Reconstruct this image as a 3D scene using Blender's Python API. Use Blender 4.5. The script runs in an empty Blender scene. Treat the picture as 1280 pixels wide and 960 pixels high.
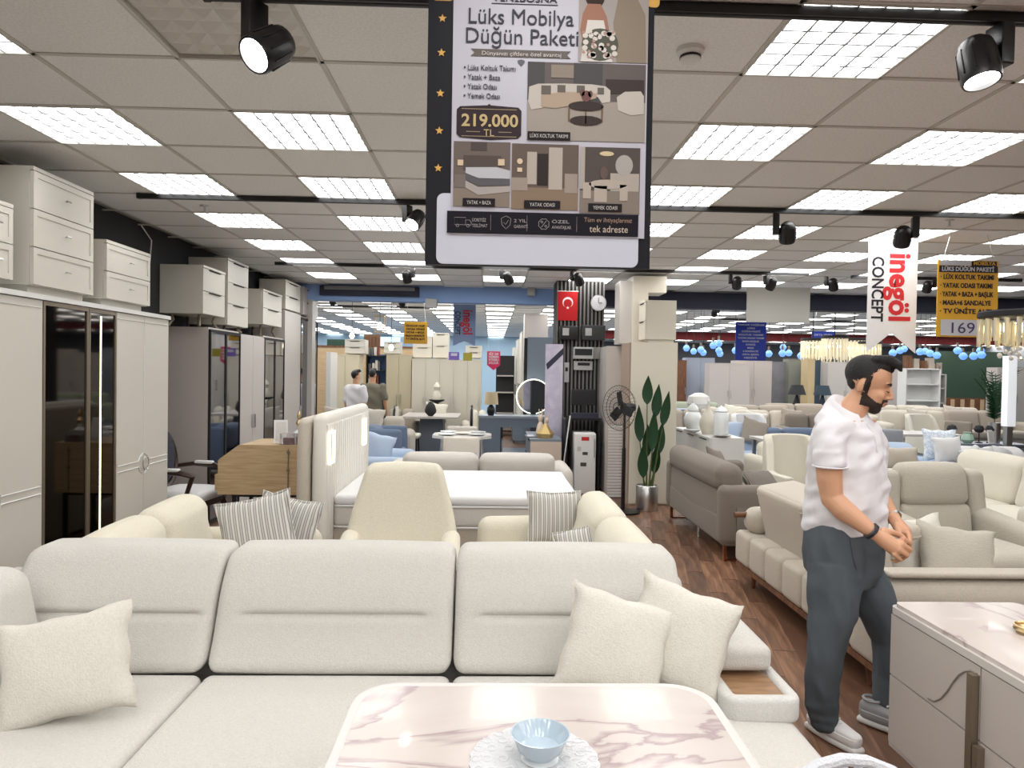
import bpy, bmesh, math, random
from mathutils import Vector, Matrix, Euler, noise
random.seed(7)
SC = bpy.context.scene
COL = SC.collection
PI = math.pi

# ------------------------------------------------------------------ camera
F, CH = 880.0, 1.62            # focal length in pixels of the 1280x960 frame, eye height
_cy = Vector(((614 - 640) / F, -(464 - 480) / F, -1)).normalized()
_r = 0.0157
_t = (_cy.x * math.cos(_r) - _cy.y * math.sin(_r)) / -_cy.z
_cx = Vector((math.cos(_r), -math.sin(_r), _t)).normalized()
_cz = _cx.cross(_cy)
CM = Matrix(((_cx.x, _cx.y, _cx.z), (_cy.x, _cy.y, _cy.z), (_cz.x, _cz.y, _cz.z)))
cam = bpy.data.objects.new('camera', bpy.data.cameras.new('camera'))
COL.objects.link(cam)
cam.matrix_world = Matrix.Translation((0, 0, CH)) @ CM.to_4x4()
cam.data.sensor_width = 36
cam.data.lens = F / 1280 * 36
cam.data.clip_start = 0.05
cam.data.clip_end = 200
SC.camera = cam
SC.view_settings.view_transform = 'Standard'
SC.view_settings.look = 'None'
SC.view_settings.gamma = 1
SC.view_settings.use_curve_mapping = False
SC.view_settings.exposure = EXPO = 0.0
PANEL = 8.6                    # strength of the ceiling panels

w = bpy.data.worlds.new('hall_world')
SC.world = w
w.use_nodes = True
w.node_tree.nodes['Background'].inputs[0].default_value = (0.93, 0.96, 1, 1)
w.node_tree.nodes['Background'].inputs[1].default_value = 0.35


def ray(u, v):
    return CM @ Vector(((u - 640) / F, -(v - 480) / F, -1))


def atY(u, v, Y):
    d = ray(u, v)
    return Vector((0, 0, CH)) + d * (Y / d.y)


def atX(u, v, X):
    d = ray(u, v)
    return Vector((0, 0, CH)) + d * (X / d.x)


def atZ(u, v, Z):
    d = ray(u, v)
    return Vector((0, 0, CH)) + d * ((Z - CH) / d.z)


# ------------------------------------------------------------------ meshes
class MB:
    def __init__(s):
        s.v = []; s.f = []; s.flat = False

    def add(s, vs, fs, M=None):
        o = len(s.v)
        s.v += [tuple(M @ Vector(p)) if M else tuple(p) for p in vs]
        s.f += [tuple(i + o for i in q) for q in fs]
        return s

    def box(s, x0, x1, y0, y1, z0, z1, M=None):
        vs = [(x, y, z) for x in (x0, x1) for y in (y0, y1) for z in (z0, z1)]
        return s.add(vs, [(0, 1, 3, 2), (4, 6, 7, 5), (0, 4, 5, 1), (2, 3, 7, 6), (0, 2, 6, 4), (1, 5, 7, 3)], M)

    def soft(s, c, size, r=.03, n=2, puff=(0, 0, 0), M=None, fn=None, seg=2):
        h = [max(a / 2, 1e-4) for a in size]
        r = min(r, min(h) * .999)
        ts = [math.tan(PI / 4 * k / seg) for k in range(seg + 1)]
        ax = []
        for a in h:
            e = [a - r + r * t for t in ts]
            inn = [(-1 + 2 * (k + 1) / (n + 1)) * (a - r) for k in range(n)]
            ax.append([-x for x in reversed(e)] + inn + e)
        N = len(ax[0]); idx = {}; vs = []; fs = []

        def vid(i, j, k):
            q = (i, j, k)
            if q not in idx:
                p = Vector((ax[0][i], ax[1][j], ax[2][k]))
                inner = Vector([max(-(h[a] - r), min(h[a] - r, p[a])) for a in range(3)])
                d = p - inner
                o = inner + (d.normalized() * r if d.length > 1e-9 else d)
                m = [o[a] / h[a] for a in range(3)]
                w_ = [1 - x * x for x in m]
                o = Vector((o.x + m[0] * puff[0] * w_[1] * w_[2], o.y + m[1] * puff[1] * w_[0] * w_[2], o.z + m[2] * puff[2] * w_[0] * w_[1]))
                if fn:
                    o = Vector(fn(o))
                idx[q] = len(vs); vs.append(o + Vector(c))
            return idx[q]
        for i in range(N - 1):
            for j in range(N - 1):
                for e, fl in ((0, 1), (N - 1, 0)):
                    for pl in range(3):
                        q = [(i, j), (i + 1, j), (i + 1, j + 1), (i, j + 1)]
                        if pl == 0: ids = [vid(e, a, b) for a, b in q]; rev = fl
                        elif pl == 1: ids = [vid(a, e, b) for a, b in q]; rev = not fl
                        else: ids = [vid(a, b, e) for a, b in q]; rev = fl
                        fs.append(tuple(reversed(ids)) if rev else tuple(ids))
        return s.add(vs, fs, M)

    def tube(s, pts, r, n=8, closed=False, M=None, cap=True):
        pts = [Vector(p) for p in pts]
        m = len(pts)
        rr = r if isinstance(r, (list, tuple)) else [r] * m
        vs = []; fs = []; up = None
        for i, p in enumerate(pts):
            a = pts[i - 1] if (i or closed) else p
            b = pts[(i + 1) % m] if (i < m - 1 or closed) else p
            t = (b - a).normalized()
            if up is None:
                up = Vector((0, 0, 1)) if abs(t.z) < .9 else Vector((1, 0, 0))
            x = up.cross(t)
            if x.length < 1e-5: x = Vector((1, 0, 0)).cross(t)
            x.normalize(); y = t.cross(x); up = y
            for k in range(n):
                g = 2 * PI * k / n
                vs.append(p + (x * math.cos(g) + y * math.sin(g)) * rr[i])
        for i in range(m if closed else m - 1):
            for k in range(n):
                j = (i + 1) % m
                fs.append((i * n + k, i * n + (k + 1) % n, j * n + (k + 1) % n, j * n + k))
        if cap and not closed:
            fs.append(tuple(reversed(range(n)))); fs.append(tuple((m - 1) * n + k for k in range(n)))
        return s.add(vs, fs, M)

    def cyl(s, p, q, r, r2=None, n=12, M=None):
        return s.tube([p, q], [r, r if r2 is None else r2], n, M=M)

    def lathe(s, prof, n=16, c=(0, 0, 0), M=None):
        vs = [(c[0] + r * math.cos(2 * PI * k / n), c[1] + r * math.sin(2 * PI * k / n), c[2] + z) for r, z in prof for k in range(n)]
        fs = [(i * n + k, i * n + (k + 1) % n, (i + 1) * n + (k + 1) % n, (i + 1) * n + k) for i in range(len(prof) - 1) for k in range(n)]
        if prof[0][0] > 1e-4 and not (prof[1][0] < 1e-4 and abs(prof[1][1] - prof[0][1]) < 1e-6): fs.append(tuple(reversed(range(n))))
        if prof[-1][0] > 1e-4 and not (prof[-2][0] < 1e-4 and abs(prof[-2][1] - prof[-1][1]) < 1e-6): fs.append(tuple((len(prof) - 1) * n + k for k in range(n)))
        return s.add(vs, fs, M)

    def prism(s, pts, y0, y1, M=None):
        """polygon in xz (counter-clockwise seen from -y) extruded y0..y1"""
        n = len(pts)
        vs = [(x, y0, z) for x, z in pts] + [(x, y1, z) for x, z in pts]
        fs = [tuple(range(n)), tuple(reversed(range(n, 2 * n)))] + [(i, i + n, (i + 1) % n + n, (i + 1) % n) for i in range(n)]
        return s.add(vs, fs, M)

    def slab(s, pts, z0, z1, M=None):
        n = len(pts)
        vs = [(x, y, z0) for x, y in pts] + [(x, y, z1) for x, y in pts]
        fs = [tuple(reversed(range(n))), tuple(range(n, 2 * n))] + [(i, (i + 1) % n, (i + 1) % n + n, i + n) for i in range(n)]
        return s.add(vs, fs, M)

    def mesh(s, name, mat, smooth=True, ang=40):
        me = bpy.data.meshes.new(name)
        me.from_pydata([tuple(p) for p in s.v], [], s.f)
        bm = bmesh.new(); bm.from_mesh(me)
        bmesh.ops.remove_doubles(bm, verts=bm.verts, dist=1e-6)
        bmesh.ops.recalc_face_normals(bm, faces=bm.faces)
        if smooth:
            ca = math.radians(ang)
            for f in bm.faces: f.smooth = True
            for e in bm.edges:
                if len(e.link_faces) != 2 or e.calc_face_angle(0) > ca: e.smooth = False
        bm.to_mesh(me); bm.free()
        if mat: me.materials.append(mat)
        return me

    def build(s, name, mat, parent=None, smooth=True, ang=40):
        o = bpy.data.objects.new(name, s.mesh(name, mat, smooth, ang))
        COL.objects.link(o)
        if parent: o.parent = parent
        return o


def tag(o, label=None, cat=None, group=None, kind=None):
    if label: o['label'] = label
    if cat: o['category'] = cat
    if group: o['group'] = group
    if kind: o['kind'] = kind
    return o


def thing(name, label, cat, loc=(0, 0, 0), rz=0, group=None):
    o = bpy.data.objects.new(name, None)
    o.empty_display_size = .1
    COL.objects.link(o)
    o.location = loc; o.rotation_euler = (0, 0, rz)
    return tag(o, label, cat, group)


def dup(o, loc=None, rz=None, label=None, parent=None):
    c = o.copy(); COL.objects.link(c)
    if parent: c.parent = parent
    if loc is not None: c.location = loc
    if rz is not None: c.rotation_euler = (c.rotation_euler[0], c.rotation_euler[1], rz)
    if label: c['label'] = label
    for ch in KIDS(o): dup(ch, parent=c)
    return c


def KIDS(o):
    return [c for c in COL.objects if c.parent == o]


def rrect(x0, x1, y0, y1, r, n=5):
    out = []
    for cx, cy, a in ((x1 - r, y0 + r, -PI / 2), (x1 - r, y1 - r, 0), (x0 + r, y1 - r, PI / 2), (x0 + r, y0 + r, PI)):
        for k in range(n + 1):
            g = a + PI / 2 * k / n
            out.append((cx + r * math.cos(g), cy + r * math.sin(g)))
    return out


# ------------------------------------------------------------------ materials
def srgb(*c):
    return tuple((x / 255 / 12.92) if x / 255 <= .04045 else ((x / 255 + .055) / 1.055) ** 2.4 for x in c) + (1,)


MATS = {}


def mat(name, col, rough=.5, metal=0, var=0, vscale=6, bump=0, bscale=80, stretch=(1, 1, 1), spec=.5, coat=0, emis=None, es=0, sheen=0, trans=0, alpha=1):
    if name in MATS: return MATS[name]
    m = bpy.data.materials.new(name); m.use_nodes = True
    nt = m.node_tree; b = nt.nodes['Principled BSDF']
    b.inputs['Base Color'].default_value = col
    b.inputs['Roughness'].default_value = rough
    b.inputs['Metallic'].default_value = metal
    b.inputs['Specular IOR Level'].default_value = spec
    b.inputs['Coat Weight'].default_value = coat
    b.inputs['Sheen Weight'].default_value = sheen
    b.inputs['Transmission Weight'].default_value = trans
    b.inputs['Alpha'].default_value = alpha
    if emis: b.inputs['Emission Color'].default_value = emis; b.inputs['Emission Strength'].default_value = es
    if var or bump:
        tc = nt.nodes.new('ShaderNodeTexCoord'); mp = nt.nodes.new('ShaderNodeMapping')
        mp.inputs['Scale'].default_value = stretch
        nt.links.new(tc.outputs['Object'], mp.inputs[0])
    if var:
        n = nt.nodes.new('ShaderNodeTexNoise'); n.inputs['Scale'].default_value = vscale; n.inputs['Detail'].default_value = 4
        nt.links.new(mp.outputs[0], n.inputs[0])
        mx = nt.nodes.new('ShaderNodeMix'); mx.data_type = 'RGBA'
        mx.inputs[6].default_value = tuple(c * (1 - var) for c in col[:3]) + (1,)
        mx.inputs[7].default_value = tuple(min(1, c * (1 + var)) for c in col[:3]) + (1,)
        nt.links.new(n.outputs[0], mx.inputs[0]); nt.links.new(mx.outputs[2], b.inputs['Base Color'])
    if bump:
        n2 = nt.nodes.new('ShaderNodeTexNoise'); n2.inputs['Scale'].default_value = bscale; n2.inputs['Detail'].default_value = 3
        nt.links.new(mp.outputs[0], n2.inputs[0])
        bp = nt.nodes.new('ShaderNodeBump'); bp.inputs['Strength'].default_value = bump; bp.inputs['Distance'].default_value = .004
        nt.links.new(n2.outputs[0], bp.inputs['Height']); nt.links.new(bp.outputs[0], b.inputs['Normal'])
    MATS[name] = m
    return m


def fabric(name, c, var=.12, bump=.7, bscale=190, stretch=(1, 1, 1)):
    return mat(name, srgb(*c), rough=.92, var=var, vscale=110, bump=bump, bscale=bscale, stretch=stretch, spec=.15, sheen=.15)


def ramp_mat(name, kind, stops, scale=10, rough=.5, stretch=(1, 1, 1), dist=0, axis='X', coat=0, bump=0, detail=4, extra=None, metal=0):
    """material driven by one texture through a colour ramp"""
    if name in MATS: return MATS[name]
    m = bpy.data.materials.new(name); m.use_nodes = True
    nt = m.node_tree; b = nt.nodes['Principled BSDF']
    b.inputs['Roughness'].default_value = rough; b.inputs['Coat Weight'].default_value = coat; b.inputs['Metallic'].default_value = metal
    tc = nt.nodes.new('ShaderNodeTexCoord'); mp = nt.nodes.new('ShaderNodeMapping'); mp.inputs['Scale'].default_value = stretch
    nt.links.new(tc.outputs['Object'], mp.inputs[0])
    if kind == 'wave':
        t = nt.nodes.new('ShaderNodeTexWave'); t.bands_direction = axis; t.inputs['Distortion'].default_value = dist; t.inputs['Detail'].default_value = 1
    else:
        t = nt.nodes.new('ShaderNodeTexNoise'); t.inputs['Distortion'].default_value = dist; t.inputs['Detail'].default_value = detail
    t.inputs['Scale'].default_value = scale
    nt.links.new(mp.outputs[0], t.inputs[0])
    r = nt.nodes.new('ShaderNodeValToRGB'); el = r.color_ramp.elements
    while len(el) < len(stops): el.new(.5)
    for e, (p, c) in zip(el, stops): e.position = p; e.color = srgb(*c)
    nt.links.new(t.outputs[0], r.inputs[0]); nt.links.new(r.outputs[0], b.inputs['Base Color'])
    if extra == 'rand':      # each plank or tile its own tone
        oi = nt.nodes.new('ShaderNodeObjectInfo'); mr = nt.nodes.new('ShaderNodeMapRange')
        mr.inputs[3].default_value = .6; mr.inputs[4].default_value = 1.25
        nt.links.new(oi.outputs['Random'], mr.inputs[0])
        mx = nt.nodes.new('ShaderNodeMix'); mx.data_type = 'RGBA'; mx.blend_type = 'MULTIPLY'; mx.inputs[0].default_value = 1
        nt.links.new(r.outputs[0], mx.inputs[6]); nt.links.new(mr.outputs[0], mx.inputs[7]); nt.links.new(mx.outputs[2], b.inputs['Base Color'])
    if bump:
        bp = nt.nodes.new('ShaderNodeBump'); bp.inputs['Strength'].default_value = bump; bp.inputs['Distance'].default_value = .004
        nt.links.new(t.outputs[0], bp.inputs['Height']); nt.links.new(bp.outputs[0], b.inputs['Normal'])
    MATS[name] = m
    return m


def emit(name, col, s):
    return mat(name, col, emis=col, es=s, rough=.6)


SOFA = fabric('oat_weave', (203, 200, 194), var=.13, bscale=220, bump=.8)
CREAM = fabric('cream_chenille', (211, 206, 192), var=.09)
CREAM2 = fabric('warm_cream_chenille', (215, 209, 192), var=.12, bscale=180)
BEIGE = fabric('stone_weave', (190, 182, 169), var=.14)
RIBBED = fabric('pale_ribbed_weave', (188, 182, 170), var=.16, bump=1, bscale=60, stretch=(.6, .6, 6))
GREYF = fabric('taupe_grey_velvet', (124, 115, 106), var=.14)
PILLOWF = fabric('ivory_boucle', (213, 209, 199), var=.12, bump=.8, bscale=170)
WHITEF = fabric('white_knit', (222, 222, 222), var=.02, bump=.1)
BLUEF = fabric('pale_blue_weave', (176, 192, 214), var=.06)
STEELF = fabric('steel_blue_weave', (112, 128, 152), var=.06)
TAUPEF = fabric('taupe_weave', (160, 150, 138))
LACQ = mat('warm_white_lacquer', srgb(206, 202, 192), rough=.35)
LACQ2 = mat('pale_grey_lacquer', srgb(192, 187, 182), rough=.35)
LACQ3 = mat('mushroom_lacquer', srgb(190, 182, 176), rough=.3)
WHITE = mat('white_paint', srgb(220, 220, 218), rough=.45)
CREAML = mat('ivory_lacquer', srgb(212, 206, 192), rough=.4)
BLACK = mat('black_metal', (.006, .006, .007, 1), rough=.35)
DARK = mat('matt_charcoal', (.012, .012, .014, 1), rough=.7)
CHROME = mat('brushed_steel', (.62, .62, .62, 1), rough=.28, metal=1)
GOLD = mat('pale_brass', (.72, .55, .3, 1), rough=.3, metal=1)
BRONZE = mat('bronze_bar', (.27, .225, .17, 1), rough=.4, metal=.7)
MIRROR = mat('dark_tinted_mirror', (.26, .26, .28, 1), rough=.03, metal=1)
SMOKED = mat('smoked_glass', (.07, .062, .055, 1), rough=.04, metal=1)
SILVERM = mat('clear_mirror', (.85, .87, .88, 1), rough=.02, metal=1)
BLUEG = mat('slate_blue_lacquer', srgb(112, 122, 134), rough=.4)
NAVY = mat('navy_paint', srgb(24, 26, 52), rough=.6)
WOODD = ramp_mat('walnut', 'noise', [(.3, (70, 42, 26)), (.7, (128, 84, 54))], 4, .45, (12, 1, 1))
WOODL = ramp_mat('light_oak', 'noise', [(.3, (176, 148, 112)), (.7, (200, 174, 138))], 5, .5, (1, 1, 14))
WOODT = ramp_mat('oak_tray', 'noise', [(.3, (128, 96, 68)), (.7, (166, 130, 96))], 4, .45, (2, 14, 1))
MARBLE = ramp_mat('blush_marble', 'noise', [(.0, (200, 192, 186)), (.46, (197, 187, 181)), (.496, (160, 142, 144)), (.506, (194, 184, 179)), (.62, (200, 192, 186)), (.8, (195, 186, 181))], 1.1, .2, (1, 2.0, 1), 1.2, coat=.15, detail=6)
STRIPE = ramp_mat('grey_ticking_stripe', 'wave', [(.0, (214, 212, 206)), (.30, (212, 208, 200)), (.38, (52, 56, 66)), (.52, (180, 176, 168)), (.62, (66, 68, 76)), (.74, (212, 210, 204)), (.86, (104, 104, 108)), (1, (214, 212, 206))], 11, .9, (1, 1, 1), .0, 'X')
CORD = ramp_mat('grey_corduroy', 'wave', [(.2, (92, 86, 80)), (.7, (134, 126, 118))], 22, .9, bump=.6)
PORC = mat('porcelain', srgb(218, 222, 224), rough=.12, coat=.5)
LEAF = mat('dark_green_leaf', srgb(28, 66, 38), rough=.4, var=.3)
SKIN = mat('tan_skin', srgb(206, 156, 124), rough=.5, var=.05, vscale=14)
HAIR = mat('black_hair', (.008, .007, .007, 1), rough=.6, bump=1, bscale=150, stretch=(1, 1, 3))
SHIRT = mat('white_cotton', srgb(222, 220, 224), rough=.8, bump=.12, bscale=400, spec=.2)
TROUS = mat('slate_trouser_cloth', srgb(86, 93, 99), rough=.85, var=.06, bump=.2, bscale=300, spec=.2)
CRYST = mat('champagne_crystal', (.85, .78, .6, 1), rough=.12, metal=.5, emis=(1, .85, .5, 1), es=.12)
PAPER = mat('white_board', srgb(196, 196, 204), rough=.4)


# ------------------------------------------------------------------ lettering
_TXT = {}


def letters(txt, size, mat_, parent, loc, rot=(PI / 2, 0, 0), bold=0, name='lettering', width=None, align='LEFT', ext=.0006):
    """flat print: text turned into a thin mesh; width squeezes it to a given length"""
    cu = bpy.data.curves.new('t', 'FONT'); cu.body = txt; cu.size = size; cu.align_x = 'LEFT'; cu.extrude = ext; cu.offset = bold * size; cu.resolution_u = 3
    t = bpy.data.objects.new('t', cu); COL.objects.link(t)
    dg = bpy.context.evaluated_depsgraph_get(); dg.update()
    me = bpy.data.meshes.new_from_object(t.evaluated_get(dg))
    bpy.data.objects.remove(t); bpy.data.curves.remove(cu)
    xs = [p.co.x for p in me.vertices] or [0]
    x0, wd = min(xs), max(max(xs) - min(xs), 1e-6)
    k = (width / wd) if width else 1
    sh = {'LEFT': 0, 'CENTER': -wd * k / 2, 'RIGHT': -wd * k}[align]
    for p in me.vertices: p.co.x = (p.co.x - x0) * k + sh
    me.materials.clear(); me.materials.append(mat_)
    me.name = name
    o = bpy.data.objects.new(name, me); COL.objects.link(o)
    o.parent = parent; o.location = loc; o.rotation_euler = rot
    return o
# ------------------------------------------------------------------ setting
CEIL = 2.92
GX0, GY0 = -1.34, 3.03          # a corner of the 60 cm ceiling grid
WALLX = -3.28
BEAMY = 11.0
TILE = ramp_mat('ceiling_tile_face', 'noise', [(.35, (226, 226, 225)), (.6, (236, 236, 235))], 90, .95, detail=2, bump=.25)
GRID = mat('ceiling_grid_metal', srgb(196, 193, 188), rough=.6)
wall_dark = mat('charcoal_wall_paint', srgb(52, 53, 57), rough=.9)
wall_cream = mat('cream_wall_paint', srgb(190, 184, 168), rough=.9)
wall_grey = mat('grey_wall_paint', srgb(150, 152, 155), rough=.9)


def struct(mb, name, m, **k):
    o = mb.build(name, m, smooth=False, **k); o['kind'] = 'structure'; return o


FLOORM = ramp_mat('walnut_laminate', 'noise', [(.25, (78, 54, 42)), (.5, (120, 88, 68)), (.75, (156, 118, 94))], 3, .32, (9, 1, 1), .4, extra='rand')
SLATEF = mat('blue_grey_floor_tile', srgb(96, 106, 118), rough=.3, var=.1)
floor = struct(MB().box(WALLX - 6, 20, -7, 30, -.1, -.003), 'floor', mat('subfloor_laminate', srgb(104, 74, 56), rough=.4, var=.3, vscale=3, stretch=(9, 1, 1)))
a = math.radians(12)
pl = MB().box(-.0645, .0645, -.448, .448, -.001, .0).mesh('floor_plank', FLOORM, False)
n = 0
for i in range(-14, 46):
    for j in range(-2, 14):
        lx, ly = i * .131, j * .9 + (i * .37) % .9
        x = lx * math.cos(a) + ly * math.sin(a); y = -lx * math.sin(a) + ly * math.cos(a) + 1.5
        if .55 < x < 2.35 and 2.0 < y < 9.6 and n < 290 and x < 1.2 + .16 * y:
            o = bpy.data.objects.new('floor_plank', pl); COL.objects.link(o); o.parent = floor
            o.location = (x, y, 0); o.rotation_euler = (0, 0, -a); n += 1
for nm, x0, x1, y0, y1 in (('floor_tiles', 2.9, 19.5, 10.8, 29.5), ('floor_tiles', -8, 2.2, 11.2, 29.5)):
    o = MB().box(x0, x1, y0, y1, -.003, -.001).build('floor_covering', SLATEF, floor, smooth=False)

ceiling = struct(MB().box(WALLX - 6, 20, -7, 30, CEIL + .03, CEIL + .12), 'ceiling', mat('ceiling_slab', srgb(150, 147, 140), rough=.95))
lit = set()


def is_light(i, j):             # lights stand in every second column and row of the grid
    return i % 2 == 0 and j % 2 == 1


# individual tiles where they read as tiles; a joined field beyond
tm = MB().box(.008, .592, .008, .592, 0, .02).mesh('ceiling_tile', TILE, False)
far = MB(); gridb = MB(); fargrid = MB()
n = 0
for j in range(-16, 44):
    for i in range(-14, 36):
        x, y = GX0 + i * .6, GY0 + j * .6
        if x < WALLX - (5.6 if y > BEAMY else 0) - .3 or x > 19.4 or y > 29: continue
        L = is_light(i, j)
        if L: lit.add((i, j)); continue
        vis = abs(x + .3) < .80 * y + .5
        if not vis and not (y < 4 and x < 6): continue
        if y < BEAMY - .4 and n < 290 and vis and y > 1.7 and x < 5.2:
            o = bpy.data.objects.new('ceiling_tile', tm); COL.objects.link(o); o.parent = ceiling; o.location = (x, y, CEIL + .001); n += 1
        else:
            far.box(x + .008, x + .592, y + .008, y + .592, CEIL + .001, CEIL + .02)
o = far.build('ceiling_tile_field', TILE, ceiling, smooth=False); o['kind'] = 'stuff'
for i in range(-14, 36):
    x = GX0 + i * .6
    if x > WALLX: gridb.box(x - .012, x + .012, -6.9, 29, CEIL - .004, CEIL + .008)
for j in range(-16, 44):
    y = GY0 + j * .6
    gridb.box(WALLX if y < BEAMY else -9, 19.5, y - .012, y + .012, CEIL - .004, CEIL + .008)
gridb.build('ceiling_grid', GRID, ceiling, smooth=False)['kind'] = 'stuff'

# ceiling light panels: steel rim, glowing prismatic diffuser, louvre
GLOW = emit('panel_glow', (1, .993, .975, 1), PANEL)
RIM = mat('panel_rim', srgb(205, 205, 200), rough=.5)


def light_panel_meshes():
    rim = MB()
    for q in ((0, .6, 0, .012), (0, .6, .588, .6), (0, .012, .012, .588), (.588, .6, .012, .588)):
        rim.box(q[0] + .002, q[1] - .002, q[2] + .002, q[3] - .002, -.006, .02)
    dif = MB()
    N = 6; c = .576 / N
    for a_ in range(N):
        for b_ in range(N):
            x0, y0 = .012 + a_ * c, .012 + b_ * c
            dif.add([(x0, y0, .012), (x0 + c, y0, .012), (x0 + c, y0 + c, .012), (x0, y0 + c, .012), (x0 + c / 2, y0 + c / 2, -.002)],
                    [(0, 4, 1), (1, 4, 2), (2, 4, 3), (3, 4, 0)])
    lo = MB()
    for k in range(1, N):
        q = .012 + k * c
        lo.box(q - .004, q + .004, .012, .588, -.004, .010); lo.box(.012, .588, q - .004, q + .004, -.004, .010)
    return rim, dif, lo


rimb, difb, lob = light_panel_meshes()
RM = rimb.mesh('rim', RIM, False); DM = difb.mesh('diffuser', GLOW, False); LM = lob.mesh('louvre', mat('louvre_strip', srgb(150, 152, 156), rough=.6), False)
flat = MB().add([(.012, .012, .004), (.588, .012, .004), (.588, .588, .004), (.012, .588, .004)], [(0, 1, 2, 3)]).mesh('diffuser', GLOW, False)
DMoff = MB(); DMoff.v, DMoff.f = difb.v, difb.f
off = DMoff.mesh('diffuser', mat('unlit_prismatic_acrylic', srgb(200, 196, 190), rough=.35), False)
ORD = ['first', 'second', 'third', 'fourth', 'fifth', 'sixth', 'seventh', 'eighth', 'ninth', 'tenth', 'eleventh', 'twelfth', 'thirteenth', 'fourteenth',
       'fifteenth', 'sixteenth', 'seventeenth', 'eighteenth', 'nineteenth', 'twentieth', 'twenty-first', 'twenty-second', 'twenty-third', 'twenty-fourth']
rows = {}; behind = {}
for (i, j) in sorted(lit):
    x, y = GX0 + i * .6, GY0 + j * .6
    if y > 1.5 and (x > .78 * y + 1.2 or x + .6 < -.74 * y - .9) or y > 27 or x > 6 > 6 * y: continue
    if (BEAMY - .35 < y < BEAMY + .35): continue
    (rows if y > 1.5 else behind).setdefault(j, []).append(i)
for rj, j in enumerate(sorted(rows)):
    for k, i in enumerate(sorted(rows[j])):
        x, y = GX0 + i * .6, GY0 + j * .6
        dead = (i, j) == (0, -1)
        lab = 'square %s, %s from the left in the %s row from the camera' % ('unlit prismatic ceiling panel' if dead else 'lit ceiling light panel', ORD[k], ORD[rj])
        t = thing('ceiling_light', lab, 'ceiling light', (x, y, CEIL - .002), 0, 'square ceiling light panels')
        near = y < 7.5
        parts = [('rim', RM), ('diffuser', off if dead else DM)] + ([] if dead else [('louvre', LM)]) if near else [('diffuser', flat)]
        for nm, me in parts:
            o = bpy.data.objects.new(nm, me); COL.objects.link(o); o.parent = t

for rj, j in enumerate(sorted(behind)):          # the same grid goes on above and behind the viewer
    for k, i in enumerate(sorted(behind[j])):
        t = thing('ceiling_light', 'lit ceiling light panel above the viewer, %s from the left, %s row from the back' % (ORD[k], ORD[rj]), 'ceiling light', (GX0 + i * .6, GY0 + j * .6, CEIL - .002), 0, 'square ceiling light panels')
        for nm, me in (('rim', RM), ('diffuser', flat)):
            o = bpy.data.objects.new(nm, me); COL.objects.link(o); o.parent = t

# walls
struct(MB().box(WALLX - .1, WALLX, -7, BEAMY + .2, 0, CEIL + .03), 'wall_left', wall_dark)
struct(MB().box(WALLX - 6, WALLX, BEAMY + .1, BEAMY + .2, 0, CEIL + .03), 'wall_return', wall_grey)
struct(MB().box(WALLX - 6, WALLX - 5.9, BEAMY + .2, 20, 0, CEIL + .03), 'wall_far_left', wall_cream)
struct(MB().box(WALLX - 6, 4.0, 26.5, 26.6, 0, CEIL + .03), 'wall_back_left', mat('pale_blue_wall', srgb(160, 186, 205), rough=.8))
struct(MB().box(2.9, 20, 29, 29.1, 0, CEIL + .03), 'wall_back', mat('dim_grey_wall', srgb(104, 106, 110), rough=.9))
struct(MB().box(19.6, 19.7, -7, 29, 0, CEIL + .03), 'wall_right', wall_grey)
struct(MB().box(WALLX, 20, -7, -6.9, 0, CEIL + .03), 'wall_front', wall_cream)
# down-stand beam: bluish light put into the left face's colour, right face navy
struct(MB().box(WALLX, 1.0, BEAMY, BEAMY + .25, 2.68, CEIL + .03), 'trim_1', mat('bluish_lit_face', srgb(140, 172, 222), rough=.7))
struct(MB().box(1.0, 15, BEAMY, BEAMY + .25, 2.66, CEIL - .01), 'trim_2', NAVY)
struct(MB().box(3, 19.5, 21.5, 21.7, 2.68, CEIL), 'trim_3', mat('dark_red_paint', srgb(116, 22, 24), rough=.7))
o = struct(MB().box(WALLX, WALLX + .5, BEAMY + .0, BEAMY + .2, 0, 2.68), 'trim_4', LACQ2)
# dark sign box on the blue beam
t = thing('sign_box', 'long black framed sign box fixed on the blue beam', 'sign', atY(461, 371, BEAMY - .06))
p0, p1 = atY(400, 357, BEAMY - .06) - t.location, atY(524, 371, BEAMY - .06) - t.location
MB().box(p0.x, p1.x, -.02, .055, p1.z, p0.z).build('frame', NAVY, t, smooth=False)
MB().box(p0.x + .07, p1.x - .07, -.024, -.02, p1.z + .085, p0.z).build('panel', mat('grey_panel', srgb(120, 120, 122), rough=.6), t, smooth=False)

# black slatted pillar with things hung on it
CY = 9.95
pc = atY(726, 500, CY)
PX0, PX1 = atY(694.5, 400, CY).x, atY(756.5, 400, CY).x
pil = struct(MB().box(PX0 + .01, PX1 - .01, CY + .03, CY + .5, 0, CEIL), 'wall_pillar', DARK)
SL = mat('slat_face', srgb(112, 110, 106), rough=.5)
ns = 13
slat = MB().box(-.011, .011, -.028, 0, 0, CEIL - .01).mesh('slat', SL, False)
for k in range(ns):
    o = bpy.data.objects.new('slat', slat); COL.objects.link(o); o.parent = pil
    o.location = (PX0 + .025 + (PX1 - PX0 - .05) * k / (ns - 1), CY + .03, 0)
# ------------------------------------------------------------------ furniture kit (local frame: front faces -y, origin on the floor)
def legs(t, xs, ys, h, r, m, splay=0, name='leg', square=False):
    for x in xs:
        for y in ys:
            mb = MB()
            if square: mb.box(x - r, x + r, y - r, y + r, 0, h)
            else: mb.cyl((x + splay * (1 if x > 0 else -1), y + splay * (1 if y > 0 else -1), 0), (x, y, h), r * .7, r, 10)
            mb.build(name, m, t)


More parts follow.
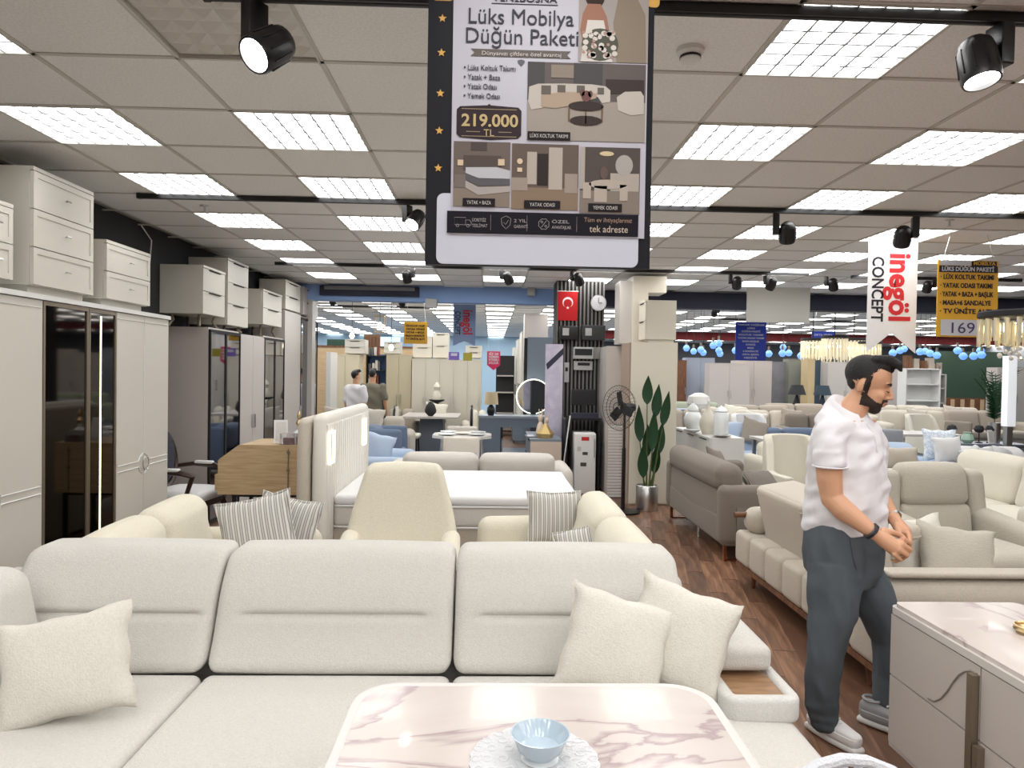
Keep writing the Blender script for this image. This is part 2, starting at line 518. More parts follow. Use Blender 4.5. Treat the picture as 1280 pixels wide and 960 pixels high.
def pillow_mb(w, h, th, n=14, seed=0):
    mb = MB(); rnd = random.Random(seed); ph = rnd.random() * 9
    vs = []; idx = {}; fs = []
    for s in (0, 1):
        for i in range(n + 1):
            for j in range(n + 1):
                u, v = -1 + 2 * i / n, -1 + 2 * j / n
                u, v = math.sin(u * PI / 2) * .35 + u * .65, math.sin(v * PI / 2) * .35 + v * .65
                edge = i in (0, n) or j in (0, n)
                if edge and s: idx[(s, i, j)] = idx[(0, i, j)]; continue
                th_ = th / 2 * (max(0, (1 - u * u)) * max(0, (1 - v * v))) ** .42
                wob = .06 * math.sin(5 * u + ph) * math.cos(4 * v + ph * 2)
                wr = 1 + .05 * math.sin(13 * (u + v) + ph) * max(abs(u), abs(v)) ** 3
                x = w / 2 * u * (1 - .10 * (1 - v * v)); z = h / 2 * v * (1 - .10 * (1 - u * u))
                x += w * .012 * math.sin(9 * v + ph) * abs(u) ** 4; z += h * .012 * math.sin(8 * u + 2 * ph) * abs(v) ** 4
                y = th_ * (1 + wob) * wr * (-1 if s == 0 else 1)
                idx[(s, i, j)] = len(vs); vs.append((x, y, z))
    for s in (0, 1):
        for i in range(n):
            for j in range(n):
                q = [idx[(s, i, j)], idx[(s, i + 1, j)], idx[(s, i + 1, j + 1)], idx[(s, i, j + 1)]]
                fs.append(tuple(q if s == 0 else reversed(q)))
    return mb.add(vs, fs)


def pillow(label, loc, rot, m, w=.45, h=.45, th=.14, seed=0, group=None, cat='pillow', piping=False):
    o = pillow_mb(w, h, th, 14 if w > .3 else 8, seed).build('pillow', m, smooth=True, ang=80)
    o.location = loc; o.rotation_euler = Euler(rot, 'XYZ')
    tag(o, label, cat, group)
    if piping:
        pts = []
        for k in range(48):
            g = 4 * k / 48; s_, f_ = int(g), (g % 1) * 2 - 1
            u, v = [(f_, -1), (1, f_), (-f_, 1), (-1, -f_)][s_]
            pts.append((w / 2 * u * (1 - .10 * (1 - v * v)), 0, h / 2 * v * (1 - .10 * (1 - u * u))))
        MB().tube(pts, .007, 5, True).build('piping', m, o)
    return o


def sofa(name, label, loc, rz, L, D, m, seat=.43, back=.82, arm_h=.62, arm_w=.2, n=2, leg_m=None, leg_h=.13, arms=(1, 1), lean=.1, cat='sofa', group=None, r=.07, back_t=.2, roll=0, pil=None):
    t = thing(name, label, cat, loc, rz, group)
    leg_m = leg_m or WOODD
    x0 = -L / 2 + (arm_w if arms[0] else 0); x1 = L / 2 - (arm_w if arms[1] else 0)
    MB().soft((0, 0, (leg_h + seat - .14) / 2), (L - .04, D - .06, seat - .14 - leg_h), .03, 1).build('base', m, t)
    c = (x1 - x0) / n
    for k in range(n):
        MB().soft((x0 + c * (k + .5), -back_t / 2 - .01, seat - .08), (c - .006, D - back_t - .0, .17), .05, 2, (0, .0, .018)).build('seat_cushion', m, t)
        bh = back - seat + .05
        yb = D / 2 - back_t / 2

        def fn(o, bh=bh):
            z = o.z + bh / 2
            o.y += lean * z / bh - lean * .5 - (.02 if z > bh * .72 else 0) * roll
            return o
        MB().soft((x0 + c * (k + .5), yb - .02, seat - .04 + bh / 2), (c - .006, back_t, bh), r, 3, (0, .03, .01), fn=fn).build('back_cushion', m, t)
    for s, on in ((-1, arms[0]), (1, arms[1])):
        if on:
            MB().soft((s * (L / 2 - arm_w / 2), 0, (arm_h + leg_h) / 2), (arm_w, D, arm_h - leg_h), min(r, arm_w * .45), 2, (.01, .01, .01)).build('arm', m, t)
    legs(t, (-L / 2 + .1, L / 2 - .1), (-D / 2 + .08, D / 2 - .08), leg_h + .01, .022, leg_m)
    return t


def shell_chair(name, label, loc, rz, w, d, h, m, seat=.42, leg_m=None, cat='armchair', group=None, arm_h=.58, waist=.76):
    """tall armchair: back and arms one wrapped shell that narrows upward, loose seat cushion"""
    t = thing(name, label, cat, loc, rz, group)
    leg_m = leg_m or WOODD
    N = 21; R = 9
    vs = []; fs = []
    th = .09

    def P(a, zf, off):
        # a in [-1,1] round the seat; +-1 = arm fronts, 0 = middle of the back
        ab = abs(a)
        top = h if ab < .38 else (arm_h + (h - arm_h) * .5 * (1 + math.cos(PI * min(1, (ab - .38) / .16))))
        top -= .02 * (ab / .38) ** 3 if ab < .38 else (.02 * max(0, 1 - (ab - .38) / .16))
        z = .16 + (top - .16) * zf
        k = 1 - (1 - waist) * min(1, max(0, (z - arm_h * .75) / (h - arm_h * .75))) ** .85
        if ab < .4: x = w / 2 * .86 * math.sin(a / .4 * PI / 2) ; y = d / 2 - .10 * (ab / .4) ** 3
        else: x = w / 2 * (.86 + .14 * min(1, (ab - .4) / .3)) * (1 if a > 0 else -1); y = d / 2 - .10 - (d - .16) * (ab - .4) / .6
        lean_ = .12 * (z - seat) / (h - seat) if z > seat else 0
        nx = -math.sin(a / .5 * PI / 2) if ab < .5 else (-1 if a > 0 else 1)
        ny = -math.cos(a / .5 * PI / 2) if ab < .5 else 0
        return (x * k + nx * off, y + lean_ * (1 - min(1, ab / .6)) + ny * off, z)
    for off_i, off in enumerate((0, th)):
        for i in range(N + 1):
            for j in range(R + 1):
                zf = j / R
                vs.append(P(-1 + 2 * i / N, zf, off * (1 - .0 * zf)))
    q = (N + 1) * (R + 1)
    I = lambda s, i, j: s * q + i * (R + 1) + j
    for i in range(N):
        for j in range(R):
            fs.append((I(0, i, j), I(0, i + 1, j), I(0, i + 1, j + 1), I(0, i, j + 1)))
            fs.append((I(1, i, j), I(1, i, j + 1), I(1, i + 1, j + 1), I(1, i + 1, j)))
        fs.append((I(0, i, R), I(0, i + 1, R), I(1, i + 1, R), I(1, i, R)))
        fs.append((I(0, i, 0), I(1, i, 0), I(1, i + 1, 0), I(0, i + 1, 0)))
    for j in range(R):
        fs.append((I(0, 0, j), I(0, 0, j + 1), I(1, 0, j + 1), I(1, 0, j)))
        fs.append((I(0, N, j), I(1, N, j), I(1, N, j + 1), I(0, N, j + 1)))
    o = MB().add(vs, fs).build('backrest', m, t, ang=80)
    md = o.modifiers.new('b', 'BEVEL'); md.width = .03; md.segments = 3; md.limit_method = 'ANGLE'; md.angle_limit = math.radians(50)
    MB().soft((0, -.04, seat - .07), (w - 2 * th - .01, d - th - .08, .16), .05, 2, (0, .01, .02)).build('seat_cushion', m, t)
    MB().soft((0, -.01, .2), (w - .08, d - .12, .14), .03, 1).build('base', m, t)
    legs(t, (-w / 2 + .1, w / 2 - .1), (-d / 2 + .1, d / 2 - .1), .15, .02, leg_m, .02)
    return t


def dining_chair(name, label, loc, rz, m, frame_m, h=.86, group=None, oval=False):
    t = thing(name, label, 'chair', loc, rz, group)
    MB().soft((0, 0, .45), (.46, .44, .07), .03, 1, (0, 0, .01)).build('seat', m, t)
    if oval:
        MB().add([], []).soft((0, .21, .74), (.44, .05, .46), .02, 3, fn=lambda o: (o.x * math.sqrt(max(.12, 1 - (o.z / .24) ** 2 * .7)), o.y, o.z)).build('backrest', m, t)
        MB().tube([(.23 * math.sin(q), .215, .74 + .25 * math.cos(q)) for q in [2 * PI * k / 24 for k in range(24)]], .022, 6, True).build('back_frame', frame_m, t)
    else:
        MB().soft((0, .2, h - .14), (.46, .07, .28), .035, 3, fn=lambda o: (o.x, o.y - .22 * o.x * o.x * 3, o.z)).build('backrest', m, t)
    for s in (-1, 1):
        MB().cyl((s * .19, .2, .42), (s * .19, .21, h - .2), .012, n=6).build('back_post', frame_m, t)
    legs(t, (-.19, .19), (-.17, .18), .43, .016, frame_m, .02)
    return t


def table(name, label, loc, rz, w, d, h, top_m, leg_m, style='legs', group=None, r=.02, th=.035, cat='table'):
    t = thing(name, label, cat, loc, rz, group)
    if style == 'round':
        MB().slab([(w / 2 * math.cos(2 * PI * k / 32), d / 2 * math.sin(2 * PI * k / 32)) for k in range(32)], h - th, h).build('tabletop', top_m, t)
    else:
        MB().slab(rrect(-w / 2, w / 2, -d / 2, d / 2, r), h - th, h).build('tabletop', top_m, t)
    if style == 'pedestal':
        MB().add([(-w * .2, -d * .16, h - th), (w * .2, -d * .16, h - th), (w * .2, d * .16, h - th), (-w * .2, d * .16, h - th),
                  (-w * .26, -d * .2, 0), (w * .26, -d * .2, 0), (w * .26, d * .2, 0), (-w * .26, d * .2, 0)],
                 [(0, 1, 2, 3), (4, 7, 6, 5), (0, 4, 5, 1), (1, 5, 6, 2), (2, 6, 7, 3), (3, 7, 4, 0)]).build('pedestal', leg_m, t, smooth=False)
    elif style == 'round':
        MB().lathe([(.03, .03), (.03, h - th)], 12).build('column', leg_m, t)
        for k in range(3):
            g = 2 * PI * k / 3
            MB().tube([(0, 0, .12), (.3 * math.cos(g), .3 * math.sin(g), .012)], .014, 6).build('leg', leg_m, t)
    else:
        legs(t, (-w / 2 + .06, w / 2 - .06), (-d / 2 + .06, d / 2 - .06), h - th, .02, leg_m, square=True)
    return t


def cabinet(name, label, loc, rz, w, d, h, m, cols=(1,), kind='drawer', handle='slot', cat='cabinet', plinth=.05, panel='shaker', group=None, hm=None, top=True, mats=None, overhang=0):
    """cols: number of stacked fronts in each column (equal widths)"""
    t = thing(name, label, cat, loc, rz, group)
    hm = hm or CHROME
    MB().box(-w / 2, w / 2, -d / 2 + .02, d / 2, plinth, h - .022).build('body', m, t, smooth=False)
    if plinth > .005: MB().box(-w / 2 + .03, w / 2 - .03, -d / 2 + .05, d / 2 - .02, 0, plinth).build('plinth', m, t, smooth=False)
    if top: MB().box(-w / 2 - overhang, w / 2 + overhang, -d / 2 - .004 - overhang, d / 2, h - .022, h).build('top', m, t, smooth=False)
    cw = w / len(cols)
    for ci, nr in enumerate(cols):
        x0 = -w / 2 + cw * ci; rh = (h - .024 - plinth) / nr
        for k in range(nr):
            z0 = plinth + rh * k
            a, b, c, e = x0 + .003, x0 + cw - .003, z0 + .003, z0 + rh - .003
            fm = (mats[ci] if mats else None) or m
            mb = MB().box(a, b, -d / 2, -d / 2 + .018, c, e)
            if panel == 'shaker':
                f_ = min(.035, (e - c) * .2)
                for q in ((a, b, c, c + f_), (a, b, e - f_, e), (a, a + f_, c + f_, e - f_), (b - f_, b, c + f_, e - f_)):
                    mb.box(q[0], q[1], -d / 2 - .005, -d / 2, q[2], q[3])
            fr = mb.build('drawer' if kind == 'drawer' else 'door', fm, t, smooth=False)
            xc, zc = (a + b) / 2, (c + e) / 2
            y = -d / 2 - .005
            if handle == 'knob':
                MB().cyl((xc, y, zc), (xc, y - .02, zc), .005, n=6).cyl((xc - .022, y - .022, zc), (xc + .022, y - .022, zc), .005, n=6).build('knob', hm, fr)
            elif handle == 'slot':
                MB().box(a + (b - a) * .25, b - (b - a) * .25, y - .008, y + .006, e - .012, e - .004).build('handle', DARK if m is not DARK else hm, fr, smooth=False)
            elif handle == 'bar':
                xh = b - .04 if ci % 2 == 0 else a + .04
                MB().box(xh - .005, xh + .005, y - .03, y - .018, zc - .12, zc + .12).box(xh - .004, xh + .004, y - .02, y + .004, zc - .11, zc - .1).box(xh - .004, xh + .004, y - .02, y + .004, zc + .1, zc + .11).build('handle', hm, fr, smooth=False)
    return t


def vase(label, loc, prof, m, name='vase', lid=None, cat='vase', n=20):
    o = MB().lathe(prof, n).build(name, m, ang=50)
    o.location = loc; tag(o, label, cat)
    return o


def swept_rim(path, w_, h_, r, zc):
    """closed rounded-box section swept round a closed 2D path, one clean surface"""
    sec = rrect(-w_ / 2, w_ / 2, -h_ / 2, h_ / 2, r, 4); n = len(sec); m = len(path); vs = []; fs = []
    for i in range(m):
        p = Vector(path[i]); a = Vector(path[i - 1]); b = Vector(path[(i + 1) % m])
        t1 = (p - a).normalized(); t2 = (b - p).normalized(); tt = (t1 + t2).normalized(); nn = Vector((-tt.y, tt.x))
        for sx, sz in sec: vs.append((p.x + nn.x * sx, p.y + nn.y * sx, zc + sz))
    for i in range(m):
        for k in range(n):
            j = (i + 1) % m; fs.append((i * n + k, i * n + (k + 1) % n, j * n + (k + 1) % n, j * n + k))
    return MB().add(vs, fs)


def spot(label, x, y, yaw, tilt, side=1, z=CEIL - .045, sc=1, drop=.17, adapter=True, group='black track spotlights'):
    """track spotlight: box driver under the track, swivelling head with a glowing face"""
    t = thing('track_spotlight', label, 'spotlight', (x, y, z), yaw, group)
    t.scale = (sc, sc, sc)
    MB().soft((0, 0, -drop / 2), (.05, .075, drop), .006, 0).build('driver_box', BLACK, t)
    M = Matrix.Translation((side * .085, 0, -drop + .02)) @ Matrix.Rotation(tilt, 4, 'X')
    hd = MB().lathe([(0, .075), (.035, .072), (.052, .055), (.06, .02), (.062, -.07), (.058, -.085), (.052, -.085), (.05, -.07), (0, -.07)], 20, M=M)
    for k in range(10):
        g = 2 * PI * k / 10
        hd.cyl((.058 * math.cos(g), .058 * math.sin(g), .03), (.063 * math.cos(g), .063 * math.sin(g), -.06), .003, n=4, M=M)
    h = hd.build('lamp_head', BLACK, t)
    MB().cyl((side * .02, 0, -drop + .03), (side * .06, 0, -drop + .02), .012, n=8).build('swivel', BLACK, t)
    MB().lathe([(.05, -.071), (.0, -.0725)], 20, M=M).build('lens', emit('spot_lens', (1, .98, .95, 1), 25), h)
    return t


def track(label, y, x0, x1, z=CEIL - .004, group=None):
    t = thing('lighting_track', label, 'track', ((x0 + x1) / 2, y, z), 0, group)
    L = (x1 - x0) / 2
    MB().box(-L, L, -.018, .018, -.034, 0).build('rail', BLACK, t, smooth=False)
    MB().box(-L + .02, L - .02, -.006, .006, -.036, -.034).build('conductor_slot', DARK, t, smooth=False)
    for s in (-1, 1): MB().box(s * L - .012, s * L + .012, -.02, .02, -.036, .002).build('end_cap', BLACK, t, smooth=False)
    return t
# ------------------------------------------------------------------ main sectional sofa
t = thing('sectional_sofa', 'large oat-white L-shaped sofa with three wide back cushions filling the foreground', 'sofa', (0, 2.6, 0))
B = lambda mb, nm, m=SOFA, **k: mb.build(nm, m, t, **k)
O = Vector((0, -2.6, 0))
XS = (-1.905, -1.085, -.135, .80)


def backfn(bh, lean=.27):
    def fn(o):
        z = o.z + bh / 2
        crease = -.022 * math.exp(-((z - bh * .47) / .012) ** 2) * (1 if abs(o.x) < .34 else max(0, 1 - (abs(o.x) - .34) / .04))
        up = .035 * math.exp(-((z - bh * .68) / .13) ** 2) if o.y < 0 else 0
        if o.y < 0: o.y -= crease + up
        o.y += lean * (z / bh)
        return o
    return fn


for k in range(3):
    a, b = XS[k], XS[k + 1]
    bh = .42
    # more rows of vertices around the crease
    B(MB().soft(((a + b) / 2, 2.79 - 2.6, .44 + bh / 2), (b - a - .008, .2, bh), .045, 31, (0, .0, .008), fn=backfn(bh)), 'back_cushion')
    B(MB().soft(((a + b) / 2, 2.27 - 2.6, .36), (b - a - .006, .92, .16), .035, 6, (0, 0, .014)), 'seat_cushion')
B(MB().soft((-.6, 3.0 - 2.6, .45), (2.86, .12, .62), .04, 2), 'back_frame')
B(MB().soft((-.45, 2.4 - 2.6, .2), (3.0, 1.2, .24), .03, 1), 'base')
# left return of the corner
B(MB().soft((-1.785, 2.32 - 2.6, .65), (.26, .82, .42), .07, 8, (.02, .02, .01), fn=lambda o: (o.x - .08 * (o.z + .21) / .42, o.y, o.z)), 'back_cushion')
B(MB().soft((-1.785, 1.47 - 2.6, .65), (.26, .82, .42), .07, 4, (.02, .02, .01), fn=lambda o: (o.x - .12 * (o.z + .21) / .42, o.y, o.z)), 'back_cushion')
B(MB().soft((-2.0, 2.1 - 2.6, .42), (.12, 1.8, .6), .04, 2), 'side_frame')
B(MB().soft((-1.5, 1.42 - 2.6, .36), (.9, .74, .16), .035, 4, (0, 0, .014)), 'seat_cushion')
# right platform, arm pad and tray
B(MB().soft((.84, 2.33 - 2.6, .29), (.52, 1.35, .23), .05, 4, (.0, .0, .01)), 'side_platform')
B(MB().soft((.955, 2.87 - 2.6, .545), (.255, .52, .095), .03, 4, (0, 0, .012)), 'arm_pad')
tr = MB()
x0, x1, y0, y1 = .835, 1.112, 2.405, 3.02
tr = swept_rim(rrect(x0 + .024, x1 - .024, y0 + .024 - 2.6, y1 - .024 - 2.6, .03, 4), .048, .095, .02, .447)
tw = B(tr, 'tray_rim', fabric('tray_white', (206, 205, 201)))
MB().box(x0 + .03, x1 - .03, y0 + .03 - 2.6, y1 - 2.6, .40, .480).build('tray_board', WOODT, tw, smooth=False)
for x in (-1.9, .95):
    for y in (2.0, 3.0): B(MB().cyl((x, y - 2.6, 0), (x, y - 2.6, .1), .02, n=8), 'leg', WOODD)

pillow('ivory boucle pillow slumped in the left corner of the foreground sofa', (-1.40, 2.37, .615), (-.40, -.17, .22), PILLOWF, .43, .355, .15, 1)
pillow('ivory boucle pillow leaning on the right back cushion, nearer the middle of the sofa', (.47, 2.54, .625), (-.42, .26, -.08), PILLOWF, .40, .38, .14, 2)
pillow('ivory boucle pillow standing against the arm pad at the sofa end', (.72, 2.60, .635), (-.38, .28, -.30), PILLOWF, .39, .39, .14, 3)

# ------------------------------------------------------------------ marble table with doily and bowl
t = thing('dining_table', 'blush marble table with pale rounded rim in front of the sofa', 'table', (.13, 1.4, 0))
t.rotation_euler = (0, 0, 0)
hw, z = .475, .76
MB().slab(rrect(-hw, hw, -.52, .53, .115, 8), z - .035, z - .001).build('rim', mat('pale_table_rim', srgb(204, 199, 195), rough=.3), t)
MB().slab(rrect(-hw + .022, hw - .022, -.498, .508, .1, 8), z - .03, z).build('tabletop', MARBLE, t)
MB().soft((0, 0, .36), (.3, .5, .72), .05, 1).build('pedestal', LACQ2, t)
MB().soft((0, 0, .025), (.5, .7, .05), .02, 1).build('foot', LACQ2, t)
pd = atZ(668, 951, .76)
t = thing('lace_doily', 'white scalloped lace doily under the glass bowl on the marble table', 'doily', (pd.x, pd.y, .7605))
n = 96
pr = []
for k in range(n): g = 2 * PI * k / n; r = .138 + .007 * abs(math.sin(g * 9)); pr.append((r * math.cos(g), r * math.sin(g)))
MB().slab(pr, 0, .004).build('lace', mat('white_lace', srgb(205, 206, 208), rough=.9, bump=1, bscale=120, var=.08, vscale=120), t)
fl = MB()
for ring, (rr, m_) in enumerate(((.07, 10), (.105, 15), (.13, 20))):
    for k in range(m_):
        g = 2 * PI * (k + ring * .5) / m_
        c = (rr * math.cos(g), rr * math.sin(g))
        fl.tube([(c[0] + .011 * math.cos(q), c[1] + .011 * math.sin(q), .005) for q in [2 * PI * i / 8 for i in range(8)]], .0013, 4, True)
fl.build('stitching', mat('white_thread', srgb(226, 226, 228), rough=.8), t)
t = thing('glass_bowl', 'small pale blue glazed bowl standing on the lace doily', 'bowl', (pd.x + .012, pd.y, .767))
MB().lathe([(.0, .004), (.028, .0), (.032, .006), (.05, .022), (.062, .05), (.066, .056), (.063, .056), (.058, .048), (.045, .024), (.0, .014)], 32).build('bowl', mat('pale_blue_glaze', srgb(178, 194, 206), rough=.12, coat=.5), t)
MB().lathe([(.034, -.003), (.042, .0), (.03, .006), (.02, .003)], 24).build('foot_ring', PORC, t)

# near chair at the lower right corner
cx = atZ(1092, 946, .85)
t = thing('dining_chair', 'white woven-back chair cropped by the bottom edge beside the dresser', 'chair', (cx.x - .07, cx.y - .1, 0), .15)
MB().soft((0, -.22, .45), (.46, .46, .07), .03, 1).build('seat', WHITEF, t)
WV = mat('white_woven_cord', srgb(206, 208, 214), rough=.8, bump=1, bscale=160)
pts = [(-.235 * math.sin(q) , .07 - .8 * (.235 * math.sin(q)) ** 2, .60 + .262 * math.cos(q)) for q in [-2.3 + 4.6 * k / 20 for k in range(21)]]
bz = MB().tube(pts, .012, 8)
bz.build('back_rail', WV, t)
wv = MB()
for k in range(15):
    x = -.22 + .44 * k / 14; zt = .60 + .25 * math.sqrt(max(0, 1 - (x / .235) ** 2)); wv.tube([(x, .045 - .8 * x * x, .5), (x, .065 - .8 * x * x, zt)], .009, 5)
for k in range(9): zz = .5 + .038 * k; wv.tube([(x_, .06 - .8 * x_ * x_, zz) for x_ in (-.25, -.15, 0, .15, .25)], .008, 5)
wv.build('backrest', WV, t)
legs(t, (-.2, .2), (-.4, -.02), .42, .014, CHROME)

# ------------------------------------------------------------------ dresser on the right
XD = 1.62
y1 = 2.78; y0 = 1.15
t = thing('dresser', 'mushroom grey dresser with marble top and bronze upright handles at right edge', 'dresser', (XD + .27, (y0 + y1) / 2, 0), -PI / 2)
Ld = y1 - y0
# local: front -y faces world -x ; local x runs world -y
MB().soft((0, .006, .40), (Ld - .03, .50, .53), .008, 0).build('body', LACQ3, t)
MB().slab(rrect(-Ld / 2, Ld / 2, -.27, .26, .035), .678, .705).build('top_rim', mat('dresser_rim', srgb(205, 200, 195), rough=.3), t)
MB().slab(rrect(-Ld / 2 + .012, Ld / 2 - .012, -.258, .25, .03), .70, .72).build('marble_top', MARBLE, t)
MB().soft((0, .0, .142), (Ld, .52, .02), .008, 0).build('base_rail', mat('dresser_rim', srgb(222, 216, 210)), t)
legs(t, (-Ld / 2 + .1, Ld / 2 - .1), (-.18, .18), .135, .015, BRONZE)
xl = -Ld / 2 + .012; ws = (Ld - .03) / 4 + .02; zs = (.155, .43, .676)
xs_ = y1 - atX(1226, 820, XD).y; xq = [-Ld / 2 + .012, -Ld / 2 + xs_, -Ld / 2 + xs_ * 2, Ld / 2 - .012]
for c in range(3):
    for r in range(2):
        a, b, e, f = xq[c] + .003, xq[c + 1] - .003, zs[r] + .003, zs[r + 1] - .003
        if c == 1 and r == 0: e2 = e
        d = MB().box(a, b, -.268, -.25, e, f).build('drawer', LACQ3, t, smooth=False)
        if r == 1:
            pts = []
            for uu, vv in ((1221, 842), (1214, 838.5), (1206, 839), (1198, 844), (1191, 853), (1184, 864), (1176, 873), (1168, 876.5), (1160, 873)):
                q = atX(uu, vv, XD); lx = (y0 + y1) / 2 - q.y
                if c == 1: lx = 2 * xq[1] - lx
                if c == 2: lx += 2 * xs_
                pts.append((lx, -.2695, q.z))
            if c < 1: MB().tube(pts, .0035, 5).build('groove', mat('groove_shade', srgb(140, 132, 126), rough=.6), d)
xh = xq[1]
hz = atX(1221, 843, XD).z
MB().box(xh - .034, xh - .004, -.292, -.268, .22, hz).build('handle', BRONZE, t, smooth=False)
MB().box(xh + .002, xh + .028, -.292, -.268, .16, .42).build('handle', BRONZE, t, smooth=False)
# gilt dish and dried flowers at the frame edge
dp = atZ(1282, 792, .72)
t = thing('gilt_ornament', 'small gilt ribbed dish on the marble dresser top at frame edge', 'dish', (dp.x + .02, dp.y, .721))
MB().lathe([(.0, 0), (.045, .0), (.055, .012), (.05, .022), (.03, .012), (0, .01)], 24).build('dish', GOLD, t)
MB().tube([(.05 * math.cos(q), .05 * math.sin(q), .024) for q in [2 * PI * i / 20 for i in range(20)]], .004, 5, True).build('beaded_rim', GOLD, t)
fp = atY(1292, 690, 3.0)
t = thing('dried_flowers', 'spray of pale gold dried flowers reaching in at right frame edge', 'flowers', (fp.x + .12, 2.62, .72))
st = MB(); bl = MB(); rnd = random.Random(3)
for k in range(16):
    g = rnd.uniform(0, 6.28); q = Vector((math.cos(g) * rnd.uniform(.03, .17) - .05, math.sin(g) * rnd.uniform(.03, .15), rnd.uniform(.12, .32)))
    st.tube([(0, 0, .08), q * .5 + Vector((0, 0, .08)), q], .002, 4)
    for i in range(5):
        e = q + Vector([rnd.uniform(-.018, .018) for _ in range(3)])
        bl.lathe([(0, -.006), (.006, 0), (0, .008)], 5, c=e)
st.build('stems', GOLD, t); bl.build('blossoms', mat('dried_blossom', srgb(214, 196, 160), rough=.8), t)
MB().lathe([(0, 0), (.035, 0), (.045, .05), (.025, .1), (.03, .12), (.024, .12), (.0, .05)], 16).build('vase', PORC, t)

# ------------------------------------------------------------------ cream loveseats, tall armchair
LS = Vector((-1.52, 3.9, 0))
sofa('loveseat', 'cream chenille loveseat on the left with its back to the wardrobes', (-1.47, 3.88, 0), PI / 2 + .05, 1.42, .86, CREAM2, .41, .83, .60, .17, 2, lean=.12, arms=(0, 1), r=.08, roll=1)
sofa('loveseat', 'cream chenille loveseat on the right facing the left, back to the aisle', (.36, 4.0, 0), -PI / 2, 1.82, .86, CREAM2, .41, .82, .62, .17, 2, lean=.12, arms=(1, 0), r=.08, roll=1)
t = thing('armchair', 'cream high-back armchair standing centrally behind the foreground sofa', 'armchair', (-.56, 4.3, 0), 0)


def flare(o):
    z = o.z + .36                          # 0 at the bottom, .72 at the top
    w_ = z + .28
    kx = [(0, .36), (.54, .36), (.71, .325), (.86, .283), (1.0, .243), (1.2, .23)]
    for (a_, b_), (c_, d_) in zip(kx, kx[1:]):
        if a_ <= w_ <= c_ or (a_ == 1.0): hw_ = b_ + (d_ - b_) * (w_ - a_) / (c_ - a_); break
    return (o.x / .36 * hw_, o.y + .16 * z / .72 - .05 * (o.x / .36) ** 2, o.z)


MB().soft((0, .24, .64), (.72, .13, .72), .06, 8, (0, .02, .01), fn=flare, seg=3).build('backrest', CREAM2, t)
for s in (-1, 1):
    MB().soft((s * .305, -.0, .37), (.12, .50, .36), .055, 5, (.01, 0, .0), fn=lambda o, s=s: (o.x + s * .02 * (o.z / .2), o.y, o.z + .07 * max(0, o.y / .28) ** 1.5), seg=3).build('arm', CREAM2, t)
MB().soft((0, -.06, .37), (.52, .56, .17), .06, 4, (0, .01, .02)).build('seat_cushion', CREAM2, t)
MB().soft((0, .0, .24), (.68, .62, .14), .05, 2).build('base', CREAM2, t)
legs(t, (-.28, .28), (-.24, .26), .18, .02, WOODD, .02)
p = atY(330, 662, 4.05)
pillow('grey striped pillow leaning on the left loveseat, front one of the pair', (p.x - .02, 4.0, p.z), (-.25, -.22, .12), STRIPE, .42, .40, .13, 5, piping=True)
p = atY(358, 660, 4.25)
pillow('grey striped pillow on the left loveseat, rear one beside the arm', (p.x, 4.24, p.z), (-.25, .15, -.2), STRIPE, .40, .38, .12, 6, piping=True)
p = atY(693, 649, 4.6)
pillow('grey striped pillow standing upright against the right loveseat arm', (p.x, 4.62, p.z + .01), (-.12, .0, .05), STRIPE, .36, .34, .12, 7, piping=True)
p = atY(733, 680, 4.0)
pillow('grey striped pillow lying low on the right loveseat behind the big sofa', (p.x, 4.0, p.z - .04), (-.5, -.3, -.2), STRIPE, .36, .30, .12, 8, piping=True)

# ------------------------------------------------------------------ bed
t = thing('bed', 'double bed with bare white mattress and tall channelled headboard at its left end', 'bed', (-.3, 6.45, 0))
bx0, bx1, by0, by1 = -1.27, .74, 5.7, 7.2
MB().soft(((bx0 + bx1) / 2 + .3, 0, .19), (bx1 - bx0, by1 - by0 - .02, .30), .03, 1).build('bed_base', BEIGE, t)
mt = MB().soft(((bx0 + bx1) / 2 + .3 + .01, 0, .435), (bx1 - bx0, by1 - by0, .19), .04, 3, (0, 0, .01)).build('mattress', mat('mattress_side', srgb(205, 201, 194), rough=.9, bump=.5, bscale=90), t)
MB().soft(((bx0 + bx1) / 2 + .31, 0, .56), (bx1 - bx0, by1 - by0 + .01, .085), .035, 3, (0, 0, .012)).build('pillow_top', WHITEF, mt)
for zz in (.345, .515):
    MB().tube([(x + .3, y - 6.45, zz) for x, y in rrect(bx0 + .01, bx1 + .01, by0 - .004, by1 + .004, .05)], .008, 5, True).build('piping', WHITEF, mt)
MB().cyl((.72, -.758, .44), (.72, -.762, .44), .012, n=10).build('vent', GOLD, mt)
for r_, (xx, tt, hh, yy0, yy1) in enumerate(((-1.315, .11, 1.27, 5.42, 7.36), (-1.425, .09, 1.24, 5.36, 7.3))):
    hb = MB().soft((xx + .3, (yy0 + yy1) / 2 - 6.45, hh / 2), (tt, yy1 - yy0, hh), .053, 3, seg=4, fn=lambda o, hh=hh, L_=(yy1 - yy0) / 2: (o.x, o.y * (1 - .05 * max(0, (o.z - hh / 2 + .2) / .2) ** 2), o.z))
    h = hb.build('headboard', WHITEF if r_ == 0 else BEIGE, t)
    if r_ == 0:
        h.data.materials.clear(); h.data.materials.append(mat('headboard_fabric', srgb(220, 217, 208), rough=.9, bump=.3))
        ch = MB()
        for k in range(22):
            y = yy0 + .09 + (yy1 - yy0 - .18) * k / 21
            ch.soft((xx + tt / 2 + .292, y - 6.45, .72), (.03, .078, .94), .014, 0)
        ch.build('channels', mat('headboard_fabric', srgb(220, 217, 208)), h)
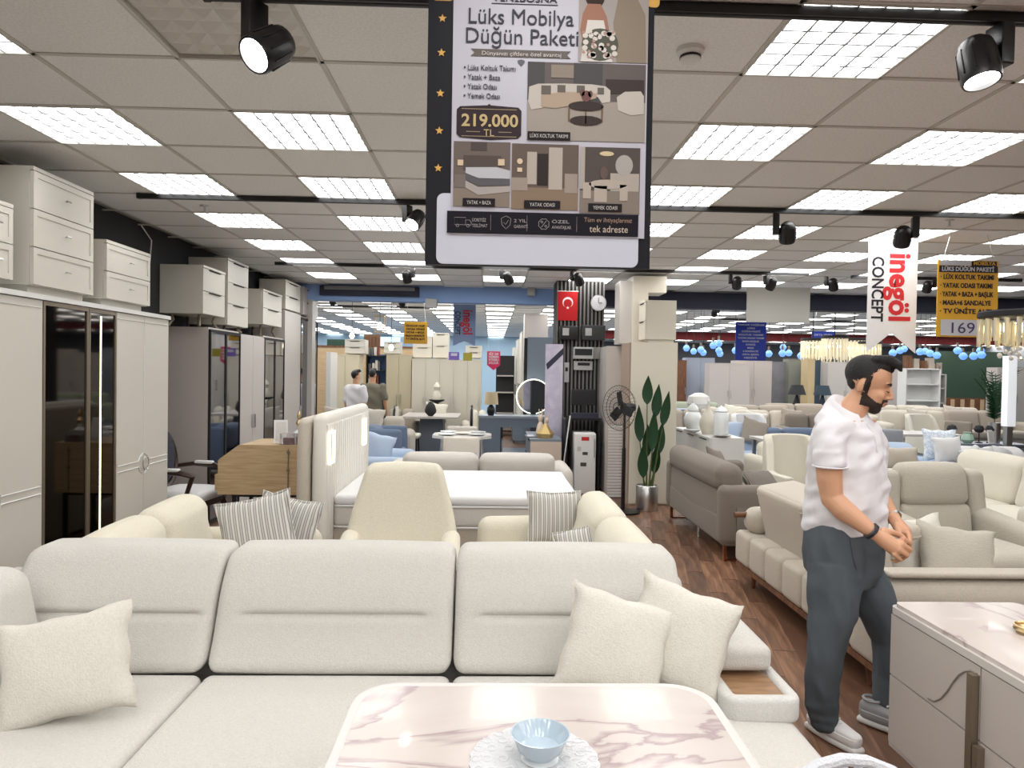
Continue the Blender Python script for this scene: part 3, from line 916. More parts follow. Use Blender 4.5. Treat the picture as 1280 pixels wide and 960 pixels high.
for yy in (5.56, 6.99):
    fr = MB()
    for q in ((-.09, .09, .875, .89), (-.09, .09, 1.115, 1.13), (-.09, -.075, .89, 1.115), (.075, .09, .89, 1.115)):
        fr.box(-1.243 + .3, -1.235 + .3, yy - 6.45 + q[0], yy - 6.45 + q[1], q[2], q[3])
    fr.build('light_frame', emit('bed_light', (1, .97, .88, 1), 2.0), t, smooth=False)

# sofa behind the bed, turned away
sofa('sofa', 'low light grey sofa standing behind the bed with its back toward it', (-.12, 8.12, 0), PI, 2.1, .8, fabric('light_grey_weave', (204, 199, 192)), .38, .70, .56, .2, 2, lean=.04, r=.09)
# ------------------------------------------------------------------ wardrobes along the left wall
WX = -2.7


def Yx(u, X, v=500): return atX(u, v, X).y


# front wardrobe: hinged doors, dark glass pair, hinged pair
ya, yb, yc, yd = 2.75, Yx(53, WX), Yx(145, WX), Yx(210, WX)
H1 = 2.035
t = thing('wardrobe', 'tall ivory wardrobe with smoked glass middle doors at the left edge', 'wardrobe', (WX - .28, (ya + yd) / 2, 0), PI / 2)
L1 = yd - ya; x_of = lambda y: y - (ya + yd) / 2
MB().box(-L1 / 2, L1 / 2, -.255, .28, .06, H1 - .03).build('body', LACQ, t, smooth=False)
MB().box(-L1 / 2, L1 / 2, -.24, .28, 0, .06).build('plinth', LACQ, t, smooth=False)
MB().box(-L1 / 2 - .005, L1 / 2 + .01, -.295, .28, H1 - .03, H1).build('cornice', WHITE, t, smooth=False)
ym = yb - .44
dm = (yc + yd) / 2


def ring_door(a, b, side, pair):
    """door with an inlaid band that steps round a half ring pull; side=+1 ring on the right edge"""
    d = MB().box(x_of(a) + .002, x_of(b) - .002, -.28, -.258, .07, H1 - .035).build('door', LACQ, t, smooth=False)
    zc = .86
    e = x_of(b) if side > 0 else x_of(a)
    o = x_of(a) + .02 if side > 0 else x_of(b) - .02
    s = -side
    mb = MB()
    R = .06
    for dz in (.022, -.022):
        pts = [(o, -.282, zc + dz + (.02 if dz > 0 else -.02)), (o + s * -.012 * 0 , -.282, zc + dz), (e + s * (R + .02), -.282, zc + dz), (e + s * (R + .005), -.282, zc + dz * 2.4), (e + s * .012, -.282, zc + (R + .02) * (1 if dz > 0 else -1))]
        mb.tube(pts, .004, 5)
    mb.tube([(e + s * .003, -.282, zc + R + .02), (e + s * .003, -.282, H1 - .08), (o, -.282, H1 - .08)], .0025, 4)
    mb.build('inlay_band', WHITE, d)
    hr = MB().tube([(e + s * (.012 + .034 * math.sin(q)), -.298, zc + .05 * math.cos(q)) for q in [PI * k / 12 for k in range(13)]], .006, 6)
    hr.build('ring_handle', CHROME, d)


ring_door(ym - .44, ym, 1, 0)
ring_door(ym, yb, 1 if False else -1, 0)
ring_door(yc, dm, 1, 0); ring_door(dm, yd, -1, 0)
ygm = Yx(110, WX)
for a, b in ((yb, ygm), (ygm, yc)):
    g = MB().box(x_of(a) + .018, x_of(b) - .018, -.276, -.262, .1, H1 - .06).build('glass_door', SMOKED, t, smooth=False)
    fr = MB()
    xa, xb = x_of(a), x_of(b)
    fr.box(xa + .002, xa + .02, -.285, -.256, .07, H1 - .035).box(xb - .02, xb - .002, -.285, -.256, .07, H1 - .035)
    fr.box(xa + .02, xb - .02, -.285, -.256, .07, .1).box(xa + .02, xb - .02, -.285, -.256, H1 - .06, H1 - .035)
    fr.build('door_frame', BRONZE, g, smooth=False)
yl = Yx(126, WX)
MB().box(x_of(yl) - .003, x_of(yl) + .003, -.281, -.275, .12, H1 - .08).build('led_strip', emit('warm_led', (1, .93, .65, 1), 5), t, smooth=False)


def chest_on(label, u0, v0, u1, zb, X, rows, h=None, d=None, handle='knob', panel='shaker', m=LACQ, stand=0, vtop=None, depth=.5):
    """small chest parked on top of the wardrobes; front upper near corner at pixel (u0, v0), far edge at u1"""
    a = atX(u0, v0, X); b = Yx(u1, X)
    w = b - a.y
    t = cabinet('chest_of_drawers' if rows > 2 else 'bedside_table', label, (X - depth / 2, (a.y + b) / 2, zb), PI / 2, w, depth, a.z - zb, m, (rows,), 'drawer', handle, 'chest', .05, panel)
    return t


chest_on('ivory three-drawer chest stored on top of the front wardrobe', 41, 207, 115, H1, WX, 3)
t_ = chest_on('ivory bedside table stored on the wardrobe, cropped by the left edge', -30, 240, 15, H1, WX, 2)
chest_on('ivory two-drawer bedside table on the far end of the front wardrobe', 132.5, 299, 186, H1, WX, 2, depth=.42)
W2 = -2.85
z2 = 2.02
# second wardrobe: grey end panel, tinted mirror doors
seg = [(262, 300, 'mirror', z2), (300, 330, 'door', 2.02), (330, 355, 'mirror', 2.02), (355, 375, 'tall', 2.36), (375, 396, 'mirror', 2.36)]


def wardrobe_unit(label, u0, u1, h, m, kind, ndoor=2, X=W2, depth=.42):
    y0, y1 = Yx(u0, X), Yx(u1, X)
    t = thing('wardrobe', label, 'wardrobe', (X - depth / 2, (y0 + y1) / 2, 0), PI / 2)
    w = y1 - y0 - .006
    MB().box(-w / 2, w / 2, -depth / 2 + .02, depth / 2, 0, h).build('body', m, t, smooth=False)
    for k in range(ndoor):
        a, b = -w / 2 + w / ndoor * k + .003, -w / 2 + w / ndoor * (k + 1) - .003
        if kind == 'mirror':
            d = MB().box(a + .014, b - .014, -depth / 2 + .002, -depth / 2 + .016, .05, h - .05).build('mirror_door', MIRROR, t, smooth=False)
            fr = MB()
            for q in ((a, a + .016, .02, h - .02), (b - .016, b, .02, h - .02), (a + .016, b - .016, .02, .05), (a + .016, b - .016, h - .05, h - .02)):
                fr.box(q[0], q[1], -depth / 2 - .006, -depth / 2 + .018, q[2], q[3])
            fr.build('door_frame', DARK, d, smooth=False)
        else:
            d = MB().box(a, b, -depth / 2, -depth / 2 + .018, .03, h - .01).build('door', m, t, smooth=False)
            xh = b - .03 if k % 2 == 0 else a + .03
            MB().box(xh - .006, xh + .006, -depth / 2 - .03, -depth / 2, .9, 1.06).build('handle', CHROME, d, smooth=False)
    return t


wardrobe_unit('mushroom grey wardrobe with tinted mirror doors behind the carved chair', 262, 300, z2, LACQ3, 'mirror')
wardrobe_unit('pale grey two-door wardrobe just right of the tinted mirror doors', 300, 330, 2.0, LACQ2, 'door')
wardrobe_unit('narrow wardrobe with clear dark mirrors above the oak cabinet', 330, 355, 2.02, LACQ2, 'mirror')
wardrobe_unit('tallest pale grey wardrobe door unit near the blue beam', 355, 375, 2.42, LACQ2, 'door', 1)
wardrobe_unit('mirrored wardrobe next to the beam post at the end of the row', 375, 396, 2.40, LACQ2, 'mirror')


def brackets_chest(label, u0, v0, u1, vb, X, rows, hb, depth=.42, handle='slot', m=LACQ):
    a = atX(u0, v0, X); zb = atX(u0, vb, X).z; b = Yx(u1, X)
    t = cabinet('bedside_table' if rows < 3 else 'chest_of_drawers', label, (X - depth / 2, (a.y + b) / 2, zb - .0), PI / 2, b - a.y, depth, a.z - zb, m, (rows,), 'drawer', handle, 'chest', .0, 'flat')
    t.location.z = hb
    w = b - a.y
    for ch in KIDS(t):
        ch.location.z = zb - hb
    for sx in (-1, 1):
        for sy in (-1, 1):
            if zb - hb > .02:
                MB().tube([(sx * w * .40, sy * depth * .36, 0), (sx * w * .30, sy * depth * .30, (zb - hb) * .6), (sx * w * .34, sy * depth * .34, zb - hb + .002)], .014, 6).build('leg', BRONZE, t)
    return t


brackets_chest('white two-drawer bedside table on curved legs on the grey wardrobe', 254, 331, 280, 392, W2, 2, z2)
brackets_chest('white three-drawer chest on top of the pale grey wardrobe', 285, 322, 309, 406, W2, 3, 2.02 + .0)
brackets_chest('white bedside table on legs above the narrow mirrored wardrobe', 329, 361, 351, 405, W2, 2, 2.02)
brackets_chest('tall white chest of drawers stored nearest the blue beam', 357, 349, 374, 386, W2, 2, 2.42, depth=.36)
brackets_chest('grey two-drawer bedside table on the mirrored wardrobe by the beam post', 379, 358, 396, 393, W2, 2, 2.40, depth=.40, m=LACQ3)
MB_ = MB().tube([(-3.27, Yx(178, -3.25), 2.92), (-3.22, Yx(184, -3.25), 2.8), (-3.2, Yx(185, -3.2), 2.5)], .006, 6).build('loose_cable', WHITE)
tag(MB_, 'thin white cable hanging down the dark wall above the wardrobe', 'cable')

# carved armchair
p = atZ(236, 705, 0)
t = thing('carved_armchair', 'dark carved wood armchair with oval back and pale seat beside the oak cabinet', 'chair', (-2.74, 6.46, 0), 1.45)
DW = mat('dark_mahogany', srgb(52, 30, 22), rough=.3, var=.3)
MB().soft((0, 0, .46), (.5, .48, .1), .04, 2, (0, 0, .03)).build('seat', WHITEF, t)
MB().tube([(.24 * math.sin(q), .26 + .04 * math.cos(q), .78 + .27 * math.cos(q)) for q in [2 * PI * k / 24 for k in range(24)]], .022, 6, True).build('back_frame', DW, t)
MB().soft((0, .26, .78), (.42, .05, .48), .02, 3, fn=lambda o: (o.x * math.sqrt(max(.1, 1 - (o.z / .26) ** 2)), o.y, o.z)).build('back_pad', mat('dark_tapestry', srgb(52, 54, 66), rough=.9, var=.6, vscale=30), t)
for s in (-1, 1):
    MB().tube([(s * .23, .26, .68), (s * .28, .1, .70), (s * .29, -.1, .69), (s * .27, -.2, .66), (s * .26, -.16, .56), (s * .25, -.12, .45)], [.018, .02, .026, .028, .02, .02], 8).build('arm', DW, t)
    MB().soft((s * .285, 0, .715), (.05, .18, .03), .012, 1).build('arm_pad', WHITEF, t)
    MB().tube([(s * .22, -.2, .42), (s * .25, -.24, .3), (s * .21, -.22, .12), (s * .24, -.25, .0)], [.03, .026, .016, .02], 8).build('leg', DW, t)
    MB().tube([(s * .2, .2, .42), (s * .2, .27, .0)], [.022, .016], 8).build('leg', DW, t)
MB().soft((0, -.21, .40), (.46, .04, .07), .012, 1).build('seat_rail', DW, t)

# light oak cabinet, cut-corner panel leaning in front of it
q0, q1 = atY(272, 618, 6.2), atY(378, 557, 6.2)
t = thing('oak_cabinet', 'light oak cabinet on black legs with cut-corner end between wardrobes and bed', 'cabinet', ((q0.x + q1.x) / 2, 6.35, 0))
w_, h0, h1 = q1.x - q0.x, q0.z, q1.z
MB().prism([(-w_ / 2, h0), (w_ / 2, h0), (w_ / 2, h1), (-w_ / 2 + .18, h1), (-w_ / 2 + .02, h1 - .12), (-w_ / 2, h1 - .14)], -.15, -.13).build('end_panel', WOODL, t, smooth=False)
MB().box(-w_ / 2 + .19, w_ / 2 - .0, -.128, .42, h0 + .0, h1 - .0).build('body', WOODL, t, smooth=False)
MB().box(-w_ / 2 - .035, -w_ / 2 + .18, -.125, .38, h0 + .03, h0 + .17).build('drawer', WOODL, t, smooth=False)
MB().cyl((w_ / 2 - .12, -.156, h0 + .02), (w_ / 2 - .12, -.156, h1 - .03), .005, n=6).build('metal_rod', BRONZE, t)
for zz in (h0 + .22, h1 - .06): MB().cyl((w_ / 2 - .12, -.152, zz), (w_ / 2 - .12, -.168, zz), .014, n=8).build('knob', BRONZE, t)
for x in (-w_ / 2 + .12, w_ / 2 - .05):
    for y in (-.08, .36): MB().box(x - .015, x + .015, y - .015, y + .015, 0, h0).build('leg', BLACK, t, smooth=False)
MB().box(-w_ / 2 + .1, w_ / 2 - .04, -.09, -.07, h0 - .03, h0).build('rail', BLACK, t, smooth=False)
ct = h1
p = atY(354, 552, 6.35)
t = thing('picture_frame', 'small white picture frame leaning on the oak cabinet top', 'frame', (p.x - .03, 6.38, ct), .3)
MB().box(-.06, .06, -.006, .006, 0, .21, M=Matrix.Rotation(-.2, 4, 'X')).build('frame', WHITE, t, smooth=False)
MB().box(-.045, .045, -.009, -.006, .02, .19, M=Matrix.Rotation(-.2, 4, 'X')).build('picture', mat('pale_print', srgb(206, 204, 200), rough=.5, var=.2), t, smooth=False)
p = atY(373, 545, 6.4)
t = thing('candle_holder', 'white and gold candle holder on the oak cabinet top', 'ornament', (p.x, 6.42, ct))
MB().lathe([(0, 0), (.05, 0), (.055, .03), (.03, .05), (.045, .07), (.06, .09), (.02, .12), (.02, .15)], 16).build('base', PORC, t)
MB().lathe([(.02, .15), (.03, .18), (.012, .21), (.02, .24), (.004, .29), (0, .29)], 12).build('finial', GOLD, t)
t = thing('glass_box', 'clear box with dark red content on the oak cabinet top', 'box', (atY(361, 552, 6.26).x, 6.28, ct))
MB().box(-.07, .07, -.05, .05, 0, .10).build('box', mat('clear_acrylic', (.9, .9, .92, 1), rough=.05, trans=.9), t, smooth=False)
MB().box(-.045, .045, -.03, .03, .005, .06).build('content', mat('dark_red', srgb(110, 30, 40), rough=.6), t, smooth=False)
# ------------------------------------------------------------------ right-hand seating
# beige sofa with quilted base, seen from behind
ya, yb = 3.42, 5.48
t = thing('sofa', 'beige sofa with quilted base and slim walnut rail behind the walking man', 'sofa', (2.38, (ya + yb) / 2, 0), PI / 2)
L = yb - ya                       # local x = world y ; local -y = world +x (front)
X2 = lambda X: 2.38 - X           # world X -> local y  (rz = 90: local y -> -world x)
MB().box(-L / 2 + .02, L / 2 - .02, X2(2.83), X2(1.95), .13, .165).build('rail', WOODD, t, smooth=False)
n = 7
for k in range(n):
    c = -L / 2 + L / n * (k + .5)
    MB().soft((c, X2(2.04), .285), (L / n - .001, .20, .25), .04, 2, (0, .002, .002)).build('quilted_base', BEIGE, t)
MB().soft((0, X2(2.47), .30), (L - .02, .8, .24), .04, 2).build('seat_base', BEIGE, t)
for k in (-1, 1):
    MB().soft((k * (L - .5) / 4, X2(2.52), .42), ((L - .5) / 2 - .01, .66, .13), .05, 3, (0, 0, .015)).build('seat_cushion', BEIGE, t)
for k in (-1, 1):
    w_ = (L - .48) / 2
    MB().soft((k * w_ / 2, X2(2.16), .57), (w_ - .01, .13, .44), .04, 3, (0, .01, 0), fn=lambda o: (o.x, o.y + .10 * (o.z + .22) / .44, o.z)).build('back_cushion', BEIGE, t)
    hr = MB().soft((k * w_ / 2, X2(2.16), .775), (w_ - .0, .30, .085), .035, 4, (0, 0, .01), fn=lambda o: (o.x, o.y + .0, o.z - .16 * o.y)).build('headrest', BEIGE, t)
    MB().tube([(x, y + X2(2.16), .755 - .16 * y) for x, y in [(q[0] + k * w_ / 2, q[1]) for q in rrect(-w_ / 2 + .002, w_ / 2 - .002, -.148, .148, .03)]], .006, 5, True).build('piping', BEIGE, hr)
for s in (-1, 1):
    MB().soft((s * (L / 2 - .12), X2(2.42), .50), (.22, .86, .20), .08, 3, (.01, .01, .01)).build('arm', BEIGE, t)
    MB().tube([(s * (L / 2 - .10), X2(1.9), .54), (s * (L / 2 - .10), X2(2.02), .54)], .022, 10).build('arm_peg', WOODD, t)
for x in (-L / 2 + .22, L / 2 - .22):
    for y in (X2(2.02), X2(2.75)): MB().cyl((x + (.02 if x > 0 else -.02), y, 0), (x, y, .135), .014, .024, 10).build('leg', WOODD, t)
p = atY(1140, 708, 3.9)
pillow('beige textured pillow on the beige sofa, closer to the man', (p.x + .0, 3.86, .64), (-.35, -.15, .1), PILLOWF, .42, .40, .13, 11)
p = atY(1185, 703, 3.75)
pillow('beige ribbed pillow on the beige sofa, nearer the dresser', (p.x + .03, 3.72, .64), (-.4, .12, -.15), RIBBED, .42, .38, .15, 12)
o = MB().soft((2.42, 3.5, .63), (.82, .12, .03), .014, 2).build('arm_cap', BEIGE)
o.parent = t; o.matrix_parent_inverse = Matrix.Translation(t.location).inverted() @ Matrix.Identity(4)
bpy.context.view_layer.update(); o.matrix_parent_inverse = t.matrix_world.inverted()

# grey velvet sofa
ya, yb = 5.98, 7.95
t = thing('sofa', 'taupe grey velvet sofa with copper loop legs along the aisle', 'sofa', (2.42, (ya + yb) / 2, 0), PI / 2)
L = yb - ya; X2 = lambda X: 2.42 - X
MB().soft((0, X2(2.44), .26), (L - .04, .84, .25), .03, 2).build('base', GREYF, t)
MB().soft((0, X2(2.13), .44), (L - .22, .20, .34), .05, 3, (0, .015, 0)).build('back_lower', GREYF, t)
MB().soft((0, X2(2.12), .705), (L - .20, .24, .26), .10, 4, (0, .02, .01), seg=4, fn=lambda o: (o.x, o.y + .03 * o.z, o.z)).build('back_roll', GREYF, t)
for k in (-1, 1): MB().soft((k * (L - .4) / 4, X2(2.54), .42), ((L - .4) / 2 - .01, .62, .14), .05, 3, (0, 0, .015)).build('seat_cushion', GREYF, t)
for s in (-1, 1):
    MB().soft((s * (L / 2 - .09), X2(2.43), .40), (.17, .86, .52), .06, 3).build('arm', GREYF, t)
    MB().soft((s * (L / 2 - .002), X2(2.47), .35), (.012, .68, .26), .005, 1).build('ribbed_panel', CORD, t)
    for yy in (X2(2.06), X2(2.78)):
        x = s * (L / 2 - .08)
        MB().box(x - .02, x + .02, yy - .012, yy + .012, 0, .145).build('leg', mat('copper', (.5, .22, .12, 1), rough=.25, metal=1), t, smooth=False)
    MB().box(s * (L / 2 - .08) - .02, s * (L / 2 - .08) + .02, X2(2.78), X2(2.06), 0, .012).build('leg_bar', mat('copper', (.5, .22, .12, 1)), t, smooth=False)
MB().cyl((0, X2(2.1), 0), (0, X2(2.1), .14), .015, n=8).build('leg', CHROME, t)
p = atY(963, 592, 6.35)
pillow('dark corduroy pillow lying on the taupe grey sofa', (p.x - .02, 6.48, .60), (-.8, .05, .5), CORD, .44, .34, .13, 13)
p = atY(889, 568, 7.3)
pillow('plain grey pillow at the far end of the taupe grey sofa', (p.x + .08, 7.3, .67), (-.4, .2, .9), GREYF, .42, .38, .12, 14)

# cream armchair beyond the grey sofa
shell_chair('armchair', 'cream armchair between the taupe sofa and the white sideboard', (3.36, 7.42, 0), .12, .78, .72, .97, CREAM, waist=.86)
# light ribbed armchair
t = thing('armchair', 'large pale ribbed armchair with winged back right of the man', 'armchair', (3.28, 4.72, 0), .10)
MB().soft((0, .02, .26), (.80, .84, .20), .04, 1).build('base', RIBBED, t)
MB().soft((0, -.06, .42), (.56, .78, .19), .07, 4, (0, .01, .03)).build('seat_cushion', RIBBED, t)
for s in (-1, 1):
    MB().soft((s * .37, -.04, .44), (.17, .82, .40), .07, 4, fn=lambda o: (o.x, o.y, o.z + (.05 if o.z > 0 else 0) * (o.y / .41))).build('arm', RIBBED, t)
    MB().soft((s * .355, .36, .70), (.13, .18, .50), .05, 3, fn=lambda o, s=s: (o.x - s * .05 * (o.z + .25), o.y + .1 * o.z, o.z)).build('wing', RIBBED, t)
MB().soft((0, .34, .575), (.56, .17, .27), .05, 3, (0, .03, 0), fn=lambda o: (o.x, o.y + .12 * o.z, o.z)).build('back_cushion', RIBBED, t)
MB().soft((0, .37, .845), (.56, .17, .30), .07, 3, (0, .03, .01), fn=lambda o: (o.x * (1 - .06 * (o.z + .15) / .3), o.y + .12 * o.z, o.z)).build('headrest', RIBBED, t)
MB().soft((0, .45, .55), (.70, .06, .76), .03, 2, fn=lambda o: (o.x * (1 - .1 * (o.z + .38) / .76), o.y + .12 * o.z, o.z)).build('back_shell', RIBBED, t)
legs(t, (-.33, .33), (-.33, .35), .17, .02, WOODD)
p = atX(1200, 640, 3.0)
# cream sofas behind it
sofa('sofa', 'long cream sofa running back along the right behind the ribbed armchair', (4.75, 6.55, 0), -PI / 2, 2.3, .95, CREAM, .43, .86, .62, .22, 2, r=.1, lean=.14, roll=1)
sofa('sofa', 'cream sofa facing the camera behind the man, with two small pillows', (3.86, 8.75, 0), 0, 1.1, .85, CREAM, .42, .74, .6, .18, 2, r=.08)
p = atY(1152, 573, 8.0)
pillow('plain beige pillow on the cream sofa behind the man', (p.x, 8.45, .63), (-.3, 0, 0), BEIGE, .52, .30, .14, 15)
p = atY(1112, 568, 8.2)
pillow('floral print pillow on the cream sofa behind the man', (p.x - .03, 8.5, .64), (-.3, .1, 0), mat('floral_print', srgb(200, 196, 186), rough=.9, var=.4, vscale=18), .42, .34, .14, 16)
sofa('sofa', 'cream sofa end with wooden trim cropped by the right edge', (5.1, 4.9, 0), 0, 1.5, .8, CREAM2, .42, .62, .60, .22, 2, r=.1)
# white sideboard with vases
yA, yB = 8.4, 10.05
t = cabinet('sideboard', 'white sideboard carrying ceramic vases beyond the taupe grey sofa', (2.86, (yA + yB) / 2, 0), -PI / 2, yB - yA, .42, .86, WHITE, (2, 2, 2), 'drawer', 'slot', 'sideboard', .08, 'flat')


def on_side(u, v, y):
    p = atY(u, v, y); return (p.x, y, .861)


vase('white ginger jar with domed lid on the white sideboard', on_side(866, 530, 9.3), [(0, 0), (.06, 0), (.075, .02), (.12, .12), (.125, .18), (.09, .25), (.06, .27), (.075, .28), (.07, .32), (.03, .36), (.012, .38), (.015, .4), (0, .41)], PORC, 'ginger_jar')
vase('cream teardrop bottle vase on the white sideboard', on_side(885, 539, 8.9), [(0, 0), (.07, 0), (.11, .1), (.105, .18), (.05, .28), (.018, .34), (.014, .42), (0, .42)], CREAML)
vase('tall ribbed white lidded jar at the near end of the white sideboard', on_side(901, 545, 8.62), [(0, 0), (.085, 0), (.09, .02), (.09, .28), (.07, .30), (.08, .31), (.05, .35), (.012, .37), (0, .39)], PORC, 'lidded_jar', n=14)
vase('low white shell bowl beside the ginger jar', on_side(865, 535, 9.0), [(0, 0), (.03, 0), (.1, .035), (.11, .05), (.09, .05), (0, .02)], PORC, 'bowl', cat='bowl')
vase('small patterned dish at the front corner of the white sideboard', on_side(902, 548, 8.48), [(0, 0), (.04, 0), (.11, .02), (.115, .03), (.08, .028), (0, .015)], mat('patterned_glaze', srgb(170, 166, 158), rough=.3, var=.5, vscale=25), 'dish', cat='dish')
t = thing('table_lamp', 'white mushroom shaped lamp behind the ginger jar', 'lamp', on_side(873, 520, 9.85)); t.scale = (1.1, 1.1, 1.25)
MB().lathe([(0, 0), (.05, 0), (.055, .02), (.05, .16), (.03, .22)], 16).build('base', CREAML, t)
MB().lathe([(.03, .22), (.12, .23), (.15, .28), (.13, .36), (.05, .4), (0, .4)], 20).build('lamp_shade', WHITE, t)

# tall white wardrobe right of the pillar with boxes on top, plant, fan, fridge, shutter
a, b = atY(790, 428, 8.6), atY(847, 428, 8.6)
t = thing('wardrobe', 'tall white end panel wardrobe standing behind the potted plant', 'wardrobe', ((a.x + b.x) / 2, 8.9, 0))
w_ = b.x - a.x
MB().box(-w_ / 2, w_ / 2, -.28, .3, 0, a.z).build('body', CREAML, t, smooth=False)
MB().box(-w_ / 2 - .004, w_ / 2 + .004, -.3, -.28, .02, a.z + .006).build('end_panel', mat('end_panel_white', srgb(222, 216, 200), rough=.4), t, smooth=False)
q = atY(776, 428, 8.3)
MB().box(-w_ / 2 - .018, -w_ / 2, -.26, .3, 0, a.z).build('oak_side', mat('pinkish_oak', srgb(160, 142, 126), rough=.5), t, smooth=False)
top = a.z + .006
a2, b2 = atY(807, 375, 8.66), atY(845, 418, 8.66)
t = cabinet('bedside_table', 'white bedside table stored on the white wardrobe, front turned left', ((a2.x + b2.x) / 2, 8.85, top), -PI / 2, .38, b2.x - a2.x, a2.z - top, CREAML, (2,), 'drawer', 'slot', 'chest', .04, 'flat')
q0, q1, q2 = atY(790, 346, 9.15), atY(831, 365, 9.15), atY(790, 428, 9.15)
t = thing('white_shelf_box', 'white L-shaped box stacked behind the bedside table almost at the ceiling', 'box', ((q0.x + q1.x) / 2, 9.18, top))
w2 = q1.x - q0.x
MB().prism([(-w2 / 2, 0), (-w2 / 2 + .20, 0), (-w2 / 2 + .20, q1.z - top - .02), (w2 / 2, q1.z - top - .02), (w2 / 2, q0.z - top), (-w2 / 2, q0.z - top)], -.12, .3).build('panel', CREAML, t, smooth=False)
MB().box(-w2 / 2 - .16, -w2 / 2, -.06, .3, 0, q0.z - top - .06).build('side_box', LACQ2, t, smooth=False)
wardrobe_grey = thing('wardrobe', 'grey wardrobe side half hidden between pillar and white wardrobe', 'wardrobe', (1.66, 9.62, 0))
MB().box(-.12, .10, -.3, .3, 0, 1.98).build('body', LACQ3, wardrobe_grey, smooth=False)
MB().box(-.13, -.12, -.3, .3, .02, 1.97).build('door', LACQ2, wardrobe_grey, smooth=False)

# plant
pp = atZ(811, 640, 0)
t = thing('potted_plant', 'broad-leaved dark green plant in a steel drum pot', 'plant', (pp.x, pp.y + .12, 0))
sc = (pp.y + .12) / 8.3
MB().lathe([(0, .0), (.125, 0), (.13, .01), (.13, .29), (.122, .30), (.12, .27), (0, .26)], 28).build('pot', CHROME, t)
lv = [(-.02, .0, 1.60, .00, .35), (.10, .02, 1.50, .10, .40), (.19, -.02, 1.42, .22, .42), (-.10, .02, 1.25, -.12, .45), (.05, -.03, 1.20, .05, .5), (-.06, -.03, .78, -.08, .40), (.10, .03, .80, .10, .38), (.14, .0, 1.05, .14, .4), (.0, .03, 1.02, -.02, .4)]
for k, (x, y, zt, lx, ln) in enumerate(lv):
    st = MB().tube([(x * .3, y, .26), (x * .6, y, .26 + (zt - ln - .26) * .6), (x * .9, y, zt - ln)], [.010, .008, .006], 6)
    lf = MB(); n_ = 8; vs = []; fs = []
    yawk = random.uniform(-.7, .7)
    for i in range(n_ + 1):
        f_ = i / n_; wd = .062 * math.sin(PI * min(1, f_ ** .75)) + .002
        cx_ = x * .9 + (lx * .25) * f_; cz = zt - ln + ln * f_; cy_ = y - .04 * f_ * f_
        for s in (-1, 0, 1): vs.append((cx_ + s * wd * math.cos(yawk), cy_ + s * wd * math.sin(yawk) + (.012 if s == 0 else 0), cz))
    for i in range(n_):
        for s in (0, 1): a_ = i * 3 + s; fs.append((a_, a_ + 1, a_ + 4, a_ + 3))
    l = lf.add(vs, fs).build('leaf', LEAF, t)
    sm = l.modifiers.new('s', 'SOLIDIFY'); sm.thickness = .003
    st.build('stem', mat('plant_stem', srgb(84, 96, 52), rough=.6), l)
MB().lathe([(0, .262), (.118, .262)], 16).build('soil', mat('soil', srgb(70, 60, 52), rough=1), t)

# pedestal fan
pf = atY(780, 560, 8.15)
t = thing('pedestal_fan', 'black pedestal fan standing left of the potted plant', 'fan', (pf.x, 8.15, 0), -.95)
MB().lathe([(0, 0), (.2, 0), (.2, .02), (.03, .04)], 20).build('base', BLACK, t)
MB().cyl((0, 0, .03), (0, 0, 1.16), .014, n=8).cyl((0, 0, .03), (0, 0, .75), .022, n=8).build('pole', BLACK, t)
cg = MB(); zc = 1.22
for rr in (.06, .12, .2, .26): cg.tube([(rr * math.cos(q), -.10 - (.03 if rr < .2 else 0), zc + rr * math.sin(q)) for q in [2 * PI * k / 28 for k in range(28)]], .004, 5, True)
for k in range(36):
    q = 2 * PI * k / 36; cg.tube([(.03 * math.cos(q), -.14, zc + .03 * math.sin(q)), (.2 * math.cos(q), -.13, zc + .2 * math.sin(q)), (.26 * math.cos(q), -.08, zc + .26 * math.sin(q)), (.2 * math.cos(q), -.01, zc + .2 * math.sin(q))], .0018, 4)
cg.build('cage', BLACK, t)
MB().cyl((0, -.02, zc), (0, .14, zc), .06, .05, 14).build('motor', BLACK, t)
for k in range(3):
    q = 2 * PI * k / 3 + .3
    M = Matrix.Translation((0, -.06, zc)) @ Matrix.Rotation(q, 4, 'Y')
    MB().soft((.11, 0, 0), (.16, .01, .1), .004, 2, M=M, fn=lambda o: (o.x, o.y + .25 * o.z, o.z)).build('blade', DARK, t)

# small white fridge-like cabinet with stickers
a, b = atY(718, 541, 9.3), atY(745, 541, 9.3)
t = thing('small_fridge', 'small white fridge with stickers against the slatted pillar', 'fridge', ((a.x + b.x) / 2, 9.5, 0))
w_ = b.x - a.x
MB().soft((0, .02, a.z / 2), (w_, .40, a.z), .015, 1).build('body', WHITE, t)
dr = MB().soft((0, -.205, a.z / 2), (w_, .04, a.z - .02), .012, 1).build('door', WHITE, t)
for x, z_, w3, h3, mm in ((-.0, .72, .1, .05, 'red'), (.0, .53, .07, .04, 'dark'), (-.02, .38, .08, .05, 'dark'), (-.08, .58, .05, .06, 'grey')):
    MB().box(x - w3 / 2, x + w3 / 2, -.2275, -.2255, z_, z_ + h3).build('sticker', {'red': mat('sticker_red', srgb(190, 40, 40)), 'dark': mat('sticker_dark', srgb(60, 60, 60)), 'grey': LACQ2}[mm], dr, smooth=False)
MB().box(w_ / 2 - .03, w_ / 2 - .015, -.24, -.225, .5, .75).build('handle', CHROME, dr, smooth=False)

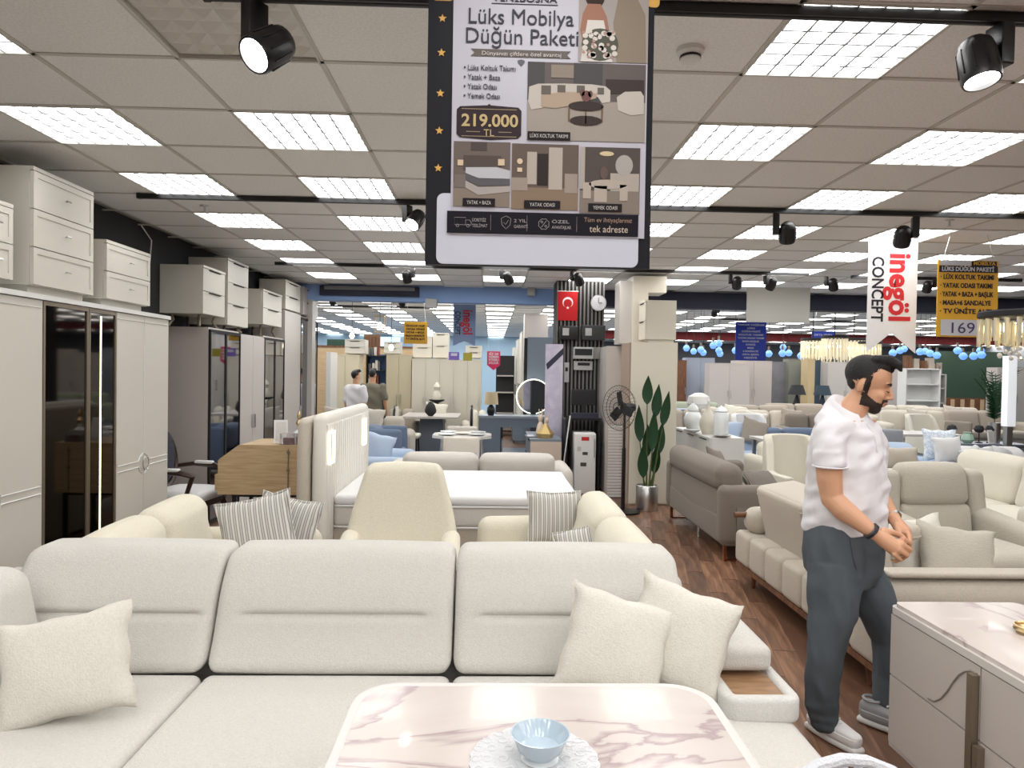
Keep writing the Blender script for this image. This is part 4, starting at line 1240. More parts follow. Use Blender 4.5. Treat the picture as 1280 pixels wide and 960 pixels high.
# pale stack of slatted panels (folded shutters)
a, b = atY(760, 530, 9.0), atY(782, 603, 9.0)
t = thing('louvred_panel', 'tall pale louvred panel leaning in the dark beside the fan', 'panel', ((a.x + b.x) / 2, 9.05, 0))
w_ = b.x - a.x
zb_ = .0
for k in range(24):
    MB().box(-w_ / 2 + .012, w_ / 2 - .012, -.012, .008, .02 + .039 * k, .048 + .039 * k).build('slat', WHITE, t, smooth=False)
for s in (-1, 1): MB().box(s * w_ / 2 - .008, s * w_ / 2 + .008, -.012, .012, 0, .98).build('stile', LACQ2, t, smooth=False)
# vacuum/broom in the dark
t = thing('broom', 'thin white broom leaning beside the small fridge', 'broom', (atY(704, 590, 9.2).x, 9.2, 0))
MB().tube([(-.04, 0, .06), (.09, .1, 1.05)], .010, 6).build('handle', WHITE, t)
MB().soft((-.045, 0, .05), (.2, .06, .1), .02, 1).build('brush', LACQ2, t)

# things on the pillar
yf = CY + .0


def on_pil(u0, v0, u1, v1, y=CY):
    a, b = atY(u0, v0, y), atY(u1, v1, y); return a.x, b.x, b.z, a.z


x0, x1, z0, z1 = on_pil(697.5, 364, 721.5, 401)
t = thing('flag', 'red flag with white crescent and star hanging on the slatted pillar', 'flag', ((x0 + x1) / 2, yf - .012, z0))
fw, fh = x1 - x0, z1 - z0
MB().box(-fw / 2, fw / 2, -.002, .003, 0, fh).build('cloth', mat('flag_red', srgb(190, 16, 24), rough=.8), t, smooth=False)
FWH = mat('flag_white', srgb(235, 225, 225), rough=.8)
cxx, czz, R = 0, fh * .62, fw * .27
cp = [(cxx + R * math.cos(q), czz + R * math.sin(q)) for q in [-PI / 2 - .62 + PI + 2 * PI * k / 24 * .80 + .0 for k in range(0)]]
outer = [(R * math.sin(q), czz + R * math.cos(q)) for q in [-2.55 + 5.1 * k / 20 for k in range(21)]]
inner = [(R * .80 * math.sin(q), czz - R * .2 + R * .8 * math.cos(q)) for q in [2.45 - 4.9 * k / 20 for k in range(21)]]
MB().prism(list(reversed(outer + inner)), -.004, -.002).build('crescent', FWH, t, smooth=False)
star = [((R * .34 if k % 2 == 0 else R * .14) * math.sin(PI * k / 5), czz - R * 1.0 + (R * .34 if k % 2 == 0 else R * .14) * math.cos(PI * k / 5)) for k in range(10)]
MB().prism(list(reversed(star)), -.004, -.002).build('star', FWH, t, smooth=False)
MB().cyl((-fw / 2 - .01, 0, fh), (fw / 2 + .01, 0, fh), .006, n=6).build('hanging_rod', WHITE, t)
cpos = atY(747.5, 379, yf)
t = thing('wall_clock', 'round pale silver disc clock on the slatted pillar', 'clock', (cpos.x, yf - .02, cpos.z))
MB().lathe([(.0, .012), (.10, .012), (.112, .0), (.115, .02), (.11, .03), (0, .03)], 32, M=Matrix.Rotation(PI / 2, 4, 'X')).build('case', CHROME, t)
MB().lathe([(0, .035), (.1, .035)], 24, M=Matrix.Rotation(PI / 2, 4, 'X')).build('dial', mat('silver_dial', srgb(200, 200, 204), rough=.5, var=.2, vscale=20), t)
MB().box(-.003, .003, -.042, -.038, 0, .07).box(0, .05, -.042, -.038, -.003, .003).build('hands', DARK, t, smooth=False)


def gadget(name, label, cat, u0, v0, u1, v1, dep, m, extra=None, y=CY):
    x0, x1, z0, z1 = on_pil(u0, v0, u1, v1, y)
    t = thing(name, label, cat, ((x0 + x1) / 2, y, z0))
    MB().soft((0, -dep / 2, (z1 - z0) / 2), (x1 - x0, dep, z1 - z0), .008, 1).build('body', m, t)
    if extra: extra(t, x1 - x0, z1 - z0, dep)
    return t


def stickf(m, a=.2, b=.8, c=.2, d=.8, name='display'):
    def f(t, w, h, dep): MB().box(-w / 2 + w * a, -w / 2 + w * b, -dep - .004, -dep + .001, h * c, h * d).build(name, m, t, smooth=False)
    return f


LG = mat('light_grey_plastic', srgb(176, 176, 176), rough=.5)
gadget('recorder_box', 'black electronics box with white square on the pillar, left of the pair', 'electronics', 699, 408, 721, 425, .12, BLACK, stickf(LG, .15, .5, .3, .85))
gadget('recorder_box', 'black electronics box with white square on the pillar, right of the pair', 'electronics', 726, 407, 755, 426, .12, mat('dark_grey_case', srgb(40, 42, 44), rough=.5), stickf(LG, .15, .42, .3, .8))
gadget('wall_shelf', 'white open box shelf mounted on the pillar below the electronics', 'shelf', 716, 434, 740, 449, .12, LG, stickf(DARK, .06, .94, .3, .85, 'opening'))
gadget('wall_panel', 'white box with dark slot below the open shelf on the pillar', 'panel', 717, 451, 740, 463, .05, LG, stickf(DARK, .2, .85, .5, .8, 'slot'))
gadget('notice_board', 'pale grey rectangular board beside the open shelf on the pillar', 'board', 740, 434, 758, 449, .02, mat('greyish_board', srgb(150, 148, 144), rough=.6), None)
gadget('switch_plate', 'tall narrow double switch plate on the left of the pillar', 'switch', 705, 453, 711, 478, .02, LG, stickf(BLACK, .25, .75, .55, .75, 'button'))
t = thing('work_desk', 'black desk clutter and monitor in front of the slatted pillar', 'desk', (atY(730, 540, 9.75).x, 9.6, 0))
MB().box(-.30, .18, -.2, .22, .98, 1.01).build('desktop', BLACK, t, smooth=False)
for x in (-.28, .16): MB().box(x - .015, x + .015, -.18, .2, 0, .98).build('side_panel', DARK, t, smooth=False)
MB().soft((-.02, .1, 1.28), (.34, .03, .22), .008, 0).build('monitor', DARK, t)
MB().soft((-.02, .1, 1.09), (.06, .04, .18), .008, 0).build('monitor_stand', DARK, t)
MB().box(-.2, .16, -.12, .05, 1.01, 1.07).build('device', mat('dark_blue_grey', srgb(46, 50, 66), rough=.4), t, smooth=False)
# ------------------------------------------------------------------ tracks and spotlights
track('black lighting track nearest the camera, crossing behind the big banner', 2.47, -1.0, 4.4)
track('black lighting track across the middle of the ceiling, second from the camera', 5.42, Yx and atY(174, 243, 5.42).x, 5.6)
track('black lighting track closest to the beam, third from the camera', 8.75, atY(345, 331, 8.75).x, 3.95)
p = atY(333, 30, 2.47)
spot('large black track spotlight at the upper left with its glowing face toward the left', p.x - .04, 2.47, -.6, -.9, 1, sc=1.05, drop=.185)
p = atY(1262, 50, 2.47)
spot('large black track spotlight in the upper right corner', p.x - .035, 2.47, .15, -.25, -1, sc=1.05, drop=.14)
p = atY(509, 270, 5.42)
spot('black track spotlight just left of the big banner with lit face', p.x, 5.42, -.5, -.8, 1, drop=.13)
p = atY(970, 285, 5.42)
spot('black track spotlight on the middle track, left of the two right of the banner', p.x, 5.42, 2.8, -.6, -1, drop=.16)
p = atY(1144, 285, 5.42)
spot('black track spotlight on the middle track above the white shop banner', p.x, 5.42, 2.8, -.6, 1, drop=.16)
for u, l in ((516, 'black spotlight on the rear track, leftmost, over the bed area'), (628, 'black spotlight on the rear track below the big banner'), (716, 'black spotlight on the rear track in front of the slatted pillar'),
             (913, 'black spotlight on the rear track, first right of the white boxes'), (958, 'black spotlight on the rear track right above the blank hanging board'), (1033, 'black spotlight on the rear track right of the blank board')):
    p = atY(u, 346, 8.75)
    spot(l, p.x, 8.75, random.uniform(2.4, 3.6), -.7, -1 if u > 600 else 1, drop=.12, sc=.95)

# smoke detector and sprinklers
p = atZ(863, 62, CEIL)
t = thing('smoke_detector', 'round white smoke detector on the ceiling right of the big banner', 'detector', (p.x, p.y, CEIL))
MB().lathe([(0, -.0), (.055, .0), (.055, -.015), (.042, -.022), (.040, -.04), (.03, -.048), (0, -.05)], 28).build('housing', WHITE, t)
MB().lathe([(.0415, -.026), (.0425, -.036)], 24).build('sensing_slots', DARK, t)
for (u, v), l in (((256, 259), 'small ceiling sprinkler below the left lights'), ((1187, 277), 'small ceiling sprinkler above the shop banner'), ((401, 345), 'small ceiling sprinkler near the blue beam')):
    p = atZ(u, v - 2, CEIL)
    t = thing('sprinkler', l, 'sprinkler', (p.x, p.y, CEIL))
    MB().lathe([(0, 0), (.035, 0), (.033, -.006), (.008, -.01), (.008, -.045), (.0, -.05)], 14).lathe([(.02, -.05), (.02, -.053), (0, -.053)], 12).build('head', CHROME, t)

# ------------------------------------------------------------------ big hanging banner
BY = 2.08
tl, br = atY(530, 329, BY), atY(813, 335, BY)
bx0, bx1, bz0, bz1 = atY(531, 330, BY).x, atY(812, 330, BY).x, atY(670, 333, BY).z, 2.895
t = thing('hanging_banner', 'large black-framed furniture price poster hanging from the ceiling', 'banner', ((bx0 + bx1) / 2, BY, bz0))
hw, H = (bx1 - bx0) / 2, bz1 - bz0
BLK = mat('banner_black', (.006, .006, .010, 1), rough=.55, spec=.2)
MB().box(-hw, hw, 0, .03, 0, H).build('board', BLK, t, smooth=False)
SCX = 2 * hw / 281.0        # metres per photo pixel on this plane


def bx(u): return (u - 671.5) * SCX
def bz(v, u=671): return (333 - v) * SCX + (u - 671) * .0 + 0


PGR = mat('poster_paper', srgb(172, 170, 180), rough=.5, spec=.2)
MB().slab(rrect(bx(545), bx(797), .002, bz(245), .02), 0, .003, M=Matrix.Rotation(PI / 2, 4, 'X')).build('white_board', mat('acrylic_white', srgb(186, 188, 200), rough=.4, spec=.3), t, smooth=False)
MB().box(bx(562), bx(804), -.0055, -.0035, bz(296), H - .01).build('poster', PGR, t, smooth=False)
YF = -.006


def pbox(u0, v0, u1, v1, m, name='print', y=0, r=None):
    mb = MB()
    if r: mb.slab(rrect(bx(u0), bx(u1), -bz(v0) if False else bz(v1), bz(v0), r, 3), -y - .0015 - YF * 0, -y, M=Matrix.Translation((0, YF, 0)) @ Matrix.Rotation(PI / 2, 4, 'X'))
    else: mb.box(bx(u0), bx(u1), YF - y - .0012, YF - y, bz(v1), bz(v0))
    return mb


def C(*c): return mat('print_%d_%d_%d' % c, tuple(x * .66 for x in srgb(*c)[:3]) + (1,), rough=.6, spec=.15)


def flatp(shapes, name, col, parent, y):
    """one colour of a printed picture: list of polygons in photo pixels"""
    mb = MB()
    for sh in shapes: mb.prism([(bx(u), bz(v)) for u, v in reversed(sh)], YF - y - .0005, YF - y)
    o = mb.build(name, C(*col), parent, smooth=False)
    if len(shapes) > 1: o['kind'] = 'stuff'
    return o


def ell(cx_, cy_, rx, ry, n=16): return [(cx_ + rx * math.cos(2 * PI * k / n), cy_ + ry * math.sin(2 * PI * k / n)) for k in range(n)]
def rc(a, b, c, d): return [(a, b), (c, b), (c, d), (a, d)]


INK = C(70, 70, 82)
Ls = lambda txt, u, v, size, m=INK, w=None, bold=0, al='LEFT', y=.002: letters(txt, size * SCX, m, t, (bx(u), YF - y, bz(v)), bold=bold, width=(w * SCX if w else None), align=al)
Ls('YENİBOSNA', 610, 8, 11, w=80, bold=.01)
pbox(609, 10.4, 691, 11.4, INK).build('rule', INK, t, smooth=False)
Ls('Lüks Mobilya', 581, 36, 27, w=130)
Ls('Düğün Paketi', 578, 60, 27, w=139)
flatp([[(584, 67), (708, 67), (703, 71.5), (708, 76), (584, 76), (589, 71.5)]], 'ribbon', (112, 106, 100), t, .0006)
Ls('Dünyanızı çiftlere özel avantaj', 598, 74.5, 7, C(226, 218, 214), w=98)
# wedding couple: generic figures
flatp([rc(717, -30, 804, 79)], 'picture_ground', (176, 168, 164), t, .0004)
flatp([[(770, -20), (790, 0), (800, 20), (802, 79), (765, 79), (760, 30)]], 'suit', (150, 136, 120), t, .0012)
flatp([ell(737, 0, 12, 13)], 'bride_hair', (60, 44, 38), t, .0016)
flatp([[(728, 8), (744, 8), (752, 24), (756, 45), (748, 60), (724, 60), (719, 40), (722, 20)]], 'bride_shoulders', (168, 122, 102), t, .0020)
flatp([[(728, 28), (748, 28), (760, 79), (720, 79)]], 'dress', (226, 220, 214), t, .0024)
rnd = random.Random(5)
flatp([ell(744, 58, 23, 20, 20)], 'bouquet_leaves', (92, 92, 82), t, .0028)
flatp([ell(744 + rnd.uniform(-19, 19), 56 + rnd.uniform(-16, 17), 3.6, 3.4, 8) for _ in range(26)], 'bouquet_flowers', (224, 216, 208), t, .0032)
flatp([ell(742 + rnd.uniform(-19, 19), 58 + rnd.uniform(-16, 17), 2, 2, 7) for _ in range(12)], 'bouquet_buds', (186, 150, 140), t, .0036)
for k, s in enumerate(('Lüks Koltuk Takımı', 'Yatak + Baza', 'Yatak Odası', 'Yemek Odası')):
    Ls(s, 581, 93.5 + 11.5 * k, 9.5, w=(59, 40, 36, 40)[k]); Ls('•', 576, 93.5 + 11.5 * k, 9.5)
flatp([[(642, 80), (646.5, 78.6), (651, 80), (650.5, 83), (646.5, 87), (642.5, 83)]], 'heart', (110, 108, 118), t, .0006)
flatp([[(572, 138), (606, 136), (608, 134), (610, 136), (644, 138), (648, 142), (648, 172), (644, 176), (610, 178.5), (572, 176), (568, 172), (568, 142)]], 'price_plate', (58, 46, 52), t, .0008)
flatp([[(574, 140.5), (642, 140.5), (642, 141.3), (574, 141.3)], [(574, 174), (642, 174), (642, 174.8), (574, 174.8)], rc(580, 168.4, 597, 169.2), rc(620, 168.4, 636, 169.2)], 'price_rule', (176, 158, 124), t, .0014)
Ls('219.000', 574, 162, 21, C(214, 190, 140), w=70, bold=.02, y=.0022)
Ls('TL', 608, 174, 12, C(206, 184, 138), w=13, al='CENTER', y=.0022)


def photo(u0, v0, u1, v1, bg, floor_, vh):
    flatp([rc(u0, v0, u1, v1)], 'photo_wall', bg, t, .0006)
    flatp([rc(u0, vh, u1, v1)], 'photo_floor', floor_, t, .0010)


photo(655, 81, 802, 177, (108, 100, 98), (172, 162, 152), 128)
flatp([rc(655, 81, 676, 128), rc(712, 81, 748, 130)], 'curtain', (84, 82, 84), t, .0014)
flatp([rc(684, 84, 712, 100)], 'wall_art', (150, 138, 126), t, .0018)
flatp([[(657, 112), (668, 108), (700, 107), (735, 107), (752, 109), (758, 114), (758, 128), (748, 130), (742, 122), (700, 124), (672, 138), (660, 140), (656, 130)]], 'curved_sofa', (206, 198, 188), t, .0022)
flatp([[(672, 122), (700, 117), (742, 118), (740, 124), (716, 132), (690, 138), (672, 136)]], 'sofa_seat', (186, 166, 146), t, .0026)
flatp([rc(672, 110, 684, 121), rc(692, 109, 702, 118), rc(716, 109, 726, 118), rc(742, 111, 750, 119)], 'cushions', (112, 104, 98), t, .0030)
flatp([[(766, 122), (776, 115), (796, 114), (800, 120), (800, 142), (784, 144), (768, 138)]], 'tub_chair', (204, 196, 186), t, .0022)
flatp([ell(728, 134, 22, 6), ell(728, 152, 20, 6)], 'round_table', (66, 56, 54), t, .0034)
flatp([rc(706, 134, 708, 153), rc(747, 134, 749, 153), rc(727, 138, 728.5, 156)], 'table_leg', (120, 100, 80), t, .0034)
flatp([ell(728, 122, 6, 7), ell(723, 118, 3, 4), ell(733, 119, 3, 4)], 'flowers', (120, 84, 80), t, .0038)
flatp([rc(752, 100, 800, 118)], 'dark_corner', (70, 60, 58), t, .0016)
flatp([rc(656, 167, 709, 177)], 'caption_plate', (36, 30, 34), t, .0040); Ls('LÜKS KOLTUK TAKIMI', 659, 174.5, 6.5, C(220, 214, 210), w=47, y=.0052)
photo(565, 181, 635, 261, (120, 108, 102), (150, 136, 124), 232)
flatp([rc(586, 182, 606, 192)], 'wall_art', (88, 80, 78), t, .0014)
flatp([rc(577, 198, 624, 216)], 'headboard', (96, 84, 80), t, .0014)
flatp([[(580, 213), (618, 212), (635, 216), (635, 226), (596, 226), (580, 220)]], 'bed_linen', (206, 206, 212), t, .0020)
flatp([[(580, 221), (596, 227), (635, 226), (635, 234), (596, 236), (580, 228)]], 'mattress', (104, 102, 106), t, .0024)
flatp([[(580, 229), (596, 237), (635, 235), (635, 242), (596, 247), (580, 238)]], 'bed_base', (186, 178, 172), t, .0020)
flatp([rc(566, 222, 580, 238)], 'bedside', (132, 122, 116), t, .0020)
flatp([rc(570, 204, 577, 211), rc(620, 202, 628, 210)], 'lamp', (232, 208, 176), t, .0028)
flatp([rc(577, 251, 617, 261)], 'caption_plate', (36, 30, 34), t, .0034); Ls('YATAK + BAZA', 582, 258.5, 6.5, C(220, 214, 210), w=30, y=.0046)
photo(637, 182, 720, 263, (112, 98, 90), (150, 130, 110), 236)
flatp([rc(656, 192, 668, 232), rc(683, 186, 700, 238)], 'wardrobe_door', (196, 184, 174), t, .0016)
flatp([rc(669, 194, 682, 233)], 'open_wardrobe', (56, 48, 46), t, .0016)
flatp([rc(637, 224, 657, 240), rc(703, 218, 719, 242)], 'furniture', (172, 158, 146), t, .0018)
flatp([ell(647, 204, 3.5, 3.5), rc(644, 212, 650, 217)], 'lamp', (236, 214, 184), t, .0022)
flatp([rc(653, 252, 698, 262)], 'caption_plate', (36, 30, 34), t, .0034); Ls('YATAK ODASI', 660, 259.5, 6.5, C(220, 214, 210), w=31, y=.0046)
photo(722, 184, 797, 266, (92, 84, 80), (146, 134, 124), 238)
flatp([rc(722, 184, 728, 236), rc(760, 216, 796, 238)], 'furniture', (190, 180, 170), t, .0014)
flatp([ell(777, 206, 11, 13)], 'round_mirror', (186, 180, 174), t, .0018)
flatp([ell(755, 192, 9, 3)], 'pendant', (226, 206, 168), t, .0018)
flatp([ell(757, 230, 24, 6), rc(726, 228, 736, 248), rc(740, 232, 756, 252), rc(772, 230, 782, 250)], 'dining_set', (196, 184, 172), t, .0022)
flatp([ell(752, 216, 5, 8)], 'flowers', (112, 92, 86), t, .0026)
flatp([rc(733, 254, 775, 264)], 'caption_plate', (36, 30, 34), t, .0034); Ls('YEMEK ODASI', 739, 261.5, 6.5, C(220, 214, 210), w=30, y=.0046)
MB().box(bx(558), bx(796), YF - .0024, YF - .001, bz(294), bz(267)).build('footer_strip', C(26, 24, 34), t, smooth=False)
for (a_, b_, u, ww) in (('ÜCRETSİZ', 'TESLİMAT', 589, 19), ('2 YIL', 'GARANTİ', 641, 17), ('ÖZEL', 'AVANTAJLAR', 688, 24)):
    Ls(a_, u, 279.5, 5.5, C(190, 184, 184), w=ww * .9, y=.003); Ls(b_, u, 286.5, 5.5, C(190, 184, 184), w=ww, y=.003)
Ls('Tüm ev ihtiyaçlarınız', 728, 277, 8, C(180, 150, 132), w=60, y=.003)
Ls('tek adreste', 735, 289.5, 12, C(224, 206, 190), w=48, y=.003)
ic = MB()


def pl_(pts, r=.0007, closed=True): ic.tube([(bx(u), YF - .0028, bz(v)) for u, v in pts], r, 4, closed)


pl_([(567, 275), (581, 275), (581, 284), (567, 284)]); pl_([(581, 278), (586, 278), (588, 281), (588, 284), (581, 284)])
pl_(ell(571, 285, 1.8, 1.8, 8)); pl_(ell(584, 285, 1.8, 1.8, 8))
pl_([(631, 272), (637, 275), (636, 283), (631, 288), (626, 283), (625, 275)]); pl_([(628, 280), (630.5, 282.5), (634, 277)], closed=False)
pl_([(678 + 7 * math.cos(2 * PI * k / 16) * (1 if k % 2 else .88), 281 + 7 * math.sin(2 * PI * k / 16) * (1 if k % 2 else .88)) for k in range(16)])
pl_([(675, 285), (681, 277)], closed=False); pl_(ell(675.5, 278.5, 1.3, 1.3, 6)); pl_(ell(680.5, 283.5, 1.3, 1.3, 6))
for u in (612, 657, 719): pl_([(u, 271), (u, 290)], .0004, False)
ic.build('icons', C(190, 184, 184), t)
GD = mat('gold_print', srgb(196, 150, 66), rough=.5)
for v in (30, 72, 122, 168, 214):
    st = [((5.2 if k % 2 == 0 else 2.3) * SCX * math.sin(PI * k / 5), (5.2 if k % 2 == 0 else 2.3) * SCX * math.cos(PI * k / 5)) for k in range(10)]
    MB().prism([(bx(549 - (v / 214) * 3) + a_, bz(v) + b_) for a_, b_ in reversed(st)], -.002, -.0002).build('gold_star', GD, t, smooth=False)
for u0, u1 in ((536, 562), (803, 818)): MB().slab(rrect(bx(u0), bx(u1), bz(8.5), bz(-30), .012), 0, .002, M=Matrix.Rotation(PI / 2, 4, 'X')).build('gold_corner', GD, t, smooth=False)
for s in (-1, 1): MB().cyl((s * hw * .8, .015, H), (s * hw * .8, .015, CEIL - bz0), .002, n=5).build('hanging_wire', CHROME, t)

# ------------------------------------------------------------------ swallow-tail banners
RED = mat('banner_red', srgb(205, 40, 48), rough=.6); BK = mat('banner_ink', srgb(28, 26, 40), rough=.6)


def swallow(label, Y, u0, u1, v0, v1, vn, cloth, yaw=0, red=RED):
    a, b = atY(u0, v0, Y), atY(u1, v1, Y); w_ = b.x - a.x; h_ = a.z - b.z; nn = atY((u0 + u1) / 2, vn, Y).z - b.z
    t = thing('hanging_pennant', label, 'banner', ((a.x + b.x) / 2, Y, b.z), yaw)
    MB().prism([(-w_ / 2, 0), (0, nn), (w_ / 2, 0), (w_ / 2, h_), (-w_ / 2, h_)], -.002, .002).build('cloth', cloth, t, smooth=False)
    # lettering runs downward: rotate the word by -90 degrees in the banner plane
    o = letters('inegöl', w_ * .60, red, t, (-w_ * .05, -.004, h_ * .86), rot=(PI / 2, PI / 2, 0), bold=.03, width=h_ * .58)
    o2 = letters('CONCEPT', w_ * .33, BK, t, (-w_ * .41, -.004, h_ * .83), rot=(PI / 2, PI / 2, 0), bold=.02, width=h_ * .56)
    MB().cyl((-w_ / 2, 0, h_), (w_ / 2, 0, h_), .008, n=6).build('top_rod', CHROME, t)
    for s in (-1, 1): MB().cyl((s * w_ * .45, 0, h_), (s * w_ * .45, 0, CEIL - b.z), .0025, n=4).build('hanging_wire', CHROME, t)
    return t


swallow('white swallow-tailed shop banner with red lettering hanging above the man', 6.6, 1086, 1144, 296, 442, 416, mat('banner_white', srgb(236, 236, 238), rough=.6))
swallow('bluish swallow-tailed shop banner hanging beyond the blue beam', 11.9, 567, 594, 380, 433, 426, mat('banner_blue', srgb(140, 160, 196), rough=.6))


# ------------------------------------------------------------------ yellow price signs and other boards
def board(name, label, Y, u0, v0, u1, v1, m, th=.012, yaw=0, wires=True, cat='sign'):
    a, b = atY(u0, v0, Y), atY(u1, v1, Y); w_ = b.x - a.x; h_ = a.z - b.z
    t = thing(name, label, cat, ((a.x + b.x) / 2, Y, b.z), yaw)
    MB().box(-w_ / 2, w_ / 2, 0, th, 0, h_).build('board', m, t, smooth=False)
    if wires:
        for s in (-1, 1): MB().cyl((s * w_ * .42, th / 2, h_), (s * w_ * .30, th / 2, CEIL - b.z), .0025, n=4).build('hanging_wire', CHROME, t)
    return t, w_, h_


YEL = mat('sign_yellow', srgb(222, 168, 48), rough=.5)
t, w_, h_ = board('price_sign', 'yellow hanging price sign with black lines and a 169 card at right', 6.2, 1173, 325, 1246, 422, YEL)
MB().box(-w_ / 2 + .01, w_ / 2 - .01, -.003, 0, h_ * .845, h_ * .93).build('black_band', BK, t, smooth=False)
MB().box(w_ * .05, w_ / 2 - .02, -.003, 0, h_ * .93, h_ * .995).build('black_tab', BK, t, smooth=False)
MB().box(-w_ / 2 + .02, w_ * .04, -.003, 0, h_ * .935, h_ * 1.0).build('white_patch', PAPER, t, smooth=False)
letters('MOBİLYA', h_ * .06, YEL, t, (w_ * .08, -.004, h_ * .945), width=w_ * .36, bold=.03)
letters('LÜKS DÜĞÜN PAKETİ', h_ * .075, PAPER, t, (-w_ * .44, -.004, h_ * .862), width=w_ * .86, bold=.03)
for k, s in enumerate(('· LÜX KOLTUK TAKIMI', '· YATAK ODASI TAKIMI', '· YATAK + BAZA + BAŞLIK', '· MASA+6 SANDALYE', '· TV ÜNİTE ALTI')):
    letters(s, h_ * .085, BK, t, (-w_ * .46, -.004, h_ * (.755 - .112 * k)), width=w_ * (.88, .86, .88, .84, .86)[k], bold=.035)
MB().box(-w_ / 2 + .035, w_ / 2 - .02, -.006, -.001, .012, h_ * .225).build('price_card', PAPER, t, smooth=False)
letters('169', h_ * .20, mat('marker_violet', srgb(70, 54, 96), rough=.6), t, (-w_ * .26, -.008, h_ * .05), width=w_ * .38)
t, w_, h_ = board('price_sign', 'smaller yellow price sign hanging beyond the blue beam', 12.4, 505, 402, 534, 430, YEL)
for k in range(5): letters(('LÜX KOLTUK TAKIMI', 'YATAK ODASI', 'YATAK + BAZA', 'MASA+6 SANDALYE', 'TV ÜNİTE ALTI')[k], h_ * .12, BK, t, (-w_ * .42, -.004, h_ * (.78 - .15 * k)), width=w_ * .8, bold=.04)
board('blank_board', 'blank grey hanging board in front of the navy beam', 9.6, 934, 359, 1012, 404, mat('blank_grey', srgb(178, 176, 170), rough=.6))
BLU = mat('sign_blue', srgb(22, 50, 160), rough=.5)
t, w_, h_ = board('blue_sign', 'blue hanging information sign with rows of white text', 12.2, 920, 402, 957, 451, BLU)
for k, s in enumerate(('TAMAMI ORİJİNAL', 'LÜKS', 'DÜĞÜN PAKETİ', 'KOLTUK TAKIMI', 'YATAK ODASI TAKIMI', 'BAZA BAŞLIK', 'KONSOL', 'MASA', '6 SANDALYE', 'ORTA SEHPA', 'HEDİYE')):
    letters(s, h_ * .062, PAPER, t, (0, -.003, h_ * (.90 - .085 * k)), width=w_ * (.9, .25, .6, .8, .86, .55, .32, .22, .5, .55, .42)[k], align='CENTER', bold=.02)
t, w_, h_ = board('blue_sign', 'small blue hanging sign above the crystal chandeliers', 13.5, 1015, 414, 1043, 427, BLU)
letters('ORTA SEHPA', h_ * .3, PAPER, t, (0, -.003, h_ * .55), width=w_ * .8, align='CENTER'); letters('HEDİYE', h_ * .3, PAPER, t, (0, -.003, h_ * .15), width=w_ * .6, align='CENTER')
MG = mat('sign_magenta', srgb(190, 30, 80), rough=.5)
a, b = atY(609, 439, 15.5), atY(625, 463, 15.5); w_ = b.x - a.x; h_ = a.z - b.z
t = thing('pointed_sign', 'magenta downward-pointing sign on the pale blue wall area', 'sign', ((a.x + b.x) / 2, 15.5, b.z))
MB().prism([(0, 0), (w_ / 2, h_ * .28), (w_ / 2, h_), (-w_ / 2, h_), (-w_ / 2, h_ * .28)], 0, .01).build('board', MG, t, smooth=False)
for k, s in enumerate(('SİZ DE', 'HEMEN', 'FORMU', 'DOLDUR')): letters(s, h_ * .17, PAPER, t, (0, -.003, h_ * (.80 - .155 * k)), width=w_ * .74, align='CENTER', bold=.03)
for s in (-1, 1): MB().cyl((s * w_ * .4, .005, h_), (s * w_ * .4, .005, CEIL - b.z), .002, n=4).build('hanging_wire', CHROME, t)
t, w_, h_ = board('small_sign', 'small violet and white sign below the pennant beyond the beam', 13.6, 561, 440, 574, 450, mat('sign_violet', srgb(120, 96, 180), rough=.5))
MB().box(-w_ * .3, w_ * .3, -.003, 0, h_ * .5, h_ * .85).build('text_block', PAPER, t, smooth=False)
t, w_, h_ = board('small_sign', 'small olive yellow tag under the pennant beyond the beam', 13.6, 579, 441, 590, 451, mat('sign_olive', srgb(160, 150, 50), rough=.5))
# ------------------------------------------------------------------ crystal chandelier at the right edge
def chandelier(label, Y, u0, u1, vtop, vbot, rings=2, seed=0, glow=CRYST, droplets=True, dens=1.0):
    a, b = atY(u0, vtop, Y), atY(u1, vbot, Y)
    R = (b.x - a.x) / 2; zt = a.z; zb = b.z; rnd = random.Random(seed)
    t = thing('chandelier', label, 'chandelier', ((a.x + b.x) / 2, Y, zt))
    MB().lathe([(0, .02), (R * .96, .02), (R, .01), (R, -.015), (R * .96, -.02), (0, -.02)], 28).build('canopy_ring', DARK, t)
    MB().cyl((0, 0, .02), (0, 0, CEIL - zt), .008, n=6).build('stem', DARK, t)
    cr = MB(); h = zt - zb
    for q_, (rr, top, ln) in enumerate([(.95, -.03, .95), (.8, -.03, .85), (.55, -.05, .95), (.3, -.05, 1.0)][:rings + 2]):
        n = max(6, int(26 * rr * dens))
        for k in range(n):
            g = 2 * PI * (k + q_ * .5) / n
            x, y = R * rr * math.cos(g), R * rr * math.sin(g); l = h * ln * rnd.uniform(.82, 1)
            cr.tube([(x, y, top), (x, y, -l)], R * .045, 5)
    cr.build('crystal_tubes', glow, t)
    if droplets:
        dr = MB()
        for k in range(18):
            g = rnd.uniform(0, 6.28); rr = R * rnd.uniform(.1, .9); r_ = R * .06
            dr.lathe([(0, -r_), (r_ * .7, -r_ * .7), (r_, 0), (r_ * .7, r_ * .7), (0, r_)], 8, c=(rr * math.cos(g), rr * math.sin(g), -h * rnd.uniform(.98, 1.25)))
        dr.build('crystal_balls', mat('clear_crystal', (.9, .92, .95, 1), rough=.05, spec=1, metal=.3), t)
    bb = MB()
    for k in range(6):
        g = 2 * PI * k / 6; bb.lathe([(0, -.03), (.018, 0), (0, .03)], 8, c=(R * .5 * math.cos(g), R * .5 * math.sin(g), -h * .35))
    bb.build('bulb', emit('warm_bulb', (1, .88, .62, 1), 14), t)
    return t


